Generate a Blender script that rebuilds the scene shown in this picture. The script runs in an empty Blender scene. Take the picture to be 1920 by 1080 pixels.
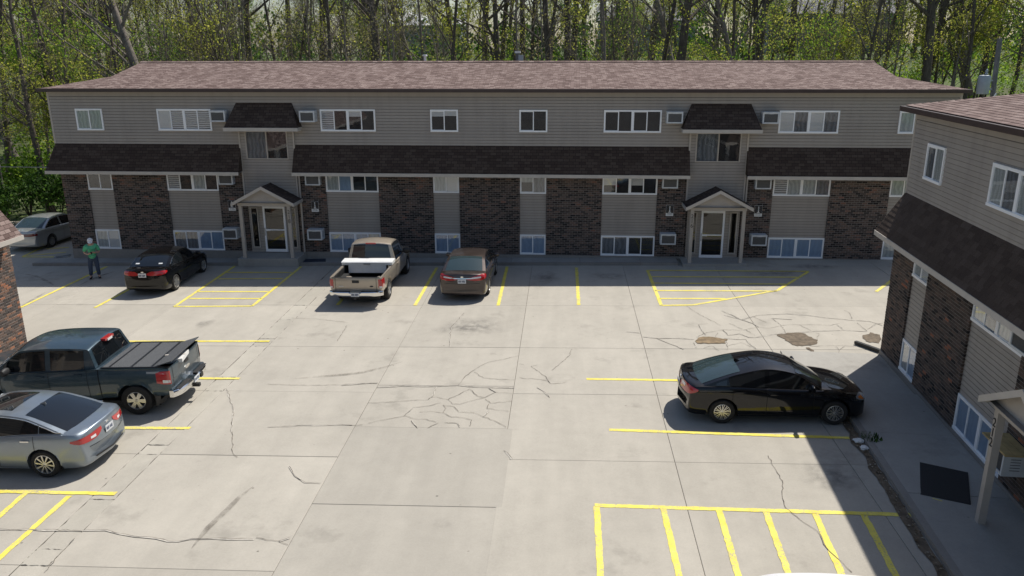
import bpy, bmesh, math, random
from mathutils import Vector, Matrix, noise
from mathutils.bvhtree import BVHTree
R = math.radians
rng = random.Random(7)
SC = bpy.context.scene
COL = SC.collection
TILT = 0.015763                       # the lot falls gently to the left


def gz(x):
    return TILT * x


# ------------------------------------------------------------------ camera, sky, sun, exposure
cam_d = bpy.data.cameras.new('camera')
cam_d.sensor_width = 36.0
cam_d.lens = 1496.28 / 1920 * 36.0
cam_d.clip_end = 2000
cam = bpy.data.objects.new('camera', cam_d)
COL.objects.link(cam)
cam.location = (0, -34.40, 9.0)
_p, _y, _r = 0.291366, 0.0642477, -0.0021073
_F = Vector((-math.sin(_y) * math.cos(_p), math.cos(_y) * math.cos(_p), -math.sin(_p)))
_R0 = Vector((math.cos(_y), math.sin(_y), 0))
_U0 = _R0.cross(_F)
_Rt = _R0 * math.cos(_r) + _U0 * math.sin(_r)
_Up = -_R0 * math.sin(_r) + _U0 * math.cos(_r)
cam.rotation_euler = Matrix((_Rt, _Up, -_F)).transposed().to_euler()
SC.camera = cam

SUNV = Vector((3.2, 3.68, 7.3)).normalized()       # towards the sun: behind the long block, from the right
sun_el = math.asin(SUNV.z)
sun_az = math.atan2(SUNV.x, SUNV.y)
world = bpy.data.worlds.new('World')
SC.world = world
world.use_nodes = True
_nt = world.node_tree
_bg = _nt.nodes['Background']
_sky = _nt.nodes.new('ShaderNodeTexSky')
_sky.sky_type = 'NISHITA'
_sky.sun_disc = False
_sky.sun_elevation = sun_el
_sky.sun_rotation = sun_az
_sky.air_density = 1.0
_sky.dust_density = 1.2
_nt.links.new(_sky.outputs[0], _bg.inputs[0])
_bg.inputs[1].default_value = 0.092
sun_d = bpy.data.lights.new('sun', 'SUN')
sun_d.energy = 4.7
sun_d.angle = R(0.53)
sun_d.color = (1.0, 0.955, 0.88)
sun = bpy.data.objects.new('sun', sun_d)
COL.objects.link(sun)
sun.location = (30, 40, 60)
sun.rotation_euler = SUNV.to_track_quat('Z', 'Y').to_euler()
SC.view_settings.view_transform = 'Standard'
SC.view_settings.look = 'None'
SC.view_settings.exposure = 0.17
SC.view_settings.gamma = 1.0
SC.render.engine = 'CYCLES'
SC.cycles.max_bounces = 6
SC.cycles.transparent_max_bounces = 10
SC.cycles.use_denoising = True


# ------------------------------------------------------------------ mesh helpers
class MB:
    """collects vertices and faces; build() links them as one mesh object"""

    def __init__(self):
        self.v, self.f, self.m = [], [], []

    def quad(self, *pts, mi=0):
        n = len(self.v)
        self.v += [tuple(p) for p in pts]
        self.f.append(tuple(range(n, n + len(pts))))
        self.m.append(mi)

    def add(self, verts, faces, mi=0, mat=None):
        n = len(self.v)
        if mat is not None:
            verts = [tuple(mat @ Vector(p)) for p in verts]
        self.v += [tuple(p) for p in verts]
        self.f += [tuple(i + n for i in f) for f in faces]
        self.m += [mi] * len(faces)
        return self

    def box(self, x0, x1, y0, y1, z0, z1, mi=0, mat=None):
        v = [(x0, y0, z0), (x1, y0, z0), (x1, y1, z0), (x0, y1, z0), (x0, y0, z1), (x1, y0, z1), (x1, y1, z1), (x0, y1, z1)]
        f = [(0, 3, 2, 1), (4, 5, 6, 7), (0, 1, 5, 4), (1, 2, 6, 5), (2, 3, 7, 6), (3, 0, 4, 7)]
        return self.add(v, f, mi, mat)

    def cyl(self, p0, p1, r0, r1=None, n=12, mi=0, caps=True):
        r1 = r0 if r1 is None else r1
        p0, p1 = Vector(p0), Vector(p1)
        d = (p1 - p0).normalized()
        a = d.orthogonal().normalized()
        b = d.cross(a)
        v = []
        for p, r in ((p0, r0), (p1, r1)):
            for k in range(n):
                t = 2 * math.pi * k / n
                v.append(tuple(p + (a * math.cos(t) + b * math.sin(t)) * r))
        f = [(k, (k + 1) % n, n + (k + 1) % n, n + k) for k in range(n)]
        if caps:
            f += [tuple(range(n - 1, -1, -1)), tuple(range(n, 2 * n))]
        return self.add(v, f, mi)

    def tube(self, pts, r, n=8, mi=0):
        pts = [Vector(p) for p in pts]
        rings = []
        ref = None
        for i, p in enumerate(pts):
            t = (pts[min(i + 1, len(pts) - 1)] - pts[max(i - 1, 0)]).normalized()
            if ref is None:
                ref = t.orthogonal().normalized()
            a = (ref - t * ref.dot(t)).normalized()
            ref = a
            b = t.cross(a)
            rr = r[i] if isinstance(r, (list, tuple)) else r
            rings.append([tuple(p + (a * math.cos(2 * math.pi * k / n) + b * math.sin(2 * math.pi * k / n)) * rr) for k in range(n)])
        v = [q for g in rings for q in g]
        f = []
        for i in range(len(rings) - 1):
            for k in range(n):
                f.append((i * n + k, i * n + (k + 1) % n, (i + 1) * n + (k + 1) % n, (i + 1) * n + k))
        f.append(tuple(range(n - 1, -1, -1)))
        f.append(tuple(range((len(rings) - 1) * n, len(rings) * n)))
        return self.add(v, f, mi)

    def lathe(self, prof, n=24, axis='Y', mi=0, centre=(0, 0, 0)):
        """prof: list of (r, h) with h along the axis"""
        v, f = [], []
        for r, h in prof:
            for k in range(n):
                t = 2 * math.pi * k / n
                c, s = math.cos(t) * r, math.sin(t) * r
                p = (c, h, s) if axis == 'Y' else ((h, c, s) if axis == 'X' else (c, s, h))
                v.append(tuple(a + b for a, b in zip(p, centre)))
        for i in range(len(prof) - 1):
            for k in range(n):
                f.append((i * n + k, i * n + (k + 1) % n, (i + 1) * n + (k + 1) % n, (i + 1) * n + k))
        return self.add(v, f, mi)

    def mesh(self, name, mats, smooth=None, recalc=False):
        me = bpy.data.meshes.new(name)
        me.from_pydata(self.v, [], self.f)
        for m in (mats if isinstance(mats, (list, tuple)) else [mats]):
            me.materials.append(m)
        me.polygons.foreach_set('material_index', self.m)
        if recalc:
            bm = bmesh.new()
            bm.from_mesh(me)
            bmesh.ops.recalc_face_normals(bm, faces=bm.faces)
            bm.to_mesh(me)
            bm.free()
        auto_uv(me)
        if smooth is not None:
            me.polygons.foreach_set('use_smooth', [True] * len(me.polygons))
            if smooth < 179:
                me.set_sharp_from_angle(angle=R(smooth))
        me.update()
        return me

    def build(self, name, mats, parent=None, smooth=None, recalc=False):
        return link(name, self.mesh(name, mats, smooth, recalc), parent)


def auto_uv(me):
    """metre-scaled planar UVs: u level along the face, v up its slope"""
    uv = me.uv_layers.new(name='uv')
    co = me.vertices
    data = uv.data
    for p in me.polygons:
        n = p.normal
        if abs(n.z) > 0.999:
            u, v = Vector((1, 0, 0)), Vector((0, 1, 0))
        else:
            u = Vector((-n.y, n.x, 0)).normalized()
            v = n.cross(u)
        for li in p.loop_indices:
            c = co[me.loops[li].vertex_index].co
            data[li].uv = (c.dot(u), c.dot(v))


def link(name, me, parent=None):
    o = bpy.data.objects.new(name, me)
    COL.objects.link(o)
    if parent is not None:
        o.parent = parent
    return o


def empty(name, loc=(0, 0, 0), rz=0.0, tilt=False):
    o = bpy.data.objects.new(name, None)
    COL.objects.link(o)
    o.location = loc
    if tilt:
        o.rotation_euler = (Matrix.Rotation(-math.atan(TILT), 3, 'Y') @ Matrix.Rotation(rz, 3, 'Z')).to_euler()
    else:
        o.rotation_euler = (0, 0, rz)
    return o


def tag(o, label, cat, group=None):
    o['label'] = label
    o['category'] = cat
    if group:
        o['group'] = group
    return o


def copy_tree(o, parent=None):
    c = o.copy()
    COL.objects.link(c)
    c.parent = parent
    for ch in o.children:
        copy_tree(ch, c)
    return c


def text_mesh(s, size, depth=0.004):
    cu = bpy.data.curves.new('lettering', 'FONT')
    cu.body = s
    cu.size = size
    cu.extrude = depth
    cu.align_x = 'CENTER'
    cu.align_y = 'CENTER'
    o = bpy.data.objects.new('lettering', cu)
    COL.objects.link(o)
    dg = bpy.context.evaluated_depsgraph_get()
    me = bpy.data.meshes.new_from_object(o.evaluated_get(dg))
    bpy.data.objects.remove(o)
    return me


# ------------------------------------------------------------------ materials
def new_mat(name):
    m = bpy.data.materials.new(name)
    m.use_nodes = True
    return m, m.node_tree, m.node_tree.nodes['Principled BSDF']


def N(nt, t, **kw):
    n = nt.nodes.new(t)
    for k, v in kw.items():
        if k.startswith('_'):
            setattr(n, k[1:], v)
        else:
            n.inputs[k.replace('__', ' ')].default_value = v
    return n


def ramp(nt, fac, stops, interp='LINEAR'):
    r = nt.nodes.new('ShaderNodeValToRGB')
    r.color_ramp.interpolation = interp
    while len(r.color_ramp.elements) < len(stops):
        r.color_ramp.elements.new(0.5)
    for e, (p, c) in zip(r.color_ramp.elements, stops):
        e.position = p
        e.color = (c, c, c, 1) if isinstance(c, (int, float)) else (*c, 1)
    nt.links.new(fac, r.inputs[0])
    return r.outputs[0]


def mixc(nt, fac, a, b, mode='MIX'):
    m = nt.nodes.new('ShaderNodeMix')
    m.data_type = 'RGBA'
    m.blend_type = mode
    for i, val in ((0, fac), (6, a), (7, b)):
        sock = m.inputs[i]
        if isinstance(val, bpy.types.NodeSocket):
            nt.links.new(val, sock)
        elif isinstance(val, (int, float)):
            sock.default_value = val if i == 0 else (val, val, val, 1)
        else:
            sock.default_value = (*val, 1)
    return m.outputs[2]


def mathn(nt, op, a, b=None):
    m = nt.nodes.new('ShaderNodeMath')
    m.operation = op
    for i, val in enumerate((a, b)):
        if val is None:
            continue
        if isinstance(val, bpy.types.NodeSocket):
            nt.links.new(val, m.inputs[i])
        else:
            m.inputs[i].default_value = val
    return m.outputs[0]


def coords(nt, kind='Object', scale=(1, 1, 1), loc=(0, 0, 0)):
    tc = nt.nodes.new('ShaderNodeTexCoord')
    mp = nt.nodes.new('ShaderNodeMapping')
    mp.inputs['Scale'].default_value = scale
    mp.inputs['Location'].default_value = loc
    nt.links.new(tc.outputs[kind], mp.inputs[0])
    return mp.outputs[0]


def nz(nt, vec, scale, detail=4, rough=0.6):
    n = N(nt, 'ShaderNodeTexNoise', Scale=scale, Detail=detail, Roughness=rough)
    nt.links.new(vec, n.inputs['Vector'])
    return n.outputs['Fac']


def bump(nt, bsdf, h, strength=0.3, dist=0.01):
    b = N(nt, 'ShaderNodeBump', Strength=strength, Distance=dist)
    nt.links.new(h, b.inputs['Height'])
    nt.links.new(b.outputs[0], bsdf.inputs['Normal'])


def rand_piece(nt):
    """0..1, different for each object and for each loose piece of a mesh"""
    oi = nt.nodes.new('ShaderNodeObjectInfo')
    ge = nt.nodes.new('ShaderNodeNewGeometry')
    return mathn(nt, 'FRACT', mathn(nt, 'ADD', mathn(nt, 'MULTIPLY', oi.outputs['Random'], 7.31), ge.outputs['Random Per Island']))


def plain(name, col, rough=0.5, metal=0.0, noise_amt=0.12, nscale=6.0, spec=0.5, coat=0.0):
    m, nt, b = new_mat(name)
    b.inputs['Roughness'].default_value = rough
    b.inputs['Metallic'].default_value = metal
    b.inputs['Specular IOR Level'].default_value = spec
    b.inputs['Coat Weight'].default_value = coat
    b.inputs['Coat Roughness'].default_value = 0.04
    if noise_amt:
        f = nz(nt, coords(nt), nscale)
        lo = tuple(c * (1 - noise_amt) for c in col)
        hi = tuple(min(1, c * (1 + noise_amt)) for c in col)
        nt.links.new(ramp(nt, f, [(0.3, lo), (0.7, hi)]), b.inputs['Base Color'])
    else:
        b.inputs['Base Color'].default_value = (*col, 1)
    return m


def mat_concrete(name, base, var=0.16, rnd=0.10, spots=True):
    m, nt, b = new_mat(name)
    b.inputs['Roughness'].default_value = 0.9
    b.inputs['Specular IOR Level'].default_value = 0.25
    ge = nt.nodes.new('ShaderNodeNewGeometry')
    pos = ge.outputs['Position']
    big = nz(nt, pos, 0.35, 6, 0.65)
    mid = nz(nt, pos, 2.2, 5, 0.7)
    fine = nz(nt, pos, 24, 6, 0.85)
    f = mathn(nt, 'ADD', mathn(nt, 'MULTIPLY', big, 0.36), mathn(nt, 'ADD', mathn(nt, 'MULTIPLY', mid, 0.24), mathn(nt, 'MULTIPLY', fine, 0.40)))
    c = ramp(nt, f, [(0.33, tuple(x * (1 - var) for x in base)), (0.5, base), (0.68, tuple(min(1, x * (1 + var)) for x in base))])
    # streaks along the traffic direction
    mp = nt.nodes.new('ShaderNodeMapping')
    mp.inputs['Scale'].default_value = (1.6, 0.16, 1)
    nt.links.new(pos, mp.inputs[0])
    st = nz(nt, mp.outputs[0], 1.0, 3, 0.6)
    c = mixc(nt, 0.32, c, ramp(nt, st, [(0.35, 0.82), (0.62, 1.04)]), 'MULTIPLY')
    oi = nt.nodes.new('ShaderNodeObjectInfo')
    c = mixc(nt, 1.0, c, ramp(nt, oi.outputs['Random'], [(0.0, 1 - rnd), (1.0, 1 + rnd * 0.4)]), 'MULTIPLY')
    if spots:
        vo = N(nt, 'ShaderNodeTexVoronoi', Scale=1.6)
        nt.links.new(pos, vo.inputs['Vector'])
        sp = ramp(nt, mathn(nt, 'ADD', vo.outputs['Distance'], mathn(nt, 'MULTIPLY', fine, 0.06)), [(0.055, 0.45), (0.085, 1.0)])
        gate = ramp(nt, nz(nt, pos, 0.6, 2), [(0.45, 0.0), (0.55, 1.0)])
        c = mixc(nt, gate, c, mixc(nt, 1.0, c, sp, 'MULTIPLY'))
        oil = ramp(nt, nz(nt, pos, 0.55, 5, 0.62), [(0.30, 0.55), (0.40, 1.0)])
        c = mixc(nt, 0.35, c, mixc(nt, 1.0, c, oil, 'MULTIPLY'))
    nt.links.new(c, b.inputs['Base Color'])
    bump(nt, b, mathn(nt, 'ADD', fine, mathn(nt, 'MULTIPLY', mid, 0.6)), 0.35, 0.006)
    return m


def mat_brick_tex(name, stops, mortar):
    m, nt, b = new_mat(name)
    b.inputs['Roughness'].default_value = 0.9
    b.inputs['Specular IOR Level'].default_value = 0.2
    tc = nt.nodes.new('ShaderNodeTexCoord')
    br = N(nt, 'ShaderNodeTexBrick', Scale=1.0)
    br.inputs['Color1'].default_value = (0, 0, 0, 1)
    br.inputs['Color2'].default_value = (1, 1, 1, 1)
    br.inputs['Mortar'].default_value = (0.5, 0.5, 0.5, 1)
    br.inputs['Mortar Size'].default_value = 0.0065
    br.inputs['Mortar Smooth'].default_value = 0.2
    br.inputs['Brick Width'].default_value = 0.225
    br.inputs['Row Height'].default_value = 0.082
    nt.links.new(tc.outputs['UV'], br.inputs['Vector'])
    blot = nz(nt, tc.outputs['UV'], 1.3, 4)
    f = mathn(nt, 'ADD', br.outputs['Color'], mathn(nt, 'MULTIPLY', mathn(nt, 'SUBTRACT', blot, 0.5), 0.55))
    c = ramp(nt, f, stops)
    gr = nz(nt, tc.outputs['UV'], 40, 3)
    c = mixc(nt, 1.0, c, ramp(nt, gr, [(0.3, 0.75), (0.7, 1.2)]), 'MULTIPLY')
    c = mixc(nt, br.outputs['Fac'], c, mortar)
    nt.links.new(c, b.inputs['Base Color'])
    bump(nt, b, mathn(nt, 'SUBTRACT', 1.0, br.outputs['Fac']), 0.8, 0.012)
    return m


def mat_brick_piece(name, stops):
    m, nt, b = new_mat(name)
    b.inputs['Roughness'].default_value = 0.88
    b.inputs['Specular IOR Level'].default_value = 0.25
    f = rand_piece(nt)
    ge = nt.nodes.new('ShaderNodeNewGeometry')
    gr = nz(nt, ge.outputs['Position'], 38, 4)
    c = ramp(nt, f, stops, 'CONSTANT')
    c = mixc(nt, 1.0, c, ramp(nt, gr, [(0.3, 0.65), (0.7, 1.25)]), 'MULTIPLY')
    nt.links.new(c, b.inputs['Base Color'])
    bump(nt, b, gr, 0.5, 0.004)
    return m


def mat_shingle_tex(name, lo, mid, hi, width=0.30, row=0.14, strength=0.7):
    m, nt, b = new_mat(name)
    b.inputs['Roughness'].default_value = 0.95
    b.inputs['Specular IOR Level'].default_value = 0.15
    tc = nt.nodes.new('ShaderNodeTexCoord')
    br = N(nt, 'ShaderNodeTexBrick', Scale=1.0)
    br.offset = 0.37
    br.inputs['Color1'].default_value = (0, 0, 0, 1)
    br.inputs['Color2'].default_value = (1, 1, 1, 1)
    br.inputs['Mortar'].default_value = (0, 0, 0, 1)
    br.inputs['Mortar Size'].default_value = 0.008
    br.inputs['Mortar Smooth'].default_value = 0.4
    br.inputs['Brick Width'].default_value = width
    br.inputs['Row Height'].default_value = row
    nt.links.new(tc.outputs['UV'], br.inputs['Vector'])
    patch = nz(nt, tc.outputs['UV'], 1.6, 5)
    gr = nz(nt, tc.outputs['UV'], 60, 3)
    f = mathn(nt, 'ADD', mathn(nt, 'MULTIPLY', br.outputs['Color'], 0.72), mathn(nt, 'MULTIPLY', patch, 0.28))
    c = ramp(nt, f, [(0.15, lo), (0.5, mid), (0.85, hi)])
    c = mixc(nt, 1.0, c, ramp(nt, gr, [(0.3, 0.7), (0.7, 1.2)]), 'MULTIPLY')
    c = mixc(nt, mathn(nt, 'MULTIPLY', br.outputs['Fac'], 0.75), c, tuple(x * 0.3 for x in lo))
    nt.links.new(c, b.inputs['Base Color'])
    bump(nt, b, mathn(nt, 'SUBTRACT', mathn(nt, 'MULTIPLY', gr, 0.3), br.outputs['Fac']), strength, 0.01)
    return m


def mat_shingle_piece(name, lo, mid, hi):
    m, nt, b = new_mat(name)
    b.inputs['Roughness'].default_value = 0.95
    b.inputs['Specular IOR Level'].default_value = 0.15
    ge = nt.nodes.new('ShaderNodeNewGeometry')
    f = mathn(nt, 'ADD', mathn(nt, 'MULTIPLY', rand_piece(nt), 0.6), mathn(nt, 'MULTIPLY', nz(nt, ge.outputs['Position'], 0.9, 4), 0.4))
    gr = nz(nt, ge.outputs['Position'], 55, 3)
    c = ramp(nt, f, [(0.12, lo), (0.5, mid), (0.88, hi)])
    c = mixc(nt, 1.0, c, ramp(nt, gr, [(0.3, 0.65), (0.7, 1.3)]), 'MULTIPLY')
    nt.links.new(c, b.inputs['Base Color'])
    bump(nt, b, gr, 0.5, 0.006)
    return m


def mat_glass(name, tint=(1, 1, 1), base=0.10):
    """thin window glass: mirror-like at grazing angles, see-through straight on"""
    m, nt, b = new_mat(name)
    out = nt.nodes['Material Output']
    nt.nodes.remove(b)
    tr = nt.nodes.new('ShaderNodeBsdfTransparent')
    tr.inputs[0].default_value = (*tint, 1)
    gl = N(nt, 'ShaderNodeBsdfGlossy', Roughness=0.02)
    gl.inputs['Color'].default_value = (0.95, 0.97, 1, 1)
    lw = N(nt, 'ShaderNodeLayerWeight', Blend=0.5)
    f = mathn(nt, 'ADD', mathn(nt, 'MULTIPLY', mathn(nt, 'POWER', lw.outputs['Facing'], 4.0), 0.8), base)
    mx = nt.nodes.new('ShaderNodeMixShader')
    nt.links.new(f, mx.inputs[0])
    nt.links.new(tr.outputs[0], mx.inputs[1])
    nt.links.new(gl.outputs[0], mx.inputs[2])
    nt.links.new(mx.outputs[0], out.inputs[0])
    # old panes are never flat
    bp = N(nt, 'ShaderNodeBump', Strength=0.25, Distance=0.004)
    nt.links.new(nz(nt, coords(nt), 2.5, 1), bp.inputs['Height'])
    nt.links.new(bp.outputs[0], gl.inputs['Normal'])
    return m


def mat_blind(name, col, pitch=0.05, vertical=False, amt=0.35):
    m, nt, b = new_mat(name)
    b.inputs['Roughness'].default_value = 0.7
    tc = nt.nodes.new('ShaderNodeTexCoord')
    sx = nt.nodes.new('ShaderNodeSeparateXYZ')
    nt.links.new(tc.outputs['UV'], sx.inputs[0])
    wob = mathn(nt, 'MULTIPLY', nz(nt, tc.outputs['UV'], 1.7, 2), pitch * (2.4 if vertical else 0.9))
    s = mathn(nt, 'SINE', mathn(nt, 'MULTIPLY', mathn(nt, 'ADD', sx.outputs[0 if vertical else 1], wob), 2 * math.pi / pitch))
    c = ramp(nt, mathn(nt, 'MULTIPLY_ADD', s, 0.5), [(0, tuple(x * (1 - amt) for x in col)), (1, col)])
    nt.links.new(c, b.inputs['Base Color'])
    bump(nt, b, s, 0.4, 0.01)
    return m


def mat_siding(name, col):
    """vinyl boards, slightly weathered, with faint run-off streaks"""
    m, nt, b = new_mat(name)
    b.inputs['Roughness'].default_value = 0.55
    ge = nt.nodes.new('ShaderNodeNewGeometry')
    mp = nt.nodes.new('ShaderNodeMapping')
    mp.inputs['Scale'].default_value = (2.6, 2.6, 0.28)
    nt.links.new(ge.outputs['Position'], mp.inputs[0])
    s = nz(nt, mp.outputs[0], 1.0, 5, 0.65)
    g = nz(nt, ge.outputs['Position'], 0.5, 3)
    oi = nt.nodes.new('ShaderNodeObjectInfo')
    f = mathn(nt, 'ADD', mathn(nt, 'MULTIPLY', s, 0.6), mathn(nt, 'MULTIPLY', g, 0.4))
    c = ramp(nt, f, [(0.32, tuple(x * 0.86 for x in col)), (0.5, col), (0.7, tuple(x * 1.08 for x in col))])
    c = mixc(nt, 1.0, c, ramp(nt, oi.outputs['Random'], [(0, 0.955), (1, 1.03)]), 'MULTIPLY')
    nt.links.new(c, b.inputs['Base Color'])
    return m


M = {}
BRK = [(0.0, (0.022, 0.019, 0.018)), (0.28, (0.052, 0.042, 0.038)), (0.5, (0.092, 0.070, 0.060)), (0.75, (0.135, 0.100, 0.083)), (0.97, (0.17, 0.11, 0.085)), (1.0, (0.22, 0.11, 0.08))]
M['brick_far'] = mat_brick_tex('dark_brick_wall', BRK, (0.27, 0.25, 0.23))
M['brick'] = mat_brick_piece('dark_brick', [(0.0, (0.030, 0.025, 0.024)), (0.16, (0.075, 0.057, 0.048)), (0.42, (0.115, 0.083, 0.067)), (0.62, (0.095, 0.072, 0.060)), (0.8, (0.14, 0.095, 0.073)), (0.965, (0.30, 0.12, 0.07))])
M['brick_red'] = mat_brick_piece('orange_brick', [(0.0, (0.07, 0.057, 0.052)), (0.25, (0.13, 0.09, 0.074)), (0.46, (0.21, 0.125, 0.088)), (0.6, (0.10, 0.08, 0.071)), (0.80, (0.32, 0.145, 0.085)), (0.90, (0.15, 0.105, 0.085))])
M['mortar_pale'] = plain('pale_mortar', (0.40, 0.37, 0.33), 0.95, noise_amt=0.2, nscale=9)
M['mortar'] = plain('mortar', (0.20, 0.18, 0.16), 0.95, noise_amt=0.25, nscale=9)
M['siding'] = mat_siding('taupe_siding', (0.352, 0.313, 0.274))
M['siding_back'] = plain('siding_underlay', (0.20, 0.18, 0.16), 0.8)
M['trim'] = plain('taupe_trim', (0.44, 0.395, 0.345), 0.55, noise_amt=0.06, nscale=3)
M['fascia'] = plain('pale_fascia', (0.50, 0.46, 0.41), 0.55, noise_amt=0.08, nscale=3)
M['gutter'] = plain('brown_gutter', (0.055, 0.034, 0.03), 0.4, noise_amt=0.15, nscale=3)
M['soffit'] = plain('soffit', (0.3, 0.27, 0.24), 0.7)
M['vinyl'] = plain('white_window_vinyl', (0.90, 0.905, 0.91), 0.4, noise_amt=0.03, nscale=3)
M['skirt_far'] = mat_shingle_tex('dark_brown_shingle_far', (0.058, 0.042, 0.035), (0.076, 0.056, 0.046), (0.096, 0.073, 0.060), 0.26, 0.13)
M['skirt'] = mat_shingle_piece('dark_brown_shingle', (0.060, 0.044, 0.036), (0.078, 0.058, 0.047), (0.098, 0.075, 0.062))
M['roof_far'] = mat_shingle_tex('faded_brown_shingle_far', (0.128, 0.088, 0.078), (0.198, 0.142, 0.127), (0.290, 0.222, 0.200), 0.24, 0.13)
M['roof'] = mat_shingle_piece('faded_brown_shingle', (0.145, 0.10, 0.09), (0.20, 0.145, 0.13), (0.27, 0.205, 0.185))
M['glass'] = mat_glass('window_glass', base=0.055)
M['door_glass'] = mat_glass('door_glass', (0.6, 0.6, 0.58), 0.05)
M['b_dark'] = plain('unlit_room_sheet', (0.010, 0.011, 0.013), 0.9, noise_amt=0.6, nscale=1.5)  # dark sheet behind the glass, painted as an unlit room
M['b_white'] = mat_blind('white_blind', (0.62, 0.64, 0.64), 0.05)
M['b_skew'] = mat_blind('bent_white_blind', (0.55, 0.57, 0.58), 0.09, amt=0.75)
M['b_pale'] = mat_blind('pale_curtain', (0.38, 0.42, 0.42), 0.16, True, 0.25)
M['b_blue'] = mat_blind('skylit_blue_blind', (0.21, 0.31, 0.44), 0.2, True, 0.10)  # blue of skylight and reflected shade painted into the blind
M['b_grey'] = mat_blind('grey_curtain', (0.13, 0.15, 0.17), 0.18, True, 0.45)
M['black'] = plain('black_plastic', (0.012, 0.012, 0.013), 0.45, noise_amt=0.1)
M['sign_black'] = plain('sign_black', (0.015, 0.017, 0.025), 0.4, noise_amt=0)
M['sign_white'] = plain('sign_white', (0.75, 0.75, 0.73), 0.5, noise_amt=0.03)
M['ac_case'] = plain('ac_white_case', (0.60, 0.62, 0.63), 0.5, noise_amt=0.1, nscale=5)
M['ac_grille'] = plain('ac_grey_coil', (0.10, 0.10, 0.10), 0.6, noise_amt=0.2, nscale=30)
M['metal'] = plain('grey_metal', (0.42, 0.43, 0.44), 0.4, 0.7)
M['concrete'] = mat_concrete('lot_concrete', (0.408, 0.379, 0.326), rnd=0.06)
M['patch'] = mat_concrete('patch_concrete', (0.378, 0.352, 0.304), 0.14, 0.04, True)
M['strip'] = mat_concrete('strip_concrete', (0.412, 0.385, 0.33), 0.2, 0.12, False)
M['walk'] = mat_concrete('walk_concrete', (0.345, 0.33, 0.30), 0.18, 0.08)
M['kerb'] = mat_concrete('kerb_concrete', (0.27, 0.25, 0.225), 0.25, 0.1)
M['joint'] = plain('joint_dirt', (0.075, 0.065, 0.055), 0.95, noise_amt=0.4, nscale=12)
M['crack'] = plain('crack_dark', (0.13, 0.11, 0.09), 0.95, noise_amt=0.6, nscale=4)
M['chip'] = plain('chipped_concrete', (0.47, 0.44, 0.385), 0.9, noise_amt=0.25, nscale=7)
M['dirt'] = plain('brown_dirt', (0.20, 0.145, 0.085), 0.95, noise_amt=0.45, nscale=5)
M['mud'] = plain('dark_mud', (0.13, 0.10, 0.068), 0.9, noise_amt=0.45, nscale=6)
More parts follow.
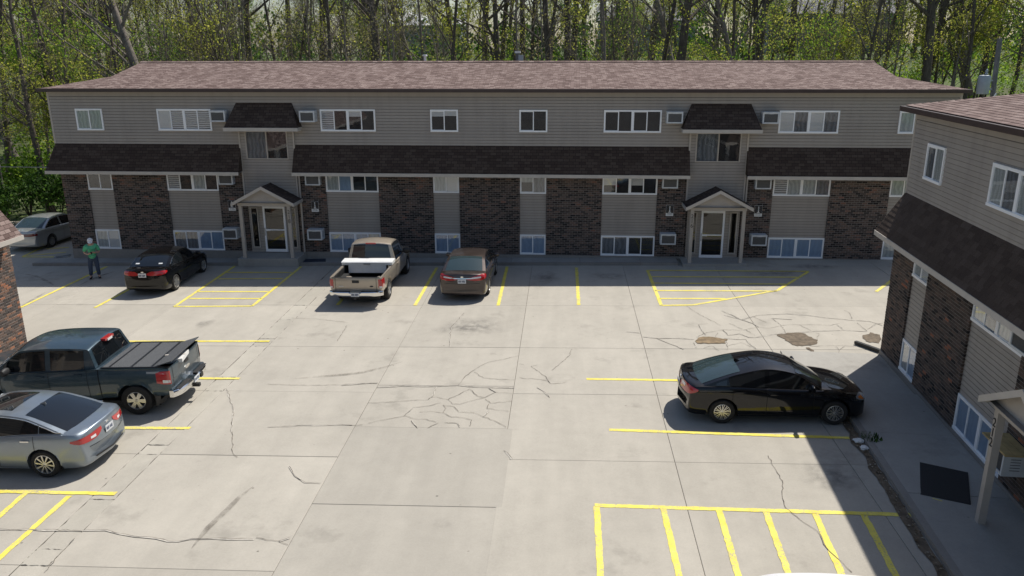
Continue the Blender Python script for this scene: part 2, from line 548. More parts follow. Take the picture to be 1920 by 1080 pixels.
CRACKS = [
    [(-5.11,-14.07),(-4.85,-14.04),(-4.33,-13.94),(-3.81,-14.0),(-3.45,-13.96),(-2.84,-13.88)],
    [(-2.84,-13.88),(-2.73,-13.31),(-2.51,-12.78),(-2.37,-12.46),(-2.15,-12.15),(-1.74,-11.93),(-1.29,-11.63)],
    [(-2.49,-12.93),(-2.18,-13.35),(-1.76,-13.44),(-1.28,-13.47)],
    [(-2.84,-13.88),(-2.52,-13.96),(-2.18,-14.0),(-1.65,-14.02),(-1.25,-14.03)],
    [(-3.44,-14.0),(-3.45,-14.68)],
    [(-5.1,-15.1),(-4.62,-15.06),(-4.1,-14.95),(-3.53,-14.87),(-3.45,-14.68),(-3.2,-14.75),(-2.99,-14.84),(-2.83,-15.12),(-2.63,-15.13),(-2.4,-14.94),(-2.19,-14.8),(-2.0,-14.68),(-1.84,-14.45),(-1.75,-14.33),(-1.29,-14.43)],
    [(-1.97,-14.05),(-1.75,-14.33)],
    [(-2.99,-14.84),(-2.49,-14.14)],
    [(-2.49,-14.14),(-2.21,-14.61),(-2.0,-14.68)],
    [(-1.99,-14.8),(-1.82,-15.05),(-1.26,-14.91)],
    [(-1.86,-15.09),(-1.88,-15.38),(-1.31,-15.52)],
    [(-4.81,-16.31),(-4.4,-16.08),(-3.97,-15.86),(-3.83,-15.36),(-3.41,-15.24),(-3.15,-15.05)],
    [(-3.97,-15.86),(-3.68,-16.03),(-3.37,-16.05),(-3.1,-16.21)],
    [(-3.62,-15.64),(-3.35,-15.58),(-3.0,-15.66),(-2.75,-15.9),(-2.5,-15.93),(-2.21,-16.05)],
    [(-3.07,-15.2),(-2.77,-15.28),(-2.6,-15.62),(-2.23,-15.63),(-2.0,-15.81),(-1.64,-16.07),(-1.31,-16.43)],
    [(-3.0,-15.66),(-2.97,-15.41),(-3.07,-15.2)],
    [(-1.93,-15.84),(-1.82,-15.52)],
    [(-2.21,-16.05),(-2.22,-16.39)],
    [(-2.89,-16.21),(-2.55,-16.23),(-2.46,-16.46)],
    [(-3.75,-16.13),(-3.52,-16.55)],
    [(-3.26,-16.55),(-3.03,-16.24)],
    [(-1.22,-12.25),(-1.07,-12.34)],
    [(-0.85,-12.45),(-0.68,-12.36)],
    [(-0.85,-12.45),(-0.56,-12.96),(-0.38,-13.26),(-0.25,-13.72),(0.16,-13.65)],
    [(-1.16,-13.28),(-1.05,-13.36),(-0.68,-13.4),(-0.34,-13.52),(-0.25,-13.72)],
    [(-0.63,-13.99),(-0.46,-14.21),(-0.27,-14.64)],
    [(-1.28,-17.65),(-1.13,-17.87),(-1.05,-18.05)],
    [(-6.15,-13.96),(-5.73,-13.87),(-5.47,-13.8),(-5.14,-13.78)],
    [(-5.48,-16.41),(-5.23,-16.45),(-4.94,-16.4)],
    [(2.66,-9.87),(3.09,-10.0),(3.79,-9.99),(4.26,-10.08)],
    [(3.09,-10.0),(3.41,-10.44),(3.83,-10.96)],
    [(4.53,-6.63),(4.73,-7.29),(5.08,-8.12),(5.36,-8.71)],
    [(4.63,-8.65),(4.97,-8.52)],
    [(4.63,-8.65),(4.65,-9.16),(4.71,-9.66)],
    [(4.37,-9.9),(4.77,-9.45),(5.36,-9.15),(5.98,-9.18),(6.58,-8.88),(6.84,-9.01),(7.32,-8.75),(7.78,-8.61),(8.32,-8.61),(9.02,-8.66),(9.33,-8.46)],
    [(5.69,-7.63),(6.13,-8.04),(6.46,-8.5),(6.58,-8.88)],
    [(6.2,-8.1),(6.87,-7.62),(7.41,-7.54),(7.87,-7.47),(8.48,-7.6),(9.01,-7.87),(9.63,-8.06),(9.85,-8.15),(10.4,-8.25),(10.67,-8.66)],
    [(5.69,-7.13),(5.95,-7.63),(6.13,-8.04)],
    [(5.69,-8.51),(6.0,-9.08)],
    [(5.36,-9.15),(5.42,-9.71),(5.82,-9.52),(6.03,-9.87),(6.28,-9.87),(6.92,-9.56),(7.74,-9.37),(8.43,-9.23),(9.27,-9.16),(9.92,-9.27)],
    [(5.25,-9.95),(5.63,-10.06),(5.91,-10.05),(5.94,-10.4),(6.04,-10.9)],
    [(5.24,-10.64),(5.69,-10.35),(5.93,-10.74)],
    [(6.11,-9.14),(6.28,-9.69)],
    [(7.22,-7.96),(7.36,-8.62),(7.31,-9.43)],
    [(6.65,-7.83),(6.94,-8.43)],
    [(7.27,-7.96),(7.88,-8.08)],
    [(7.95,-8.61),(8.2,-9.18)],
    [(9.22,-8.53),(9.25,-9.1)],
    [(9.9,-7.99),(10.02,-7.37),(9.94,-7.09)],
    [(9.94,-8.39),(9.96,-9.27)],
    [(10.05,-9.03),(10.52,-8.51),(10.78,-8.38)],
    [(8.08,-10.13),(8.36,-9.48),(8.27,-9.42)],
    [(7.74,-10.65),(8.42,-10.58),(9.14,-10.63)],
    [(8.52,-10.64),(8.52,-10.91),(8.4,-11.24)],
    [(8.54,-10.91),(8.79,-10.63)],
    [(4.22,-10.37),(4.23,-10.82)],
    [(4.45,-10.87),(4.73,-10.65),(4.88,-11.08)],
    [(5.14,-9.47),(4.99,-9.83)],
    [(5.29,-10.18),(5.16,-10.97)],
    [(-11.11,-21.2),(-10.66,-21.2),(-9.35,-21.17),(-8.92,-21.15),(-8.59,-21.26),(-8.25,-21.34),(-7.77,-21.39),(-7.51,-21.47),(-7.3,-21.46),(-7.08,-21.37),(-6.66,-21.35),(-5.87,-21.34)],
    [(-5.83,-21.3),(-5.35,-21.39),(-5.13,-21.5)],
    [(-5.35,-21.39),(-5.18,-21.27)],
    [(-9.33,-22.52),(-9.38,-22.01),(-9.4,-21.45)],
    [(-8.12,-16.88),(-7.66,-17.96),(-7.47,-18.15)],
    [(-9.53,-8.1),(-8.87,-8.19),(-8.37,-8.28),(-7.38,-8.58)],
    [(-7.33,-8.93),(-7.24,-10.43)],
    [(-3.45,-7.51),(-3.71,-9.08),(-3.64,-9.74),(-3.51,-10.85)],
    [(2.18,-9.4),(2.61,-9.52)],
    [(0.37,-11.02),(0.28,-11.58),(-0.23,-12.76)],
    [(4.78,-17.7),(4.79,-18.25),(4.82,-18.82),(4.66,-19.41),(4.61,-19.87),(4.78,-20.29),(5.0,-20.67),(5.01,-21.21),(5.16,-21.65),(5.23,-21.93)],
    [(-6.1,-18.54),(-5.85,-18.94),(-5.52,-19.22),(-5.16,-19.23)],
    [(-8.15,-16.88),(-8.57,-15.67),(-9.33,-14.3)],
    [(-7.31,-16.6),(-6.28,-16.47),(-5.2,-16.43)],
    [(-8.28,-13.93),(-7.45,-13.98),(-6.68,-13.98),(-5.72,-13.85),(-5.19,-13.8)],
]
PITS = [
    [(4.28,-10.2),(4.5,-9.84),(4.87,-9.83),(5.31,-10.06),(5.2,-10.41),(4.76,-10.48),(4.29,-10.43)],
    [(6.96,-9.62),(7.39,-9.46),(7.85,-9.4),(7.99,-9.79),(8.1,-10.08),(8.09,-10.36),(7.68,-10.6),(7.36,-10.62),(7.19,-10.38),(7.07,-9.92)],
    [(9.61,-9.76),(10.01,-9.37),(10.25,-9.57),(9.98,-10.33),(9.64,-10.28)],
]
WIDE = [
    [(7.63,-10.76),(7.67,-11.14),(7.6,-11.77),(7.59,-12.17)],
]
SKIDS = [
    [(-7.64,-13.53),(-7.05,-13.38),(-6.2,-13.18),(-5.77,-13.02),(-5.19,-12.6),(-4.75,-12.17)],
    [(-6.94,-21.7),(-6.92,-21.0),(-6.81,-20.42),(-6.73,-19.86),(-6.6,-19.42)],
    [(-23.79,-2.16),(-22.69,-2.63),(-21.62,-3.46),(-20.59,-4.34)],
    [(-19.8,-4.24),(-19.82,-3.05),(-19.53,-1.99)],
    [(-19.82,-2.63),(-19.47,-1.99)],
    [(-20.39,-6.9),(-20.53,-5.89),(-20.62,-5.08)],
]
LINES = [
    [(-20.34,-1.1),(-20.35,-7.03)],
    [(-17.36,-2.59),(-17.44,-7.0)],
    [(-14.49,-1.02),(-14.44,-6.84)],
    [(-11.44,-1.11),(-11.49,-6.75)],
    [(-14.44,-6.84),(-11.49,-6.75)],
    [(-14.42,-2.08),(-11.55,-2.08)],
    [(-14.34,-3.08),(-11.62,-3.03)],
    [(-14.43,-4.92),(-11.51,-4.91)],
    [(-14.33,-5.84),(-11.49,-5.82)],
    [(-25.47,0.65),(-23.84,0.64)],
    [(-25.4,0.86),(-23.89,1.57)],
    [(-25.51,0.7),(-25.72,2.56)],
    [(-25.34,2.23),(-24.36,2.55)],
    [(-8.46,-1.12),(-8.3,-6.59)],
    [(-5.39,-1.3),(-5.38,-6.63)],
    [(-2.35,-1.13),(-2.3,-6.61)],
    [(0.64,-1.31),(0.65,-6.52)],
    [(3.61,-1.75),(3.64,-6.55)],
    [(3.61,-1.75),(10.21,-1.92)],
    [(10.14,-2.0),(8.23,-4.66)],
    [(8.23,-4.66),(4.8,-6.48)],
    [(3.64,-6.55),(4.8,-6.48)],
    [(3.69,-2.73),(9.6,-2.8)],
    [(3.67,-3.66),(8.87,-3.79)],
    [(3.61,-4.68),(8.21,-4.73)],
    [(3.67,-5.71),(6.09,-5.7)],
    [(13.36,-2.8),(11.87,-4.78)],
    [(-16.05,-10.57),(-9.49,-10.46)],
    [(-14.05,-13.57),(-9.26,-13.55)],
    [(-12.4,-16.77),(-9.27,-16.71)],
    [(-13.3,-19.81),(-9.48,-19.81)],
    [(-11.48,-19.88),(-11.42,-21.07)],
    [(-10.45,-19.93),(-10.47,-22.38)],
    [(0.76,-13.36),(6.67,-13.42)],
    [(1.24,-16.5),(7.08,-16.77)],
    [(0.76,-19.91),(7.0,-20.04)],
    [(0.8,-19.95),(0.78,-23.18)],
    [(2.15,-20.0),(2.18,-23.12)],
    [(3.26,-20.02),(3.19,-23.08)],
    [(4.18,-20.03),(4.07,-23.05)],
    [(5.14,-20.05),(4.98,-23.01)],
    [(6.08,-20.06),(5.91,-22.97)],
]


def mat_yellow():
    m, nt, b = new_mat('yellow_road_paint')
    b.inputs['Roughness'].default_value = 0.75
    ge = nt.nodes.new('ShaderNodeNewGeometry')
    f = nz(nt, ge.outputs['Position'], 26, 5, 0.75)
    g = nz(nt, ge.outputs['Position'], 1.1, 3)
    w = ramp(nt, mathn(nt, 'ADD', f, mathn(nt, 'MULTIPLY', g, 0.35)), [(0.53, 0.95), (0.66, 0.06)])
    y = ramp(nt, nz(nt, ge.outputs['Position'], 3, 3), [(0.3, (0.72, 0.59, 0.05)), (0.7, (0.84, 0.73, 0.13))])
    nt.links.new(mixc(nt, w, y, (0.36, 0.33, 0.26)), b.inputs['Base Color'])
    return m


M['yellow'] = mat_yellow()


def mat_stain(name, col, strength):
    m, nt, b = new_mat(name)
    out = nt.nodes['Material Output']
    b.inputs['Base Color'].default_value = (*col, 1)
    b.inputs['Roughness'].default_value = 0.8
    tr = nt.nodes.new('ShaderNodeBsdfTransparent')
    mx = nt.nodes.new('ShaderNodeMixShader')
    ge = nt.nodes.new('ShaderNodeNewGeometry')
    f = ramp(nt, nz(nt, ge.outputs['Position'], 3.5, 5, 0.7), [(0.36, 0.0), (0.70, strength)])
    at = nt.nodes.new('ShaderNodeAttribute')
    at.attribute_name = 'fade'
    f = mathn(nt, 'MULTIPLY', f, at.outputs['Fac'])
    nt.links.new(f, mx.inputs[0])
    nt.links.new(tr.outputs[0], mx.inputs[1])
    nt.links.new(b.outputs[0], mx.inputs[2])
    nt.links.new(mx.outputs[0], out.inputs[0])
    return m


M['stain'] = mat_stain('oil_stain', (0.06, 0.06, 0.065), 0.6)
M['tyre_mark'] = mat_stain('tyre_mark', (0.13, 0.11, 0.085), 0.5)

# ------------------------------------------------------------------ ground, lot, slabs
TROT = -math.atan(TILT)


def mat_grass_ground():
    m, nt, b = new_mat('woodland_ground')
    b.inputs['Roughness'].default_value = 0.95
    ge = nt.nodes.new('ShaderNodeNewGeometry')
    f = nz(nt, ge.outputs['Position'], 0.22, 5, 0.65)
    g = nz(nt, ge.outputs['Position'], 2.5, 5, 0.7)
    c = ramp(nt, mathn(nt, 'ADD', mathn(nt, 'MULTIPLY', f, 0.6), mathn(nt, 'MULTIPLY', g, 0.4)), [(0.32, (0.07, 0.055, 0.035)), (0.48, (0.08, 0.10, 0.03)), (0.62, (0.10, 0.17, 0.03)), (0.75, (0.15, 0.24, 0.045))])
    nt.links.new(c, b.inputs['Base Color'])
    bump(nt, b, g, 0.8, 0.08)
    return m


M['ground'] = mat_grass_ground()
def hill(x, y):
    """the wooded slope that climbs behind the long block"""
    t = max(0.0, min(1.0, (y - 13.0) / 42.0))
    z = -0.16 + 6.6 * t * t * (3 - 2 * t) + max(0.0, min(1.0, (y - 50) / 90)) * 2.0
    if y > 13:
        z += 0.35 * noise.noise(Vector((x * 0.06, y * 0.06, 0))) * min(1, (y - 13) / 8)
    return z


g = MB()
NX, NY = 60, 90
for i in range(NX + 1):
    for j in range(NY + 1):
        x = -260 + 520 * i / NX
        y = -110 + 118 * j / 20 if j <= 20 else (8 + 92 * (j - 20) / 46 if j <= 66 else 100 + 400 * (j - 66) / 24)
        g.v.append((x, y, hill(x, y)))
for i in range(NX):
    for j in range(NY):
        a = i * (NY + 1) + j
        g.f.append((a, a + NY + 1, a + NY + 2, a + 1))
        g.m.append(0)
ground = g.build('ground', M['ground'])
ground.rotation_euler = (0, TROT, 0)
ground['kind'] = 'structure'

lot = MB().box(-40, 20, -46, 9.0, -0.12, -0.02).box(-60, 40, -108, -46.01, -0.12, -0.004).build('parking_lot', M['joint'])  # second box: unseen dark apron behind the camera, added to darken window reflections
lot.rotation_euler = (0, TROT, 0)
lot['kind'] = 'structure'


def slab(x0, x1, y0, y1, mat, gap=0.0048, dz=0.0, jag=0.0):
    """one poured slab: bevelled block, edges slightly irregular"""
    b = MB()
    g_ = gap
    xa, xb, ya, yb = x0 + g_, x1 - g_, y0 + g_, y1 - g_
    ring = []
    n = 10 if jag else 1
    for k in range(n):
        ring.append((xa + (xb - xa) * k / n, ya))
    for k in range(n):
        ring.append((xb, ya + (yb - ya) * k / n))
    for k in range(n):
        ring.append((xb - (xb - xa) * k / n, yb))
    for k in range(n):
        ring.append((xa, yb - (yb - ya) * k / n))
    if jag:
        ring = [(x + rng.uniform(-jag, jag), y + rng.uniform(-jag, jag)) for x, y in ring]
    m = len(ring)
    cx, cy = (xa + xb) / 2, (ya + yb) / 2
    top = [(x + (cx - x) * 0.008 / max(0.2, abs(xb - xa) / 2), y + (cy - y) * 0.008 / max(0.2, abs(yb - ya) / 2), dz) for x, y in ring]
    v = [(x, y, -0.1) for x, y in ring] + [(x, y, dz - 0.006) for x, y in ring] + top
    f = [tuple(range(2 * m, 3 * m))]
    for k in range(m):
        q = (k + 1) % m
        f.append((k, q, m + q, m + k))
        f.append((m + k, m + q, 2 * m + q, 2 * m + k))
    b.add(v, f)
    return b.build('concrete_slab', mat, lot)


ROWS = [9.0, 3.0, -0.9, -6.6, -10.9, -14.4, -18.05, -22.3, -26.5, -31, -36, -41, -46]
COLS = [-40, -34, -29, -24, -19.2, -14.5, -9.95]
for r in range(len(ROWS) - 1):
    y1, y0 = ROWS[r], ROWS[r + 1]
    for c_ in range(len(COLS) - 1):
        slab(COLS[c_], COLS[c_ + 1], y0, y1, M['concrete'], dz=rng.uniform(-0.004, 0.003))
    # long trench patch running away from the camera
    ya = y1
    while ya - y0 > 0.4:
        yb = max(y0, ya - rng.uniform(1.5, 3.2))
        if yb - y0 < 0.4:
            yb = y0
        slab(-9.95, -9.40, yb, ya, M['strip'], 0.007, rng.uniform(-0.012, -0.002), 0.02)
        ya = yb
    for x0, x1 in ((-9.40, -5.12), (-1.27, 2.63), (2.63, 6.5), (6.5, 13.2), (13.2, 20)):
        if x0 > 2 and y1 > -0.5:
            pass
        slab(x0, x1, y0, y1, M['concrete'], dz=rng.uniform(-0.004, 0.003))
for y0, y1, mat, dz in ((3.0, 9.0, 'concrete', 0), (-0.9, 3.0, 'concrete', 0), (-6.6, -0.9, 'concrete', 0), (-10.9, -6.6, 'concrete', 0.002), (-13.9, -10.9, 'concrete', -0.002), (-16.5, -13.9, 'concrete', -0.003),
                        (-20.05, -16.5, 'patch', 0.003), (-26.5, -20.05, 'patch', 0.0), (-33, -26.5, 'patch', 0.0), (-46, -33, 'patch', 0.0)):
    slab(-5.12, -1.27 if mat == 'concrete' else -1.13, y0, y1, M[mat], 0.0048, dz)


def strip_pts(pts, width, jitter=0.0, sub=0.12, taper=False):
    """left and right edges of a ribbon that follows a polyline"""
    P = [Vector((a, b, 0)) for a, b in pts]
    Q = [P[0]]
    for a, b in zip(P, P[1:]):
        n = max(1, int((b - a).length / sub))
        for k in range(1, n + 1):
            q = a.lerp(b, k / n)
            if jitter and k < n:
                d = (b - a).normalized()
                q += Vector((-d.y, d.x, 0)) * rng.uniform(-jitter, jitter)
            Q.append(q)
    L, Rr = [], []
    for i, q in enumerate(Q):
        d = (Q[min(i + 1, len(Q) - 1)] - Q[max(i - 1, 0)])
        d = d.normalized() if d.length > 1e-6 else Vector((1, 0, 0))
        n = Vector((-d.y, d.x, 0))
        w = width * (rng.uniform(0.45, 1.5) if jitter else 1)
        if taper:
            w *= min(1, 3.5 * min(i + 0.25, len(Q) - 1 - i + 0.25) / len(Q))
        L.append(q + n * w / 2)
        Rr.append(q - n * w / 2)
    return L, Rr


def ribbon(mb, pts, width, z, **kw):
    L, Rr = strip_pts(pts, width, **kw)
    v = [(p.x, p.y, z) for p in L] + [(p.x, p.y, z) for p in Rr]
    n = len(L)
    mb.add(v, [(n + i, n + i + 1, i + 1, i) for i in range(n - 1)])


for ln in LINES:
    b = MB()
    (x0, y0), (x1, y1) = ln
    L = math.hypot(x1 - x0, y1 - y0)
    n = max(2, int(L / 0.10))
    d = Vector((x1 - x0, y1 - y0, 0)) / L
    nn = Vector((-d.y, d.x, 0))
    wl = 0.13
    v = []
    for i in range(n + 1):
        p = Vector((x0, y0, 0)) + d * (L * i / n)
        for s in (1, -1):
            q = p + nn * s * (wl / 2 + rng.uniform(-0.011, 0.009))
            v.append((q.x, q.y, 0.008))
    b.add(v, [(2 * i + 1, 2 * i + 3, 2 * i + 2, 2 * i) for i in range(n)])
    b.build('painted_line', M['yellow'], lot)

cr, ch = MB(), MB()
for c_ in CRACKS:
    ribbon(cr, c_, 0.0105, 0.0132, jitter=0.022, sub=0.10)
    if rng.random() < 0.5:
        ribbon(ch, [(x + rng.uniform(-.02, .02), y - 0.015) for x, y in c_], 0.026, 0.0105, jitter=0.02, sub=0.22)
cr_o = cr.build('crack', M['crack'], lot)
cr_o['kind'] = 'stuff'
ch_o = ch.build('chipped_edge', M['chip'], lot)
ch_o['kind'] = 'stuff'
for w_ in WIDE:
    b = MB()
    ribbon(b, w_, 0.16, 0.0155, jitter=0.05, sub=0.12)
    b.build('crack', M['mud'], lot)
for k, p_ in enumerate(PITS):
    cx = sum(a for a, _ in p_) / len(p_)
    cy = sum(b for _, b in p_) / len(p_)
    b = MB()
    ring = []
    for (x0, y0), (x1, y1) in zip(p_, p_[1:] + p_[:1]):
        for t in (0, 0.25, 0.5, 0.75):
            ring.append((x0 + (x1 - x0) * t + rng.uniform(-.04, .04), y0 + (y1 - y0) * t + rng.uniform(-.04, .04)))
    m_ = len(ring)
    v = [(x, y, 0.016) for x, y in ring] + [(cx + (x - cx) * .55, cy + (y - cy) * .55, 0.013) for x, y in ring] + [(cx, cy, 0.011)]
    f = []
    for i in range(m_):
        j = (i + 1) % m_
        f += [(i, j, m_ + j, m_ + i), (m_ + i, m_ + j, 2 * m_)]
    b.add(v, f)
    b.build('pothole', M['dirt' if k == 0 else 'mud'], lot, smooth=180)
for s_ in SKIDS:
    b = MB()
    ribbon(b, s_, 0.13, 0.018, taper=True, sub=0.2)
    o = b.build('tyre_mark', M['tyre_mark'], lot)
    at_ = o.data.attributes.new('fade', 'FLOAT', 'POINT')
    at_.data.foreach_set('value', [1.0] * len(o.data.vertices))
for (cx, cy, rx, ry) in ((5.95, -18.6, 0.8, 0.75), (-0.6, -3.0, 0.7, 0.9), (1.9, -2.7, 0.8, 0.6), (-8.2, -2.6, 0.5, 0.35), (8.7, -2.2, 1.6, 0.6), (10.6, -1.2, 1.2, 0.5), (-12.4, -8.8, 0.35, 0.5), (-3.0, -9.0, 1.3, 1.0)):
    b = MB()
    v = [(cx, cy, 0.0205)]
    for k in range(28):
        t = 2 * math.pi * k / 28
        r_ = 1 + 0.3 * noise.noise(Vector((math.cos(t) * 1.5 + cx, math.sin(t) * 1.5 + cy, 3)))
        v.append((cx + math.cos(t) * rx * r_, cy + math.sin(t) * ry * r_, 0.0205))
    b.add(v, [(0, 1 + k, 1 + (k + 1) % 28) for k in range(28)])
    o = b.build('oil_stain', M['stain'], lot)
    at_ = o.data.attributes.new('fade', 'FLOAT', 'POINT')
    at_.data.foreach_set('value', [1.0] + [0.0] * (len(o.data.vertices) - 1))

# ------------------------------------------------------------------ apartment buildings
CAMP = Vector(cam.location)
_cache = {}
GROOVE = 0.019                        # gap added under each lap to draw its shadow line


def board_mesh(L, pitch, mat, groove):
    k = ('board', round(L, 3), round(pitch, 4), mat.name, groove)
    if k not in _cache:
        h = pitch - 0.012 - groove
        v = [(0, 0, 0), (L, 0, 0), (L, -0.022, 0.0), (0, -0.022, 0.0), (0, -0.012, h + 0.012), (L, -0.012, h + 0.012), (0, 0, h + 0.012), (L, 0, h + 0.012), (0, -0.022, 0.009), (L, -0.022, 0.009)]
        f = [(0, 3, 2, 1), (3, 8, 9, 2), (8, 4, 5, 9), (4, 6, 7, 5), (0, 6, 4, 8, 3), (1, 2, 9, 5, 7)]
        b = MB()
        b.add(v, f)
        _cache[k] = b.mesh('siding_board', mat)
    return _cache[k]


def siding(root, x0, x1, z0, z1, y, pitch, mat=None, name='siding', groove=None):
    mat = mat or M['siding']
    part = MB().box(x0, x1, y + 0.004, y + 0.03, z0, z1).build(name, M['siding_back'], root)
    n = max(1, round((z1 - z0) / pitch))
    p = (z1 - z0) / n
    for k in range(n):
        o = link('siding_board', board_mesh(x1 - x0, p - (0.012 if k == n - 1 else 0), mat, groove or GROOVE), part)
        o.location = (x0, y, z0 + k * p)
    return part


def window(root, x0, x1, z0, z1, n, style, y=0.0, proud=0.058, mat=None):
    """white sliding window: frame > panes, blinds and painted dark sheets; n units side by side, two sashes each"""
    mat = mat or M['vinyl']
    b = MB()
    fy, by = y - proud, y - 0.001
    t = 0.066
    b.box(x0, x1, fy, by, z1 - t, z1).box(x0, x1, fy - 0.015, by, z0, z0 + t)
    w = (x1 - x0) / n
    for k in range(n + 1):
        xc = x0 + w * k
        a, c = (xc, xc + t) if k == 0 else ((xc - t, xc) if k == n else (xc - t * 0.85, xc + t * 0.85))
        b.box(a, c, fy + 0.001 * (k % 2), by, z0 + t, z1 - t)
    spans = []
    for k in range(n):
        a = x0 + w * k + (t if k == 0 else t * 0.85)
        c = x0 + w * (k + 1) - (t if k == n - 1 else t * 0.85)
        mid = (a + c) / 2
        b.box(mid - 0.021, mid + 0.021, fy + 0.008, by, z0 + t, z1 - t)
        spans += [(a, mid - 0.021), (mid + 0.021, c)]
        # thin sash rails of the sliding half
        for s0, s1 in ((a, mid - 0.021),):
            b.box(s0, s1, fy + 0.012, fy + 0.03, z0 + t, z0 + t + 0.022)
            b.box(s0, s1, fy + 0.012, fy + 0.03, z1 - t - 0.022, z1 - t)
    win = b.build('window', mat, root)
    for i, (a, c) in enumerate(spans):
        MB().box(a, c, fy + 0.019, fy + 0.023, z0 + t, z1 - t).build('pane', M['glass'], win)
        st = style[i % len(style)]
        yy = y - 0.024
        if isinstance(st, tuple):               # blind pulled part of the way down over a dark sheet painted as an unlit room
            frac = st[1]
            zm = z1 - t - (z1 - z0 - 2 * t) * frac
            MB().box(a, c, yy, yy + 0.003, zm, z1 - t).build('blind_or_dark_sheet', M[st[0]], win)
            MB().box(a, c, yy, yy + 0.003, z0 + t, zm).build('blind_or_dark_sheet', M['b_dark'], win)
        else:
            MB().box(a, c, yy, yy + 0.003, z0 + t, z1 - t).build('blind_or_dark_sheet', M[st], win)
    return win


def slope_part(root, name, quadpts, mat, thick=0.05):
    """a roof sheet with thickness; quadpts: low-left, low-right, high-right, high-left"""
    q = [Vector(p) for p in quadpts]
    n = (q[1] - q[0]).cross(q[3] - q[0]).normalized()
    lo = [p - n * thick for p in q]
    b = MB()
    v = [tuple(p) for p in q + lo]
    b.add(v, [(0, 1, 2, 3), (7, 6, 5, 4), (0, 4, 5, 1), (1, 5, 6, 2), (2, 6, 7, 3), (3, 7, 4, 0)])
    return b.build(name, mat, root)


def tab_mesh(wd, row, mat):
    k = ('tab', round(wd, 3), mat.name)
    if k not in _cache:
        e = 0.008
        b = MB()
        v = [(0, 0, 0), (wd - e, 0, 0), (wd - e, row * 1.25, 0.0), (0, row * 1.25, 0.0), (0, 0, 0.013), (wd - e, 0, 0.013), (wd - e, row * 1.25, 0.003), (0, row * 1.25, 0.003)]
        b.add(v, [(0, 3, 2, 1), (4, 5, 6, 7), (0, 1, 5, 4), (1, 2, 6, 5), (3, 0, 4, 7)])
        _cache[k] = b.mesh('shingle', mat)
    return _cache[k]


def shingles(part, q, mat, limit=300, row=0.14, xr=None, trap=None):
    """shingle tabs laid in courses over the sheet q = low-left, low-right, high-right, high-left"""
    q = [Vector(p) for p in q]
    ux = (q[1] - q[0])
    W = ux.length
    ux.normalize()
    n = ux.cross(q[3] - q[0]).normalized()
    uy = n.cross(ux)
    H = (q[3] - q[0]).dot(uy)
    l1 = (q[3] - q[0]).dot(ux)
    r1 = (q[2] - q[0]).dot(ux)
    spots = []
    nr = int(H / row)
    for r in range(nr):
        yy = r * H / nr
        t0, t1 = (yy + row * 0.6) / H, yy / H
        xa, xb = l1 * t1, W + (r1 - W) * t1
        x = xa - rng.uniform(0, 0.28)
        while x < xb - 0.05:
            wd = rng.choice((0.27, 0.30, 0.33, 0.24))
            a, c = max(x, xa), min(x + wd, xb)
            if c - a > 0.06 and (xr is None or (c > xr[0] and a < xr[1])):
                spots.append((a, yy, round(c - a, 3), wd))
            x += wd
    MW = part.matrix_world if part.parent is None else part.parent.matrix_world
    def dist(s):
        return ((MW @ (q[0] + ux * s[0] + uy * s[1])) - CAMP).length
    spots.sort(key=dist)
    rot = Matrix((ux, uy, n)).transposed().to_4x4()
    rest = MB()
    for i, (a, yy, cw, wd) in enumerate(spots):
        p = q[0] + ux * a + uy * yy + n * 0.0015
        if i < limit:
            o = link('shingle', tab_mesh(cw, row, mat), part)
            o.matrix_local = Matrix.Translation(p) @ rot @ Matrix.Rotation(rng.uniform(-0.006, 0.006), 4, 'Z')
        else:
            me = tab_mesh(cw, row, mat)
            rest.add([tuple(x.co) for x in me.vertices], [tuple(f.vertices) for f in me.polygons], 0, Matrix.Translation(p) @ rot)
    if rest.v:
        o = rest.build('shingle_field', mat, part)
        o['kind'] = 'stuff'


def brick_mesh(L, mat):
    k = ('brick', round(L, 3), mat.name)
    if k not in _cache:
        b = MB()
        e = 0.004
        h, d = 0.066, 0.09
        v = [(0, 0, 0), (L, 0, 0), (L, 0, h), (0, 0, h), (0, d, 0), (L, d, 0), (L, d, h), (0, d, h)]
        v[0:4] = [(e, 0, e), (L - e, 0, e), (L - e, 0, h - e), (e, 0, h - e)]
        v += [(0, e, 0), (L, e, 0), (L, e, h), (0, e, h)]
        f = [(0, 1, 2, 3), (8, 9, 1, 0), (9, 10, 2, 1), (10, 11, 3, 2), (11, 8, 0, 3), (4, 5, 9, 8), (5, 6, 10, 9), (6, 7, 11, 10), (7, 4, 8, 11)]
        b.add(v, f)
        _cache[k] = b.mesh('brick', mat)
    return _cache[k]


def brick_panel_geo(root, x0, x1, z0, z1, mat, spots):
    part = MB().box(x0 + 0.003, x1 - 0.003, 0.009, 0.10, z0, z1).build('brick_panel', M['mortar_pale' if mat is M['brick_red'] else 'mortar'], root)
    nr = round((z1 - z0) / 0.0815)
    rh = (z1 - z0) / nr
    for r in range(nr):
        x = x0
        first = True
        while x < x1 - 0.03:
            L = 0.107 if (first and r % 2) else 0.216
            first = False
            L = min(L, x1 - x)
            if x1 - (x + L + 0.010) < 0.05:
                L = x1 - x
            spots.append((part, x, z0 + r * rh + 0.006, L))
            x += L + 0.012
    return part


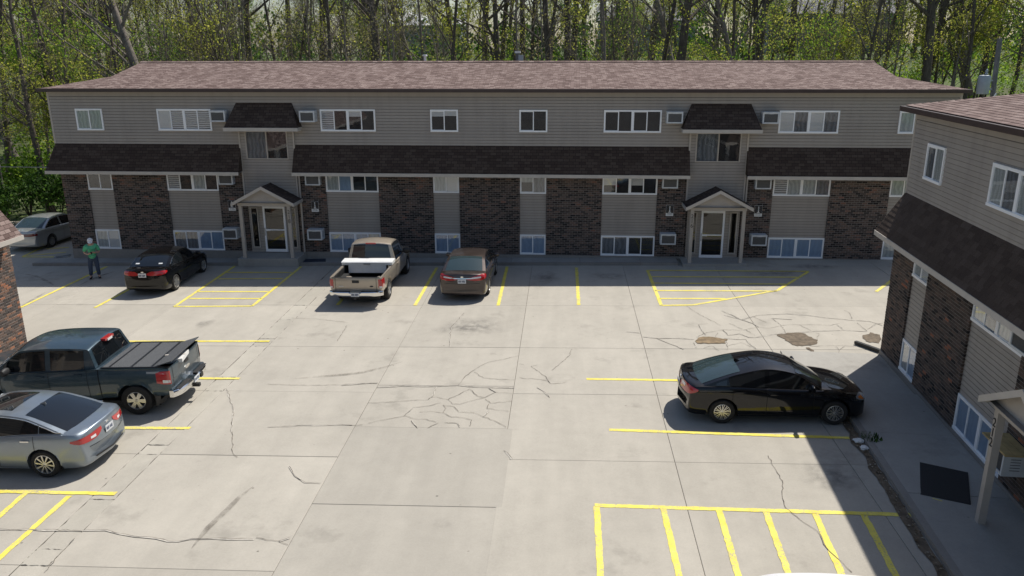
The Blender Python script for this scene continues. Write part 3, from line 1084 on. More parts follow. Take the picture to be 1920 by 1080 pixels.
def lay_bricks(root, spots, mat, limit, keep=None):
    MW = root.matrix_world
    def dist(s):
        return ((MW @ Vector((s[1], 0, s[2]))) - CAMP).length
    spots = sorted(spots, key=dist)
    if keep:
        vis = [s for s in spots if keep(MW @ Vector((s[1], 0, s[2])))]
        hid = [s for s in spots if not keep(MW @ Vector((s[1], 0, s[2])))]
    else:
        vis, hid = spots, []
    rest = {}
    for i, (part, x, z, L) in enumerate(vis + hid):
        me = brick_mesh(L, mat)
        yy = rng.uniform(-0.003, 0.003)
        if i < min(limit, len(vis)):
            o = link('brick', me, part)
            o.location = (x, yy, z)
        else:
            mb = rest.setdefault(part.name, (part, MB()))[1]
            mb.add([tuple(v.co) for v in me.vertices], [tuple(f.vertices) for f in me.polygons], 0, Matrix.Translation((x, yy, z)))
    for part, mb in rest.values():
        o = mb.build('brick_field', mat, part)
        o['kind'] = 'stuff'


def in_frame(p):
    """is a world point within the photograph's frame"""
    d = p - CAMP
    zf = d.dot(_F)
    if zf < 1:
        return False
    u = d.dot(_Rt) / zf * 1496.28
    v = d.dot(_Up) / zf * 1496.28
    return abs(u) < 985 and abs(v) < 560


def porch(root, xc, zf, number, side, y_post=-1.0):
    """gabled entry porch: two posts, gable roof; returns the part"""
    w2, ze, za, yf = 1.36, 2.66, 3.36, -1.25
    # posts
    for s in (-1, 1):
        MB().box(xc + s * 1.07 - 0.07, xc + s * 1.07 + 0.07, y_post - 0.07, y_post + 0.07, zf - 0.25, ze - 0.16).build('porch_post', M['trim'], root)
    b = MB()
    b.box(xc - 1.17, xc + 1.17, y_post - 0.08, y_post + 0.08, ze - 0.17, ze - 0.02)
    for s in (-1, 1):
        b.box(xc + s * 1.09 - 0.06, xc + s * 1.09 + 0.06, y_post + 0.081, -0.03, ze - 0.165, ze - 0.03)
    b.build('porch_beam', M['trim'], root)
    # tympanum with boards
    ty = MB()
    ty.add([(xc - 1.2, y_post - 0.05, ze - 0.02), (xc + 1.2, y_post - 0.05, ze - 0.02), (xc, y_post - 0.05, za - 0.07)], [(0, 1, 2)])
    k = 0
    while True:
        z0 = ze - 0.02 + k * 0.12
        hw = 1.2 * (1 - (z0 - ze) / (za - 0.07 - ze))
        hw2 = 1.2 * (1 - (z0 + 0.12 - ze) / (za - 0.07 - ze))
        if hw2 < 0.05:
            break
        ty.add([(xc - hw, y_post - 0.075, z0), (xc + hw, y_post - 0.075, z0), (xc + hw2, y_post - 0.055, z0 + 0.12), (xc - hw2, y_post - 0.055, z0 + 0.12), (xc - hw, y_post - 0.05, z0), (xc + hw, y_post - 0.05, z0)], [(0, 1, 2, 3), (4, 5, 1, 0)])
        k += 1
    ty.build('porch_gable', M['trim'], root)
    for s in (-1, 1):
        q = [(xc + s * w2, yf, ze), (xc, yf, za), (xc, -0.02, za), (xc + s * w2, -0.02, ze)]
        if s < 0:
            q = [q[0], q[1], q[2], q[3]]
        rp = MB()
        A = [Vector(p) for p in q]
        nn = (A[1] - A[0]).cross(A[3] - A[0]).normalized()
        if nn.z < 0:
            nn = -nn
        B = [p - nn * 0.06 for p in A]
        rp.add([tuple(p) for p in A + B], [(0, 1, 2, 3), (7, 6, 5, 4), (0, 4, 5, 1), (1, 5, 6, 2), (2, 6, 7, 3), (3, 7, 4, 0)])
        rp.build('porch_roof', M['skirt_far'], root, recalc=True)
        # pale rake board
        f = MB()
        a0, a1 = Vector((xc + s * (w2 + 0.03), yf - 0.03, ze - 0.015)), Vector((xc, yf - 0.03, za - 0.012 + 0.03))
        dn = Vector((0, 0, -0.14))
        pts = [a0, a1, a1 + dn, a0 + dn]
        f.add([tuple(p) for p in pts] + [(p.x, p.y + 0.028, p.z) for p in pts], [(0, 1, 2, 3), (7, 6, 5, 4), (0, 4, 5, 1), (1, 5, 6, 2), (2, 6, 7, 3), (3, 7, 4, 0)])
        f.build('rake_board', M['fascia'], root, recalc=True)
        MB().box(xc + s * w2 - (0.0 if s > 0 else 0.03), xc + s * w2 + (0.03 if s > 0 else 0.0), yf, -0.02, ze - 0.14, ze - 0.01).build('porch_fascia', M['fascia'], root)
    MB().box(xc - w2 + 0.05, xc + w2 - 0.05, yf + 0.06, -0.03, ze - 0.02 - 0.001, ze - 0.012).build('porch_ceiling', M['soffit'], root)
    # number on the post, one digit above the other
    for k, ch_ in enumerate(number):
        t = link('house_number', text_mesh(ch_, 0.24), root)
        t.data.materials.append(M['black'])
        t.location = (xc + side * 1.07, y_post - 0.076, ze - 0.42 - 0.2 * k)
        t.rotation_euler = (math.pi / 2, 0, 0)
    # entry wall, door with closer rail, two narrow side lights
    part = siding(root, xc - 1.12, xc + 1.12, zf, ze - 0.02, -0.03, 0.125, name='entry_wall')
    dx = xc + 0.05 if side > 0 else xc - 0.02
    d = MB()
    x0, x1, z0, z1 = dx - 0.5, dx + 0.5, zf + 0.03, zf + 2.1
    d.box(x0, x1, -0.12, -0.03, z1 - 0.09, z1).box(x0, x1, -0.12, -0.03, z0, z0 + 0.12).box(x0, x0 + 0.08, -0.119, -0.03, z0 + 0.12, z1 - 0.09).box(x1 - 0.08, x1, -0.119, -0.03, z0 + 0.12, z1 - 0.09)
    d.box(x0 + 0.08, x1 - 0.08, -0.112, -0.06, z0 + 0.98, z0 + 1.03)
    d.box(x0 + 0.06, x0 + 0.28, -0.135, -0.113, z0 + 0.965, z0 + 1.045)
    door = d.build('door', M['vinyl'], root)
    MB().box(x0 + 0.08, x1 - 0.08, -0.085, -0.081, z0 + 0.12, z1 - 0.09).build('door_pane', M['door_glass'], door)
    MB().box(x0 + 0.08, x1 - 0.08, -0.06, -0.058, z0 + 0.12, z1 - 0.09).build('door_interior', M['b_dark'], door)
    MB().box(x0 + 0.02, x0 + 0.05, -0.16, -0.121, z0 + 0.75, z0 + 1.1).build('handle', M['metal'], door)
    for s in (-1, 1):
        a = xc + s * 0.86
        sl = MB()
        zl0, zl1 = zf + 0.2, zf + 2.05
        sl.box(a - 0.17, a - 0.12, -0.085, -0.03, zl0, zl1).box(a + 0.12, a + 0.17, -0.085, -0.03, zl0, zl1).box(a - 0.12, a + 0.12, -0.084, -0.03, zl1 - 0.05, zl1).box(a - 0.12, a + 0.12, -0.084, -0.03, zl0, zl0 + 0.05)
        lt = sl.build('side_light', M['trim'], root)
        MB().box(a - 0.12, a + 0.12, -0.068, -0.064, zl0 + 0.05, zl1 - 0.05).build('pane', M['door_glass'], lt)
        MB().box(a - 0.12, a + 0.12, -0.054, -0.052, zl0 + 0.05, zl1 - 0.05).build('interior', M['b_dark'], lt)


def awning(root, xc):
    """hipped hood of shingles over the stair window"""
    zt, zb, yb = 6.80, 5.79, -0.68
    T = [(xc - 1.22, -0.02, zt), (xc + 1.22, -0.02, zt)]
    B = [(xc - 1.60, yb, zb), (xc + 1.60, yb, zb), (xc + 1.60, -0.02, zb), (xc - 1.60, -0.02, zb)]
    b = MB()
    b.add([*B, *T], [(0, 1, 5, 4), (1, 2, 5), (3, 0, 4), (3, 2, 1, 0)])
    hood = b.build('hood_roof', M['skirt_far'], root)
    f = MB()
    f.box(xc - 1.62, xc + 1.62, yb - 0.03, yb, zb - 0.14, zb + 0.005)
    f.box(xc - 1.62, xc - 1.60, yb, -0.03, zb - 0.139, zb + 0.004).box(xc + 1.60, xc + 1.62, yb, -0.03, zb - 0.139, zb + 0.004)
    f.build('hood_fascia', M['fascia'], root)
    MB().box(xc - 1.60, xc + 1.60, yb, -0.03, zb - 0.06, zb - 0.05).build('hood_soffit', M['soffit'], root)


def stair_bay(root, xc, zbot, dark=True):
    siding(root, xc - 1.17, xc + 1.17, zbot, 4.38, -0.05, 0.125, name='bay_siding')
    siding(root, xc - 1.17, xc - 0.95, 4.38, 5.62, -0.05, 0.125, name='bay_siding')
    siding(root, xc + 0.93, xc + 1.17, 4.38, 5.62, -0.05, 0.125, name='bay_siding')
    for s in (-1, 1):
        MB().box(xc + s * 1.20 - 0.035, xc + s * 1.20 + 0.035, -0.10, 0.0, zbot, 5.7).build('corner_trim', M['trim'], root)
    # wide sliding stair window, one pane grey with a screen, the other dark
    x0, x1, z0, z1 = xc - 0.95, xc + 0.93, 4.38, 5.62
    b = MB()
    t = 0.05
    b.box(x0, x1, -0.10, -0.021, z1 - t, z1).box(x0, x1, -0.10, -0.021, z0, z0 + t)
    for a in (x0, (x0 + x1) / 2 - t / 2, x1 - t):
        b.box(a, a + t, -0.099, -0.021, z0 + t, z1 - t)
    win = b.build('stair_window', M['trim'], root)
    mid = (x0 + x1) / 2
    for a, c, st in ((x0 + t, mid - t / 2, 'b_grey'), (mid + t / 2, x1 - t, 'b_dark')):
        MB().box(a, c, -0.066, -0.062, z0 + t, z1 - t).build('pane', M['glass'], win)
        MB().box(a, c, -0.036, -0.033, z0 + t, z1 - t).build('interior', M[st], win)


def air_conditioner(root_m, x, z, y, label, out=0.40, w=0.66, h=0.47, tilt=0.0):
    """through-wall unit: sleeve, pale front frame, recessed coil"""
    o = empty('air_conditioner')
    o.matrix_world = root_m @ Matrix.Translation((x, y, z)) @ Matrix.Rotation(tilt, 4, 'X')
    tag(o, label, 'air conditioner', 'air conditioners in the apartment walls')
    b = MB()
    b.box(-w / 2, w / 2, -out, 0.04, 0, h)
    for k in range(5):
        zz = h * (0.25 + 0.12 * k)
        for s in (-1, 1):
            b.box(s * w / 2 - 0.004, s * w / 2 + 0.004, -out * 0.75, -out * 0.3, zz, zz + 0.012, mi=1)
    b.build('case', [M['ac_case'], M['black']], o)
    f = MB()
    t = 0.055
    yf0, yf1 = -out - 0.03, -out - 0.0005
    f.box(-w / 2, w / 2, yf0, yf1, 0, t).box(-w / 2, w / 2, yf0, yf1, h - t, h).box(-w / 2, -w / 2 + t, yf0, yf1, t, h - t).box(w / 2 - t, w / 2, yf0, yf1, t, h - t)
    f.box(-0.1, 0.1, yf0 + 0.004, yf1, h - t - 0.03, h - t)
    f.build('front_frame', M['ac_case'], o)
    g_ = MB()
    g_.box(-w / 2 + t, w / 2 - t, -out - 0.006, -out - 0.001, t, h - t - 0.03)
    for k in range(14):
        xx = -w / 2 + t + 0.02 + k * (w - 2 * t - 0.04) / 13
        g_.box(xx - 0.003, xx + 0.003, -out - 0.012, -out - 0.0061, t, h - t - 0.031)
    g_.build('grille', M['ac_grille'], o)
    return o


def wall_sign(root_m, x, z, label, wide=False):
    """small black plate with a white fork-shaped arrow, white strip below"""
    o = empty('wall_sign')
    o.matrix_world = root_m @ Matrix.Translation((x, 0, z))
    tag(o, label, 'sign', 'small black arrow signs on the brick')
    MB().box(-0.16, 0.16, -0.014, -0.002, -0.24, 0.24).build('backing_plate', M['sign_white'], o)
    MB().box(-0.155, 0.155, -0.017, -0.0141, -0.11, 0.235).build('black_panel', M['sign_black'], o)
    a = MB()
    a.box(-0.018, 0.018, -0.021, -0.0171, -0.07, 0.19)
    for s in (-1, 1):
        for zt, ln in ((0.19, 0.11), (0.12, 0.10)):
            p0, p1 = Vector((0, 0, zt)), Vector((s * ln * 0.62, 0, zt - ln))
            d = (p1 - p0).normalized()
            n_ = Vector((d.z, 0, -d.x)) * 0.016
            a.add([(q.x, -0.020, q.z) for q in (p0 + n_, p1 + n_, p1 - n_, p0 - n_)], [(0, 1, 2, 3)])
            a.add([(q.x, -0.020, q.z) for q in (p0 + n_, p1 + n_, p1 - n_, p0 - n_)], [(3, 2, 1, 0)])
    a.box(-0.06, 0.06, -0.0205, -0.0171, -0.085, -0.06)
    a.build('white_arrow', M['sign_white'], o)
    st = MB()
    for r in range(2):
        x_ = -0.11
        while x_ < 0.10:
            l_ = rng.uniform(0.02, 0.05)
            st.box(x_, min(0.11, x_ + l_), -0.0165, -0.0141, -0.15 - r * 0.045, -0.133 - r * 0.045)
            x_ += l_ + 0.015
    st.build('small_print', M['ac_grille'], o)


def gable_roof(root, x0, x1, near=False, left_end=True, right_end=True):
    """low roof with a Dutch gable at each end, dark gutters"""
    ye, ze, yr, zr = -0.30, 7.40, 4.6, 8.40
    yb = 2 * yr - ye
    slope = (zr - ze) / (yr - ye)
    ins = 2.1                                  # how far the little gables stand in from the ends
    e0, e1 = x0 - 0.12, x1 + 0.12
    yk = ye + ins
    zk = ze + ins * slope
    # front slope in strips so the sheet sags a little
    def edge(xx, t):
        s = 0.022 * math.sin(xx * 0.9 + 1) + 0.018 * math.sin(xx * 0.37)
        return s * math.sin(math.pi * min(1, t + 0.15))
    b = MB()
    n = 48
    xs = [e0, e0 + ins] + [e0 + ins + (e1 - e0 - 2 * ins) * k / n for k in range(1, n)] + [e1 - ins, e1]
    def strip(side):
        yy = (lambda y: y) if side > 0 else (lambda y: 2 * yr - y)
        rows = [(ye, ze, 0.0), (yk, zk, 0.35), ((yk + yr) / 2, (zk + zr) / 2, 0.6), (yr, zr, 1.0)]
        for r in range(3):
            (ya, za_, ta), (yb_, zb_, tb) = rows[r], rows[r + 1]
            for k in range(len(xs) - 1):
                a, c = xs[k], xs[k + 1]
                if r == 0 and k == 0:
                    b.quad((a, yy(ya), za_), (c, yy(ya), za_), (c, yy(yb_), zb_))
                elif r == 0 and k == len(xs) - 2:
                    b.quad((a, yy(ya), za_), (c, yy(ya), za_), (a, yy(yb_), zb_))
                elif k in (0, len(xs) - 2):
                    continue
                else:
                    b.quad((a, yy(ya), za_ + edge(a, ta) * (r > 0)), (c, yy(ya), za_ + edge(c, ta) * (r > 0)), (c, yy(yb_), zb_ + edge(c, tb)), (a, yy(yb_), zb_ + edge(a, tb)))
    strip(1)
    strip(-1)
    for xa, xi in ((e0, e0 + ins), (e1, e1 - ins)):
        b.quad((xa, ye, ze), (xi, yk, zk), (xi, 2 * yr - yk, zk), (xa, yb, ze))
        b.quad((xi, yk, zk), (xi, yr, zr), (xi, 2 * yr - yk, zk), mi=1)
    bm_o = b.build('roof', [M['roof_far'], M['siding']], root)
    g_ = MB()
    for (xa, xb, ya, yb_) in ((e0 - 0.1, e1 + 0.1, ye - 0.11, ye - 0.005), (e0 - 0.1, e1 + 0.1, yb + 0.005, yb + 0.11), (e0 - 0.1, e0 - 0.002, ye - 0.004, yb + 0.004), (e1 + 0.002, e1 + 0.1, ye - 0.004, yb + 0.004)):
        g_.box(xa, xb, ya, yb_, ze - 0.145, ze - 0.012)
    g_.build('gutter', M['gutter'], root)
    MB().box(e0, e1, ye, yb, ze - 0.13, ze - 0.10).build('eave_soffit', M['soffit'], root)
    # ridge cap: one bent strip of overlapping caps
    rc = MB()
    xx = e0 + ins
    while xx < e1 - ins - 0.01:
        x2 = min(xx + 0.9, e1 - ins)
        ea, eb = edge(xx, 1.0), edge(x2, 1.0)
        z0 = zr + 0.028
        rc.add([(xx, yr - 0.17, z0 - 0.035 + ea), (x2, yr - 0.17, z0 - 0.035 + eb), (x2, yr, z0 + 0.03 + eb), (xx, yr, z0 + 0.03 + ea), (xx, yr + 0.17, z0 - 0.035 + ea), (x2, yr + 0.17, z0 - 0.035 + eb), (xx, yr - 0.17, z0 - 0.075 + ea), (x2, yr - 0.17, z0 - 0.075 + eb)],
               [(0, 1, 2, 3), (3, 2, 5, 4), (6, 7, 1, 0)])
        xx = x2
    rc.build('ridge_cap', M['roof_far'], bm_o)
    return bm_o, (ye, ze, yr, zr, e0, e1, ins, yk, zk)


def skirt(root, xa, xb, hipl, hipr, near=False, limit=300, mat='skirt', xr=None):
    """shingled mansard skirt between the storeys, with a pale fascia below it"""
    zt, zb, yb = 5.02, 3.88, -0.60
    la = xa - (0.30 if hipl else 0)
    rb = xb + (0.30 if hipr else 0)
    q = [(la, yb, zb), (rb, yb, zb), (xb, -0.022, zt), (xa, -0.022, zt)]
    b = MB()
    v = q + [(la, 0.05, zb), (rb, 0.05, zb), (xb, 0.05, zt), (xa, 0.05, zt)]
    b.add(v, [(0, 1, 2, 3), (1, 5, 6, 2), (4, 0, 3, 7), (3, 2, 6, 7)])
    part = b.build('skirt_roof', M['skirt_far'] if mat != 'roof' else M['roof_far'], root)
    MB().box(la - 0.01, rb + 0.01, yb - 0.028, yb, zb - 0.135, zb + 0.004).build('fascia', M['fascia'], root)
    if hipl:
        MB().box(la - 0.012, la + 0.012, yb + 0.001, 0.05, zb - 0.134, zb + 0.003).build('fascia', M['fascia'], root)
    if hipr:
        MB().box(rb - 0.012, rb + 0.012, yb + 0.001, 0.05, zb - 0.134, zb + 0.003).build('fascia', M['fascia'], root)
    MB().box(la + 0.013, rb - 0.013, yb + 0.001, 0.05, zb - 0.06, zb - 0.045).build('skirt_soffit', M['soffit'], root)
    if near:
        shingles(part, q, M[mat], limit, xr=xr)
    return part


def apartment(name, loc, rz, x0, x1, cols, bays, zb, label, near=None, upper_x0=None, upper_x1=None, brick_mat='brick', skirt_mat='skirt', porches=True, foundation=0.8, brick_limit=300, brick_range=None, shingle_range=None):
    """cols: (centre, width, units, upper style, middle style, lower style); bays: (centre, number, side)"""
    root = empty(name, loc, rz)
    bpy.context.view_layer.update()
    tag(root, label, 'building')
    MW = Matrix.Translation(loc) @ Matrix.Rotation(rz, 4, 'Z')
    u0 = x0 if upper_x0 is None else upper_x0
    u1 = x1 if upper_x1 is None else upper_x1
    MB().box(x0 + 0.12, x1 - 0.12, 0.10, 9.1, -foundation, 5.0).build('wall', M['brick_far'], root)
    MB().box(u0 + 0.02, u1 - 0.02, 0.03, 9.15, 5.0, 7.28).build('upper_wall', M['siding'], root)
    fo = MB()
    fo.box(x0 - 0.01, x1 + 0.01, -0.02, 0.0995, -foundation, zb)
    fo.build('foundation', M['kerb'], root)
    # upper storey boards
    siding(root, u0, u1, 5.0, 7.06, 0.0, 0.118 if near else 0.132, groove=0.011 if near else 0.019)
    MB().box(u0 + 0.046, u1 - 0.046, -0.026, 0.03, 7.062, 7.275).build('frieze_board', M['siding'], root)
    for xx in (u0, u1):
        MB().box(xx - 0.045, xx + 0.045, -0.028, 0.06, 5.02, 7.27).build('corner_trim', M['trim'], root)
    # brick panels fill what columns and bays leave free
    holes = sorted([(c[0] - c[1] / 2, c[0] + c[1] / 2) for c in cols] + [(b_[0] - 1.17, b_[0] + 1.17) for b_ in bays])
    xs, panels = x0, []
    for a, c in holes:
        if a - xs > 0.05:
            panels.append((xs, a))
        xs = c
    if x1 - xs > 0.05:
        panels.append((xs, x1))
    spots = []
    for a, c in panels:
        if near and c > near[0] and a < near[1]:
            brick_panel_geo(root, a, c, zb, 3.82, M[brick_mat], spots)
        else:
            MB().box(a, c, 0.0, 0.0995, zb, 3.82).build('brick_panel', M['brick_far'], root)
    if spots:
        def keep(p):
            return in_frame(p)
        lay_bricks(root, spots, M[brick_mat], brick_limit, keep)
    for cx, w, n, su, sm, sl in cols:
        a, c = cx - w / 2, cx + w / 2
        siding(root, a, c, 1.13, 2.95, 0.075, 0.125, name='panel_siding')
        MB().box(a, c, 0.02, 0.0995, zb - 0.01, 0.22).build('window_sill', M['kerb'], root)
        window(root, a - (0.02 if n > 1 else 0.02), c + 0.02, 5.60, 6.53, n, su, 0.0)
        window(root, a + 0.005, c - 0.005, 2.95, 3.74, n, sm, 0.085)
        window(root, a + 0.005, c - 0.005, 0.225, 1.13, n, sl, 0.085)
    cuts = [x0] + [v for b_ in bays for v in (b_[0] - 1.19, b_[0] + 1.19)] + [x1]
    for k in range(0, len(cuts), 2):
        xa, xb = cuts[k], cuts[k + 1]
        nr = near is not None and xb > near[0] and xa < near[1]
        skirt(root, xa if k else u0, xb if k < len(cuts) - 2 else u1, k == 0, k == len(cuts) - 2, nr, mat=skirt_mat, xr=shingle_range)
    for bx, num, side in bays:
        stair_bay(root, bx, 2.5)
        awning(root, bx)
        porch(root, bx, zb - 0.02, num, side)
        # downspout beside the bay
        MB().box(bx + 1.27, bx + 1.34, -0.08, -0.01, zb, 4.9 if False else 3.75).build('downspout', M['trim'], root)
    roof, info = gable_roof(root, u0, u1)
    return root, MW, roof, info

D_, W_, S_, PL, BL, G_ = 'b_dark', 'b_white', 'b_skew', 'b_pale', 'b_blue', 'b_grey'
CC = -3.19
back_cols = [
    (CC - 17.55, 1.17, 1, (PL, PL), ('b_dark', D_), (PL, W_)),
    (CC - 13.28, 2.36, 2, (W_, S_, S_, S_), (S_, D_, PL, D_), (G_, G_, BL, BL)),
    (CC - 6.07, 2.36, 2, (S_, D_, ('b_white', .3), D_), (PL, BL, D_, D_), (BL, BL, BL, PL)),
    (CC - 1.90, 1.15, 1, (('b_white', .28), ('b_white', .25)), (PL, W_), (BL, BL)),
    (CC + 1.90, 1.15, 1, (D_, D_), (('b_pale', .35), G_), (BL, BL)),
    (CC + 6.07, 2.36, 2, (D_, D_, D_, 'b_dark'), (('b_white', .5), D_, ('b_white', .5), D_), (G_, G_, D_, D_)),
    (CC + 13.32, 2.40, 2, (W_, G_, W_, G_), (S_, PL, PL, G_), (BL, BL, BL, BL)),
    (CC + 17.55, 1.17, 1, (PL, PL), (PL, PL), (PL, PL)),
]
B1, B2 = CC - 9.70, CC + 9.70
back, MWb, roof_b, _ = apartment('apartment_building', (0, 0, 0), 0, CC - 19.3, CC + 19.3, back_cols, [(B1, '218', 1), (B2, '216', -1)], 0.22,
                                 'long two-storey apartment block with brown shingle skirt across the far side of the lot')

# right-hand block, turned a little, its long side facing the lot
RZ = R(-93.0)
RC = (9.62, -11.25, 0.09)
near_cols = [
    (2.05, 1.10, 1, (G_, PL), (PL, W_), (PL, BL)),
    (6.42, 2.40, 2, (PL, G_, PL, D_), (PL, G_, PL, G_), (BL, BL, BL, BL)),
    (13.62, 2.36, 2, (D_, D_, W_, D_), (W_, D_, D_, D_), (BL, BL, BL, BL)),
    (17.8, 1.15, 1, (D_, D_), (D_, PL), (BL, BL)),
]
right, MWr, roof_r, rinfo = apartment('apartment_building', RC, RZ, 0.0, 24.0, near_cols, [(10.28, '212', -1)], 0.22,
                                      'nearer apartment block with grey siding and brick at the right edge of the lot', near=(0, 9.2), upper_x0=0.33, brick_range=(0, 9), shingle_range=(0, 9.0))
# left-hand block: only one brick corner and a bit of its skirt reach into the picture
LC = (-17.22, -33.2, -0.36)
left_cols = [(19.95, 1.10, 1, (G_, PL), (PL, G_), (BL, BL)), (15.6, 2.40, 2, (W_, D_), (W_, D_), (BL, BL)), (8.4, 2.36, 2, (W_, D_), (W_, D_), (BL, BL))]
left, MWl, roof_l, linfo = apartment('apartment_building', LC, R(90.0), 0.0, 22.0, left_cols, [(12.0, '214', 1)], 0.0 + 0.0,
                                     'apartment block corner with orange-black brick and tan shingles at the left edge', upper_x1=21.55, near=(18.5, 22.5), brick_mat='brick_red', skirt_mat='roof', shingle_range=(17, 23))

# tabs on the part of the right roof that is in view
ye, ze, yr, zr, e0, e1, ins, yk, zk = rinfo
nrm_up = 0.004
shingles(roof_r, [(e0 + 0.02, ye, ze + nrm_up), (e0 + 12, ye, ze + nrm_up), (e0 + 12, yk, zk + nrm_up), (e0 + ins, yk, zk + nrm_up)], M['roof'], 0, row=0.15)
shingles(roof_r, [(e0 + ins, yk, zk + nrm_up), (e0 + 12, yk, zk + nrm_up), (e0 + 12, yr, zr + nrm_up), (e0 + ins, yr, zr + nrm_up)], M['roof'], 0, row=0.15)

# air conditioners
for bx, nm in ((B1, 'the entrance nearer the green-shirted man'), (B2, 'the entrance behind the hatched bay')):
    for s, sd in ((-1, 'left'), (1, 'right')):
        air_conditioner(MWb, bx + s * 1.95 + 0.02, 6.02, 0.0, f'white air conditioner beside the top hood, {sd} side, over {nm}')
        air_conditioner(MWb, bx + s * 1.95, 3.28, 0.0, f'white air conditioner under the shingle skirt {sd} of {nm}', out=0.22)
        air_conditioner(MWb, bx + s * 1.93, 0.86, 0.0, f'white air conditioner low on brick {sd} of {nm}')
air_conditioner(MWr, 8.15, 3.28, 0.0, 'white air conditioner under the skirt of the near block by post 212', out=0.35)
air_conditioner(MWr, 8.22, 0.80, 0.0, 'white air conditioner low on brick behind post 212, board on top', out=0.42, w=0.70, h=0.5)
for x_, z_, lb in ((-14.76, 2.31, 'black arrow sign on brick, half behind the gable of porch 218'), (-10.98, 2.30, 'black arrow sign above the tan pickup, right of its entrance'),
                   (4.63, 2.28, 'black arrow sign on brick left of the hatched-bay entrance'), (8.40, 2.30, 'black arrow sign on brick between the hatched-bay entrance and the right window bay')):
    wall_sign(MWb, x_, z_, lb)

# ------------------------------------------------------------------ pavements
# along the long block, kerb edge 0.95 m out; stops right of porch 216
segs = [-23.9, -20.5, -17.4, -14.6, -11.2, -8.2, -5.2, -2.2, 0.8, 3.4, 5.0]
pv = MB().box(-23.9, 5.0, -0.93, -0.03, -0.1, 0.10).build('pavement', M['joint'])
pv.rotation_euler = (0, TROT, 0)
pv['kind'] = 'structure'
for a, c in zip(segs, segs[1:]):
    MB().box(a + 0.006, c - 0.006, -0.80, -0.025, 0.02, 0.118 + rng.uniform(-.004, .004)).build('paving_slab', M['walk'], pv)
    MB().box(a + 0.004, c - 0.004, -0.965, -0.806, -0.05, 0.122 + rng.uniform(-.003, .003)).build('kerb_stone', M['kerb'], pv)
for bx, zz in ((B1, 0.25), (B2, 0.16)):
    st = MB()
    zt = 0.185 - gz(bx)
    st.box(bx - 1.35, bx + 1.35, -1.20, -0.02, -0.08, max(0.125, zt))
    st.build('entry_step', M['walk'], pv)
pr = MB().box(3.1, 24, -2.12, -0.03, -0.1, 0.07).build('pavement', M['joint'])
pr.matrix_world = Matrix.Translation((9.62, -11.25, gz(9.0) - 0.005)) @ Matrix.Rotation(RZ, 4, 'Z')
pr['kind'] = 'structure'
MB().box(0.0, 3.1, -2.9, -0.03, -0.05, 0.012).build('paving_slab', M['walk'], pr)
sx = [3.1, 5.5, 8.25, 11.3, 14.3, 17.3, 20.3, 24]
for a, c in zip(sx, sx[1:]):
    MB().box(a + 0.006, c - 0.006, -2.0, -0.025, 0.0, 0.09 + rng.uniform(-.004, .004)).build('paving_slab', M['walk'], pr)
    MB().box(a + 0.004, c - 0.004, -2.16, -2.005, -0.06, 0.094 + rng.uniform(-.003, .003)).build('kerb_stone', M['kerb'], pr)

# ------------------------------------------------------------------ vehicles
def pchip(pts):
    """smooth monotone interpolation through (x, y) points"""
    xs = [p[0] for p in pts]
    ys = [p[1] for p in pts]
    n = len(xs)
    h = [xs[i + 1] - xs[i] for i in range(n - 1)]
    d = [(ys[i + 1] - ys[i]) / h[i] for i in range(n - 1)]
    m = [0.0] * n
    for i in range(1, n - 1):
        if d[i - 1] * d[i] > 0:
            w1, w2 = 2 * h[i] + h[i - 1], h[i] + 2 * h[i - 1]
            m[i] = (w1 + w2) / (w1 / d[i - 1] + w2 / d[i])
    m[0], m[-1] = d[0], d[-1]

    def f(x):
        if x <= xs[0]:
            return ys[0]
        if x >= xs[-1]:
            return ys[-1]
        i = 0
        while x > xs[i + 1]:
            i += 1
        t = (x - xs[i]) / h[i]
        a, b = ys[i], ys[i + 1]
        return (2 * t**3 - 3 * t * t + 1) * a + (t**3 - 2 * t * t + t) * h[i] * m[i] + (-2 * t**3 + 3 * t * t) * b + (t**3 - t * t) * h[i] * m[i + 1]
    return f


def car_paint(name, col, metal=0.35, rough=0.32, coat=1.0, dirt=0.12):
    m, nt, b = new_mat(name)
    b.inputs['Metallic'].default_value = metal
    b.inputs['Coat Weight'].default_value = coat
    b.inputs['Coat Roughness'].default_value = 0.03
    if max(col) < 0.02:
        b.inputs['Specular IOR Level'].default_value = 0.05
    dust = nz(nt, coords(nt), 3.0, 6, 0.7)
    fl = nz(nt, coords(nt), 260, 2)
    c = mixc(nt, 0.5, col, ramp(nt, fl, [(0.3, tuple(x * 0.8 for x in col)), (0.7, tuple(min(1, x * 1.25) for x in col))]))
    c = mixc(nt, ramp(nt, dust, [(0.5, 0.0), (0.85, dirt)]), c, (0.28, 0.26, 0.23))
    nt.links.new(c, b.inputs['Base Color'])
    nt.links.new(ramp(nt, dust, [(0.3, rough), (0.8, min(1, rough + 0.2))]), b.inputs['Roughness'])
    return m


def gloss(name, col, rough=0.06, metal=0.0, spec=0.6, coat=0.0):
    return plain(name, col, rough, metal, 0.0, spec=spec, coat=coat)


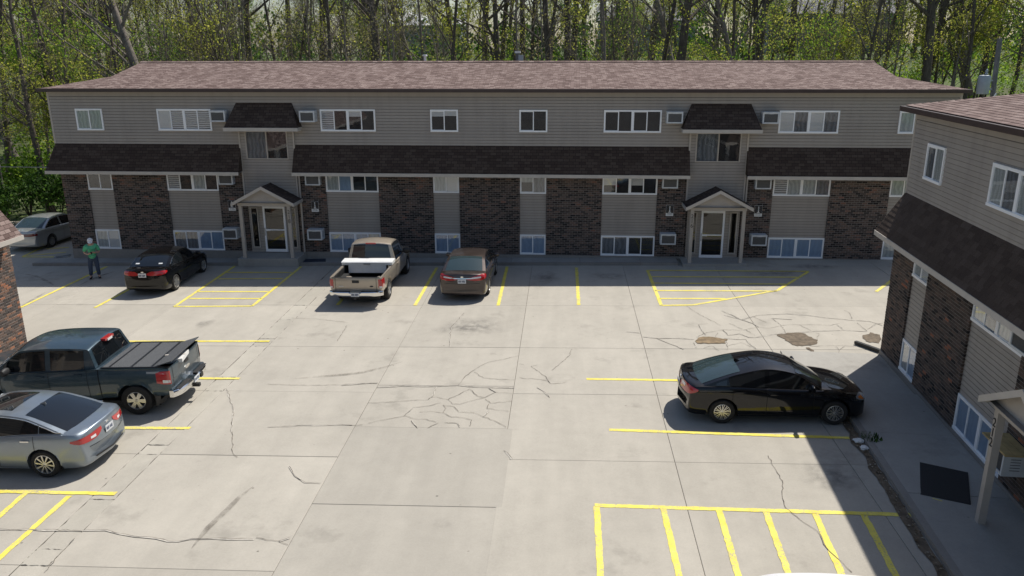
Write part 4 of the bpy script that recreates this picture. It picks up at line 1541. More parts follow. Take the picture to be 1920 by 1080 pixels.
M['car_glass'] = gloss('tinted_car_glass', (0.006, 0.008, 0.010), 0.03, spec=0.9)
M['car_glass_sky'] = gloss('sky_tinted_car_glass', (0.028, 0.048, 0.052), 0.04, spec=0.9)  # teal of the reflected sky painted into the rear glass
M['tyre'] = plain('tyre_rubber', (0.018, 0.017, 0.016), 0.85, noise_amt=0.3, nscale=12)
M['rim'] = gloss('bright_alloy', (0.62, 0.61, 0.58), 0.25, 0.85)
M['rim_grey'] = gloss('grey_alloy', (0.42, 0.42, 0.42), 0.3, 0.8)
M['rim_dark'] = plain('wheel_shadow', (0.02, 0.02, 0.02), 0.7, noise_amt=0)
M['red_lens'] = gloss('red_lens', (0.42, 0.012, 0.014), 0.1, coat=1.0)
M['dark_red_lens'] = gloss('dark_red_lens', (0.16, 0.008, 0.012), 0.1, coat=1.0)
M['white_lens'] = gloss('white_lens', (0.72, 0.72, 0.72), 0.12, coat=1.0)
M['amber_lens'] = gloss('amber_lens', (0.62, 0.17, 0.02), 0.12, coat=1.0)
M['clear_lens'] = gloss('clear_lens', (0.28, 0.29, 0.29), 0.06, 0.3, coat=1.0)
M['chrome'] = gloss('chrome', (0.78, 0.78, 0.77), 0.12, 1.0)
M['plate'] = plain('number_plate', (0.62, 0.64, 0.66), 0.5, noise_amt=0.05)
M['plate_ink'] = plain('number_plate_ink', (0.08, 0.10, 0.16), 0.6, noise_amt=0)
M['seam'] = plain('panel_gap', (0.006, 0.006, 0.006), 0.8, noise_amt=0)
M['plastic'] = plain('grey_black_plastic', (0.022, 0.022, 0.023), 0.6, noise_amt=0.15)
M['lamp_on'] = None


def mesh_loft(rings, closed=True):
    """faces between equal rings, capped at both ends"""
    n = len(rings[0])
    v = [p for r in rings for p in r]
    f = []
    for i in range(len(rings) - 1):
        for k in range(n if closed else n - 1):
            q = (k + 1) % n
            f.append((i * n + k, (i + 1) * n + k, (i + 1) * n + q, i * n + q))
    if closed:
        f.append(tuple(range(n)))
        f.append(tuple(range(len(rings) * n - 1, (len(rings) - 1) * n - 1, -1)))
    return v, f


def spoke_rim(r, style, n, mat):
    """alloy wheel face, axis along +Y (outer side), centre at the origin"""
    b = MB()
    b.lathe([(r, 0.0), (r, 0.012), (r * 0.93, 0.016), (r * 0.9, -0.005), (r * 0.88, -0.06)], 28)
    b.lathe([(r * 0.9, -0.055), (0.001, -0.055)], 28, mi=1)
    b.lathe([(r * 0.22, -0.03), (r * 0.22, 0.006), (r * 0.15, 0.012), (0.001, 0.012)], 14)
    for k in range(n):
        t0 = 2 * math.pi * k / n
        offs = (0.0,) if style != 'twin' else (-0.13, 0.13)
        for o_ in offs:
            t = t0 + o_
            wi, wo = {'wide': (0.30, 0.46), 'thin': (0.10, 0.17), 'twin': (0.07, 0.09), 'steel': (0.3, 0.5)}[style]
            ci, si = math.cos(t0 + o_ * 0.4), math.sin(t0 + o_ * 0.4)
            co, so = math.cos(t), math.sin(t)
            tw = 0.10 if style == 'thin' else 0.0
            co, so = math.cos(t + tw), math.sin(t + tw)
            A = Vector((ci, 0, si)) * r * 0.16
            Bp = Vector((co, 0, so)) * r * 0.93
            ta, tb = Vector((-si, 0, ci)) * r * wi / 2, Vector((-so, 0, co)) * r * wo / 2
            up = Vector((0, 0.010, 0))
            dn = Vector((0, -0.03, 0))
            q = [A - ta, A + ta, Bp + tb, Bp - tb]
            b.add([tuple(p + up) for p in q] + [tuple(p + dn) for p in q], [(0, 1, 2, 3), (0, 4, 5, 1), (1, 5, 6, 2), (2, 6, 7, 3), (3, 7, 4, 0)])
    return b.mesh('rim', [mat, M['rim_dark']], smooth=35, recalc=True)


def add_wheel(root, x, y, r, wdt, side, rimr, style, n, mat):
    k = ('tyre', round(r, 3), round(wdt, 3), round(rimr, 3))
    if k not in _cache:
        b = MB()
        h = wdt / 2
        b.lathe([(rimr * 0.99, h - 0.03), (rimr * 1.02, h - 0.006), (r * 0.90, h), (r * 0.975, h - 0.018), (r, h - 0.05), (r, -h + 0.05), (r * 0.97, -h + 0.01), (rimr, -h + 0.01)], 32)
        b.lathe([(rimr, -h + 0.03), (0.001, -h + 0.03)], 24)
        _cache[k] = b.mesh('wheel', M['tyre'], smooth=40, recalc=True)
    w = link('wheel', _cache[k], root)
    w.location = (x, y, r)
    k2 = ('rim', round(rimr, 3), style, n, mat.name)
    if k2 not in _cache:
        _cache[k2] = spoke_rim(rimr, style, n, mat)
    rm = link('rim', _cache[k2], w)
    rm.location = (0, wdt / 2 - 0.02, 0)
    rm.rotation_euler = (0, rng.uniform(0, 3), 0)
    if side < 0:
        w.rotation_euler = (0, 0, math.pi)
    return w


class Car:
    def __init__(self, name, label, cat, loc, heading, S, paint, group='cars parked in the lot'):
        self.S = S
        self.root = empty(name, (loc[0], loc[1], gz(loc[0])), heading, tilt=True)
        tag(self.root, label, cat, group)
        self.paint = paint
        L, W, H = S['L'], S['W'], S['H']
        self.f, self.r = L / 2, -L / 2
        self.xf = L / 2 - S['fo']
        self.xr = self.xf - S['wb']
        self.zd, self.zs, self.zb = pchip(S['zd']), pchip(S['zs']), pchip(S['zb'])
        self.hwf = pchip(S['hw'])
        self.body()
        self.cabin()
        self.wheels()

    def hw(self, x):
        return self.hwf(x) * self.S['W'] / 2

    def arch(self, x):
        rw = self.S['rw']
        Ra = rw + self.S.get('gap', 0.055)
        z = -1
        for xw in (self.xf, self.xr):
            dx = abs(x - xw)
            if dx < Ra:
                z = max(z, rw * 0.98 + math.sqrt(Ra * Ra - dx * dx))
        return z

    def ring(self, x, cavity):
        S = self.S
        hw, zb, zs, zd = self.hw(x), self.zb(x), self.zs(x), self.zd(x)
        h = zs - zb
        rows = [(0.0, zb), (0.78, zb), (0.925, zb + 0.015), (0.965, zb + 0.10 * h), (0.975, zb + 0.25 * h), (0.985, zb + 0.42 * h), (1.0, zb + 0.60 * h), (1.0, zb + 0.74 * h), (0.985, zb + 0.88 * h), (0.965, zb + 0.955 * h)]
        a = self.arch(x)
        P = []
        for i, (fy, z) in enumerate(rows):
            if i > 0 and a > 0 and z < a:
                z = a + 0.002 * i
                if i == 1:
                    fy = 0.55
                if i == 2:
                    fy = 0.60
                if i == 3 and a > rows[3][1]:
                    fy = max(fy, 0.985)
                if i > 3:
                    fy = max(fy, 0.995)
            P.append((fy * hw, z))
        e = S.get('edge', 0.93)
        if cavity:
            fl = S['floor']
            P += [(e * hw + 0.012, zs), (hw - 0.085, zs), (hw - 0.095, zs - 0.02), (hw - 0.10, fl), (hw * 0.4, fl), (0.0, fl)]
        else:
            dz = zd - zs
            P += [(e * hw + 0.012, zs - 0.002), (e * hw - 0.03, zs + dz * 0.22), (0.84 * hw, zs + dz * 0.45), (0.66 * hw, zs + dz * 0.75), (0.35 * hw, zs + dz * 0.95), (0.0, zd)]
        return P

    def stations(self):
        L = self.S['L']
        xs = set()
        n = 64
        for k in range(n + 1):
            xs.add(round(-L / 2 + L * k / n, 4))
        for e in (0.006, 0.014, 0.026, 0.042, 0.06, 0.085, 0.11):
            xs.add(round(self.f - e, 4))
            xs.add(round(self.r + e, 4))
        Ra = self.S['rw'] + self.S.get('gap', 0.055)
        for xw in (self.xf, self.xr):
            for q in (1.0, 0.995, 0.98, 0.95, 0.9, 0.82, 0.7, 0.55, 0.38, 0.2, 0):
                for s in (-1, 1):
                    xs.add(round(xw + s * q * Ra, 4))
        return sorted(x for x in xs if self.r <= x <= self.f)

    def body(self):
        S = self.S
        rings = []
        bed = S.get('bed')
        xs = self.stations()
        if bed:
            xs = sorted(set(xs) | {bed[0], bed[0] - 0.004, bed[1], bed[1] + 0.004})
        for x in xs:
            P = self.ring(x, bool(bed) and bed[0] <= x <= bed[1])
            full = [(x, y, z) for y, z in P] + [(x, -y, z) for y, z in reversed(P[1:-1])]
            out = []
            for (px, py, pz) in full:
                hw = max(self.hw(px), 1e-3)
                k = (abs(px) / self.f) ** 10
                bow = S.get('bow', 0.10) * k * (py / hw) ** 2
                lean = 0.0
                if px < 0:
                    lean = S.get('lean', 0.0) * k * max(0, pz - 0.55)
                out.append((px - math.copysign(bow, px) + lean, py, pz))
            rings.append(out)
        v, f = mesh_loft(rings)
        b = MB()
        b.add(v, f)
        self.body_o = b.build('body', self.paint, self.root, smooth=38, recalc=True)
        me = self.body_o.data
        self.bvh = BVHTree.FromPolygons([x.co.copy() for x in me.vertices], [tuple(p.vertices) for p in me.polygons])
        # dark underside so that light does not leak through
        MB().box(self.r + 0.5, self.f - 0.5, -S['W'] * 0.36, S['W'] * 0.36, 0.16, 0.3).build('underbody', M['plastic'], self.root)

    # --- greenhouse
    def roofz(self, x):
        return self.rz_(x)

    def belt(self, x):
        return self.zs(x) - 0.01

    def gb(self, x):
        return self.hw(x) * self.S.get('gbf', 0.90)

    def side_y(self, x, z):
        zb_ = self.belt(x)
        t = max(0, z - zb_)
        return self.gb(x) - self.S.get('tumble', 0.30) * t - 0.05 * t * t

    def rail(self, x):
        return max(self.belt(x) + 0.001, self.roofz(x) - self.S.get('crown', 0.055))

    def roof_pt(self, x, f):
        """point on the roof/glass skin, f = -1..1 across"""
        yr_ = self.side_y(x, self.rail(x))
        z = self.rail(x) + (self.roofz(x) - self.rail(x)) * (1 - abs(f) ** 2.4)
        S = self.S
        xa, xb_, xc, xd = S['xA'], S['xB'], S['xC'], S['xD']
        bowx = 0.0
        xm = (xb_ + xc) / 2
        if x > xm:
            bowx = S.get('bowf', 0.13) * min(1, (x - xm) / (xa - xm))
        else:
            bowx = -S.get('bowr', 0.09) * min(1, (xm - x) / (xm - xd))
        return Vector((x + bowx * (1 - f * f), yr_ * f, z))

    def cabin(self):
        S = self.S
        xa, xb_, xc, xd = S['xA'], S['xB'], S['xC'], S['xD']
        H = S['H']
        zA, zD = self.zd(xa) - 0.03, (self.zd(xd) - 0.02 if not S.get('bed') else self.zs(xd) + 0.02)
        zB, zC = S.get('zB', H - 0.05), S.get('zC', H - 0.045)
        mid = (xb_ + xc) / 2
        if S.get('bed'):
            pts = [(xd, zD), (xd + (xc - xd) * 0.5, zD + (zC - zD) * 0.52), (xc, zC), (xc + 0.12, H - 0.018), (mid, H), (xb_, zB), (xb_ + (xa - xb_) * 0.5, zB + (zA - zB) * 0.46), (xa, zA)]
        else:
            pts = [(xd, zD), (xd + (xc - xd) * 0.5, zD + (zC - zD) * 0.57), (xc, zC), (mid, H), (xb_, zB), (xb_ + (xa - xb_) * 0.5, zB + (zA - zB) * 0.46), (xa, zA)]
        self.rz_ = pchip(pts)
        n = 46
        xs = sorted({xd + (xa - xd) * k / n for k in range(n + 1)} | {xd + (xc - xd) * k / 8 for k in range(9)})
        rings = []
        for x in xs:
            zr_, zb_ = self.rail(x), self.belt(x) - 0.08
            P = []
            for k in range(7):
                z = zb_ + (zr_ - zb_) * k / 6
                P.append((x, self.side_y(x, z), z))
            nroof = 12
            for k in range(1, nroof):
                p = self.roof_pt(x, 1 - 2 * k / nroof)
                P.append(tuple(p))
            for k in range(6, -1, -1):
                z = zb_ + (zr_ - zb_) * k / 6
                P.append((x, -self.side_y(x, z), z))
            rings.append(P)
        v, f = mesh_loft(rings)
        b = MB()
        b.add(v, f)
        self.cab_o = b.build('cabin', self.paint, self.root, smooth=50, recalc=True)
        me = self.cab_o.data
        self.cbvh = BVHTree.FromPolygons([x.co.copy() for x in me.vertices], [tuple(p.vertices) for p in me.polygons])
        # glazing
        gm = S.get('glass', M['car_glass'])
        self.glass_sheet('windscreen', xb_ + 0.05, xa - 0.10, gm, S.get('wsf', 0.90))
        self.glass_sheet('rear_window', xd + S.get('rw0', 0.05), xc - S.get('rw1', 0.02), S.get('rglass', gm), S.get('rwf', 0.86))
        for s in (-1, 1):
            for (x0, x1) in S['side_windows']:
                self.side_pane(s, x0, x1, gm)

    def glass_sheet(self, name, x0, x1, mat, frac, off=0.006):
        n, m = 14, 12
        b = MB()
        for i in range(n + 1):
            x = x0 + (x1 - x0) * i / n
            for k in range(m + 1):
                f = frac * (1 - 2 * k / m)
                p = self.roof_pt(x, f)
                q = self.roof_pt(x + 0.01, f)
                r_ = self.roof_pt(x, f + 0.02)
                nn = (q - p).cross(r_ - p).normalized()
                if nn.z < 0:
                    nn = -nn
                b.v.append(tuple(p + nn * off))
        for i in range(n):
            for k in range(m):
                a = i * (m + 1) + k
                b.f.append((a, a + 1, a + m + 2, a + m + 1))
                b.m.append(0)
        return b.build(name, mat, self.root, smooth=180, recalc=False)

    def side_pane(self, s, x0, x1, mat, lo=0.03, hi=0.045):
        S = self.S
        n, m = 18, 5
        b = MB()
        cols = []
        for i in range(n + 1):
            x = x0 + (x1 - x0) * i / n
            z0, z1 = self.belt(x) + lo, self.rail(x) - hi
            if z1 - z0 < 0.012:
                z1 = z0 + 0.012 if i in (0, n) else z0 + 0.012
            cols.append([(x, s * (self.side_y(x, z0 + (z1 - z0) * k / m) + 0.006), z0 + (z1 - z0) * k / m) for k in range(m + 1)])
        b.v = [p for c in cols for p in c]
        for i in range(n):
            for k in range(m):
                a = i * (m + 1) + k
                fq = (a, a + 1, a + m + 2, a + m + 1)
                b.f.append(fq if s < 0 else fq[::-1])
                b.m.append(0)
        o = b.build('side_window', mat, self.root, smooth=180)
        trim = S.get('trim')
        if trim:
            t = MB()
            top = [(c[-1][0], c[-1][1] + s * 0.002, c[-1][2] + 0.012) for c in cols]
            bot = [(c[0][0], c[0][1] + s * 0.004, c[0][2] - 0.012) for c in cols]
            for pl in ((top,) if trim == 'top' else (top, bot)):
                t.tube(pl, 0.009, 5)
            t.build('window_trim', M['chrome'], o, smooth=60)
        return o

    def wheels(self):
        S = self.S
        for x in (self.xf, self.xr):
            for s in (-1, 1):
                add_wheel(self.root, x, s * (S['W'] / 2 * 0.985 - S.get('tw', 0.21) / 2), S['rw'], S.get('tw', 0.21), s, S['rim'], S['rstyle'], S['rn'], S.get('rmat', M['rim']))

    # --- conforming patches
    def hitp(self, o, d, cab=False):
        o, d = Vector(o), Vector(d).normalized()
        loc, nor, _, _ = (self.cbvh if cab else self.bvh).ray_cast(o, d)
        if loc is None:
            return None
        if nor.dot(d) > 0:
            nor = -nor
        return loc + nor * 0.005

    def wrap_patch(self, name, cols, mat, n=10, m=5, off=0.004, cx=None, parent=None, sub=True):
        """cols: list of (angle from the rear/front axis in degrees, zlow, zhigh); rays run towards a point inside the car"""
        cxp, ang0 = cx
        fz0 = pchip([(c[0], c[1]) for c in cols])
        fz1 = pchip([(c[0], c[2]) for c in cols])
        a0, a1 = cols[0][0], cols[-1][0]
        b = MB()
        ok = True
        for i in range(n + 1):
            a = a0 + (a1 - a0) * i / n
            t = R(ang0 + a)
            d = Vector((math.cos(t), math.sin(t), 0))
            for k in range(m + 1):
                z = fz0(a) + (fz1(a) - fz0(a)) * k / m
                p = self.hitp(Vector((cxp, 0, z)) + d * 4, -d)
                if p is None:
                    p = Vector((cxp, 0, z)) + d * 0.9
                p = p + d * off
                b.v.append(tuple(p))
        for i in range(n):
            for k in range(m):
                q = i * (m + 1) + k
                b.f.append((q, q + m + 1, q + m + 2, q + 1))
                b.m.append(0)
        return b.build(name, mat, parent or self.root, smooth=180)

    def flat_patch(self, name, axis, poly, mat, off=0.004, n=6, m=6, parent=None, side=1):
        """quad patch projected onto the body; axis 'rear': poly of (y, z); 'side': poly of (x, z); 'top': (x, y)"""
        A, B, C, D = [Vector((*p, 0)) for p in poly]
        b = MB()
        for i in range(n + 1):
            for k in range(m + 1):
                u, w_ = i / n, k / m
                p = (A.lerp(B, u)).lerp(D.lerp(C, u), w_)
                if axis == 'rear':
                    o, d = Vector((-6, p.x, p.y)), Vector((1, 0, 0))
                elif axis == 'front':
                    o, d = Vector((6, p.x, p.y)), Vector((-1, 0, 0))
                elif axis == 'side':
                    o, d = Vector((p.x, side * 4, p.y)), Vector((0, -side, 0))
                else:
                    o, d = Vector((p.x, p.y, 5)), Vector((0, 0, -1))
                q = self.hitp(o, d)
                if q is None:
                    q = o + d * (6 - self.f)
                b.v.append(tuple(q - d * off))
        for i in range(n):
            for k in range(m):
                q = i * (m + 1) + k
                fq = (q, q + m + 1, q + m + 2, q + 1)
                b.f.append(fq)
                b.m.append(0)
        return b.build(name, mat, parent or self.root, smooth=180)

    def seam(self, axis, pts, width=0.009, side=1, mat=None, name='panel_gap', cab=False):
        P = []
        pts = [Vector((*p, 0)) for p in pts]
        for a, c in zip(pts, pts[1:]):
            n = max(2, int((c - a).length / 0.05))
            for k in range(n + 1):
                p = a.lerp(c, k / n)
                if axis == 'side':
                    o, d = Vector((p.x, side * 4, p.y)), Vector((0, -side, 0))
                elif axis == 'rear':
                    o, d = Vector((-6, p.x, p.y)), Vector((1, 0, 0))
                else:
                    o, d = Vector((p.x, p.y, 5)), Vector((0, 0, -1))
                q = self.hitp(o, d, cab)
                if q is not None:
                    P.append((q + Vector((0, 0, 0)) - d * 0.0, d))
        if len(P) < 2:
            return
        b = MB()
        for i, (q, d) in enumerate(P):
            t = (P[min(i + 1, len(P) - 1)][0] - P[max(i - 1, 0)][0])
            t = t.normalized() if t.length > 1e-6 else Vector((1, 0, 0))
            nn = t.cross(d).normalized() * width / 2
            b.v += [tuple(q + nn - d * 0.001), tuple(q - nn - d * 0.001)]
        for i in range(len(P) - 1):
            b.f.append((2 * i, 2 * i + 1, 2 * i + 3, 2 * i + 2))
            b.m.append(0)
        return b.build(name, mat or M['seam'], self.body_o)

    def doors(self, xs, zlo, side_all=(-1, 1), handles=None, top=None):
        for s in side_all:
            for x in xs:
                zt = self.zs(x) - 0.02
                self.seam('side', [(x, zt), (x - 0.0, zlo + 0.12), (x, zlo)], side=s)
            self.seam('side', [(min(xs), zlo), (max(xs), zlo)], side=s)
            for hx in handles or []:
                z = self.zs(hx) - 0.11
                q = self.hitp(Vector((hx, s * 4, z)), Vector((0, -s, 0)))
                if q is not None:
                    b = MB()
                    b.box(q.x - 0.10, q.x + 0.10, q.y - (0.0 if s > 0 else 0.035), q.y + (0.035 if s > 0 else 0.0), z - 0.014, z + 0.014)
                    b.build('door_handle', self.S.get('hmat', self.paint), self.root, smooth=30)

    def mirrors(self, x, z, size=1.0, mat=None):
        for s in (-1, 1):
            y0 = s * (self.side_y(x, z) + 0.02)
            b = MB()
            prof = []
            for t, sc in ((0.0, 0.75), (0.25, 1.0), (0.75, 1.0), (1.0, 0.7)):
                yy = y0 + s * (0.05 + 0.20 * t) * size
                ring = []
                for k in range(10):
                    a = 2 * math.pi * k / 10
                    ring.append((x - 0.02 + 0.055 * size * sc * math.cos(a), yy, z + 0.085 * size * sc * math.sin(a) + 0.05))
                prof.append(ring)
            v, f = mesh_loft(prof)
            b.add(v, f)
            b.box(x - 0.05, x + 0.02, min(y0 - s * 0.06, y0 + s * 0.1), max(y0 - s * 0.06, y0 + s * 0.1), z - 0.02, z + 0.03)
            o = b.build('door_mirror', mat or self.paint, self.root, smooth=50, recalc=True)

    def plate_at(self, z, y=0.0, w=0.31, h=0.155):
        q = self.hitp(Vector((-6, y, z)), Vector((1, 0, 0)))
        x = (q.x if q else self.r) - 0.012
        pl = MB().box(x - 0.006, x + 0.002, y - w / 2, y + w / 2, z - h / 2, z + h / 2).build('number_plate', M['plate'], self.root)
        b = MB()
        yy = y - w / 2 + 0.045
        rr = random.Random(int(1000 * abs(self.root.location.x)))
        for k in range(6):
            cw = 0.028
            b.box(x - 0.0085, x - 0.0061, yy, yy + cw, z - 0.042 + rr.uniform(0, .01), z + 0.038 - rr.uniform(0, .012))
            yy += cw + 0.010 + (0.02 if k == 2 else 0)
        b.build('plate_print', M['plate_ink'], pl)
        return pl

    def emblem(self, z, w=0.11, h=0.055, axis='rear', y=0.0, mat=None):
        q = self.hitp(Vector((-6, y, z)), Vector((1, 0, 0)))
        if q is None:
            return
        b = MB()
        v = [(q.x - 0.010, y, z)]
        for k in range(16):
            t = 2 * math.pi * k / 16
            v.append((q.x - 0.006, y + math.cos(t) * w / 2, z + math.sin(t) * h / 2))
        for k in range(16):
            t = 2 * math.pi * k / 16
            v.append((q.x + 0.02, y + math.cos(t) * w / 2, z + math.sin(t) * h / 2))
        f = [(0, 1 + k, 1 + (k + 1) % 16) for k in range(16)] + [(1 + k, 17 + k, 17 + (k + 1) % 16, 1 + (k + 1) % 16) for k in range(16)]
        b.add(v, f)
        b.build('emblem', mat or M['chrome'], self.root, recalc=True)

    def antenna_fin(self, x, f=0.0):
        p = self.roof_pt(x, f)
        b = MB()
        v = [(p.x - 0.09, p.y - 0.02, p.z - 0.01), (p.x + 0.09, p.y - 0.012, p.z - 0.005), (p.x + 0.09, p.y + 0.012, p.z - 0.005), (p.x - 0.09, p.y + 0.02, p.z - 0.01), (p.x - 0.085, p.y, p.z + 0.06), (p.x - 0.03, p.y, p.z + 0.045)]
        b.add(v, [(0, 1, 5, 4), (1, 2, 5), (2, 3, 4, 5), (3, 0, 4)])
        b.build('antenna', self.S.get('finmat', self.paint), self.root, recalc=True)


def sedan_spec(L, W, H, wb, fo, deck=1.0, lip=0.10, xA=1.28, xB=0.45, xCf=1.50, xDf=0.58, **kw):
    f, r = L / 2, -L / 2
    k = H / 1.45
    S = dict(L=L, W=W, H=H, wb=wb, fo=fo, rw=0.318, rim=0.205, rstyle='twin', rn=8, tw=0.205, bow=0.16, lean=0.10,
             zd=[(r, 0.66 * k), (r + 0.012, 0.82 * k), (r + 0.03, 0.93 * k), (r + 0.06, (deck - 0.01) * k), (r + lip, deck * k), (r + 0.32, (deck + 0.005) * k), (r + 0.75, (deck + 0.015) * k), (0, 0.99 * k), (f - xA, 0.965 * k), (f - 0.85, 0.91 * k), (f - 0.42, 0.81 * k), (f - 0.16, 0.70 * k), (f - 0.05, 0.60 * k), (f, 0.48 * k)],
             zs=[(r, 0.60 * k), (r + 0.012, 0.74 * k), (r + 0.03, 0.85 * k), (r + 0.08, 0.91 * k), (r + 0.25, (deck - 0.055) * k), (r + 0.9, (deck - 0.04) * k), (0, 0.925 * k), (f - xA, 0.89 * k), (f - 0.8, 0.84 * k), (f - 0.38, 0.735 * k), (f - 0.14, 0.63 * k), (f - 0.04, 0.54 * k), (f, 0.44 * k)],
             zb=[(r, 0.40), (r + 0.02, 0.31), (r + 0.10, 0.25), (r + 0.4, 0.21), (r + 1.1, 0.185), (f - 1.1, 0.185), (f - 0.4, 0.19), (f - 0.06, 0.23), (f, 0.32)],
             hw=[(r, 0.80), (r + 0.012, 0.85), (r + 0.04, 0.885), (r + 0.12, 0.925), (r + 0.4, 0.97), (r + 0.95, 0.997), (0, 1.0), (f - 1.0, 0.995), (f - 0.5, 0.955), (f - 0.2, 0.87), (f - 0.07, 0.77), (f - 0.02, 0.69), (f, 0.60)],
             xA=f - xA + 0.02, xB=f - xA - (1.28 - xB) if False else xB, xC=r + xCf, xD=r + xDf, gbf=0.915, tumble=0.33)
    S.update(kw)
    return S


def sedan_rear_details(c, lamp_cols, zplate, lens=None, white=None, emblem_z=None):
    for s in (-1, 1):
        cols = lamp_cols
        o = c.wrap_patch('tail_light', [(a * s if s > 0 else a * s, z0, z1) for a, z0, z1 in cols] if s > 0 else [(-a, z0, z1) for a, z0, z1 in reversed(cols)], lens or M['red_lens'], cx=(c.r + 1.0, 180), off=0.006)
        if white:
            w = white if s > 0 else [(-a, z0, z1) for a, z0, z1 in reversed(white)]
            c.wrap_patch('white_lens', w, M['white_lens'], cx=(c.r + 1.0, 180), off=0.010, parent=o, n=5, m=3)
    c.plate_at(zplate)
    if emblem_z:
        c.emblem(emblem_z)


def front_details(c, cols, amber=None, grille=None):
    for s in (-1, 1):
        cc = cols if s > 0 else [(-a, z0, z1) for a, z0, z1 in reversed(cols)]
        o = c.wrap_patch('headlight', cc, M['clear_lens'], cx=(c.f - 1.0, 0), off=0.006)
        if amber:
            aa = amber if s > 0 else [(-a, z0, z1) for a, z0, z1 in reversed(amber)]
            c.wrap_patch('amber_lens', aa, M['amber_lens'], cx=(c.f - 1.0, 0), off=0.010, parent=o, n=5, m=3)
    gr = grille or [(-0.5, 0.30), (0.5, 0.30), (0.42, 0.46), (-0.42, 0.46)]
    c.flat_patch('grille', 'front', gr, M['plastic'], off=0.006)

BLACK1 = car_paint('black_paint', (0.0025, 0.0025, 0.0035), 0.0, 0.22, dirt=0.012)
BLACK2 = car_paint('black_paint_dusty', (0.0025, 0.0025, 0.003), 0.0, 0.24, dirt=0.015)
BROWN = car_paint('brown_metallic_paint', (0.056, 0.040, 0.034), 0.5, 0.30)
TAN = car_paint('gold_tan_metallic_paint', (0.42, 0.36, 0.285), 0.5, 0.35)
TEAL = car_paint('dark_teal_metallic_paint', (0.034, 0.062, 0.082), 0.45, 0.28)
BLUEGREY = car_paint('blue_grey_metallic_paint', (0.25, 0.29, 0.33), 0.65, 0.28)
SILVER = car_paint('silver_metallic_paint', (0.40, 0.41, 0.41), 0.6, 0.32)
WHITE = car_paint('white_paint', (0.72, 0.72, 0.71), 0.0, 0.3)

# black sedan nosed up to the right-hand pavement
S = sedan_spec(4.64, 1.78, 1.43, 2.72, 0.93, deck=1.03, xA=1.24, xB=0.36, xCf=1.45, xDf=0.44, zC=1.335, zB=1.345, rn=10, rmat=M['rim'], rim=0.205, rglass=M['car_glass_sky'])
S['side_windows'] = [(-1.50, -1.24), (-1.20, -0.33), (-0.22, 0.80)]
fx = (4.04 + 6.78) / 2
c = Car('sedan', 'black sedan with silver hubcaps nosed up to the pavement of the near right block', 'car', (fx - 0.05, -15.22), R(0.0), S, BLACK1)
sedan_rear_details(c, [(8, 0.79, 0.86), (20, 0.76, 0.96), (34, 0.74, 0.97), (48, 0.80, 0.94), (54, 0.86, 0.90)], 0.80, white=[(18, 0.87, 0.945), (30, 0.86, 0.93)], emblem_z=0.94)
front_details(c, [(14, 0.56, 0.63), (30, 0.58, 0.72), (46, 0.63, 0.75), (56, 0.70, 0.74)], amber=[(42, 0.64, 0.72), (52, 0.69, 0.73)])
c.doors([-1.10, -0.27, 0.85], 0.26, handles=[-0.95, -0.1])
c.mirrors(0.80, 0.95)
c.antenna_fin(-0.82)
c.seam('rear', [(-0.62, 0.72), (0.62, 0.72)], 0.012)

# black sedan by the man
S = sedan_spec(4.53, 1.775, 1.46, 2.65, 0.90, deck=1.06, xA=1.26, xB=0.30, xCf=1.38, xDf=0.60, rstyle='steel', rn=7, rmat=M['rim'], rim=0.215, trim='both')
S['side_windows'] = [(-1.42, -0.32), (-0.2, 0.76)]
c2 = Car('sedan', 'black sedan with chrome window trim parked beside the man in the green shirt', 'car', (-16.26, -3.38), R(90 + 1.5), S, BLACK2)
sedan_rear_details(c2, [(10, 0.86, 0.92), (20, 0.83, 0.99), (34, 0.83, 1.0), (48, 0.88, 1.0), (54, 0.93, 0.97)], 0.86, emblem_z=0.985)
front_details(c2, [(14, 0.58, 0.65), (30, 0.60, 0.74), (50, 0.68, 0.76)])
c2.doors([-1.05, -0.26, 0.85], 0.26, handles=[-0.92, -0.1])
c2.mirrors(0.78, 0.97)
c2.antenna_fin(-0.75)
c2.seam('rear', [(-0.62, 0.72), (0.62, 0.72)], 0.014)
for s in (-1, 1):
    o = c2.glass_sheet('window_sticker', c2.S['xD'] + 0.16, c2.S['xD'] + 0.22, M['plate'], 0.1, 0.010)
    o.location = (0, s * 0.46, -0.004)

# brown sedan seen from behind
S = sedan_spec(4.87, 1.83, 1.47, 2.776, 0.98, deck=1.05, xA=1.30, xB=0.30, xCf=1.45, xDf=0.58, rn=5, rstyle='wide', rmat=M['rim_grey'], rim=0.21, rglass=M['car_glass_sky'])
S['side_windows'] = [(-1.48, -0.36), (-0.25, 0.82)]
c3 = Car('sedan', 'brown metallic sedan parked nose-in, second vehicle right of entrance 218', 'car', (-3.62, -3.78), R(90 - 1.0), S, BROWN)
sedan_rear_details(c3, [(9, 0.86, 0.91), (20, 0.82, 0.94), (34, 0.80, 1.00), (48, 0.86, 1.03), (55, 0.93, 1.0)], 0.80, white=[(22, 0.88, 0.93), (40, 0.90, 0.96)], emblem_z=0.955)
front_details(c3, [(14, 0.58, 0.65), (30, 0.60, 0.74), (50, 0.68, 0.76)])
c3.doors([-1.15, -0.3, 0.9], 0.26, handles=[-1.0, -0.15])
c3.mirrors(0.80, 0.97)
c3.seam('rear', [(-0.66, 0.70), (0.66, 0.70)], 0.014)
c3.flat_patch('chrome_strip', 'rear', [(-0.40, 0.885), (0.40, 0.885), (0.40, 0.915), (-0.40, 0.915)], M['chrome'], off=0.012, m=2)

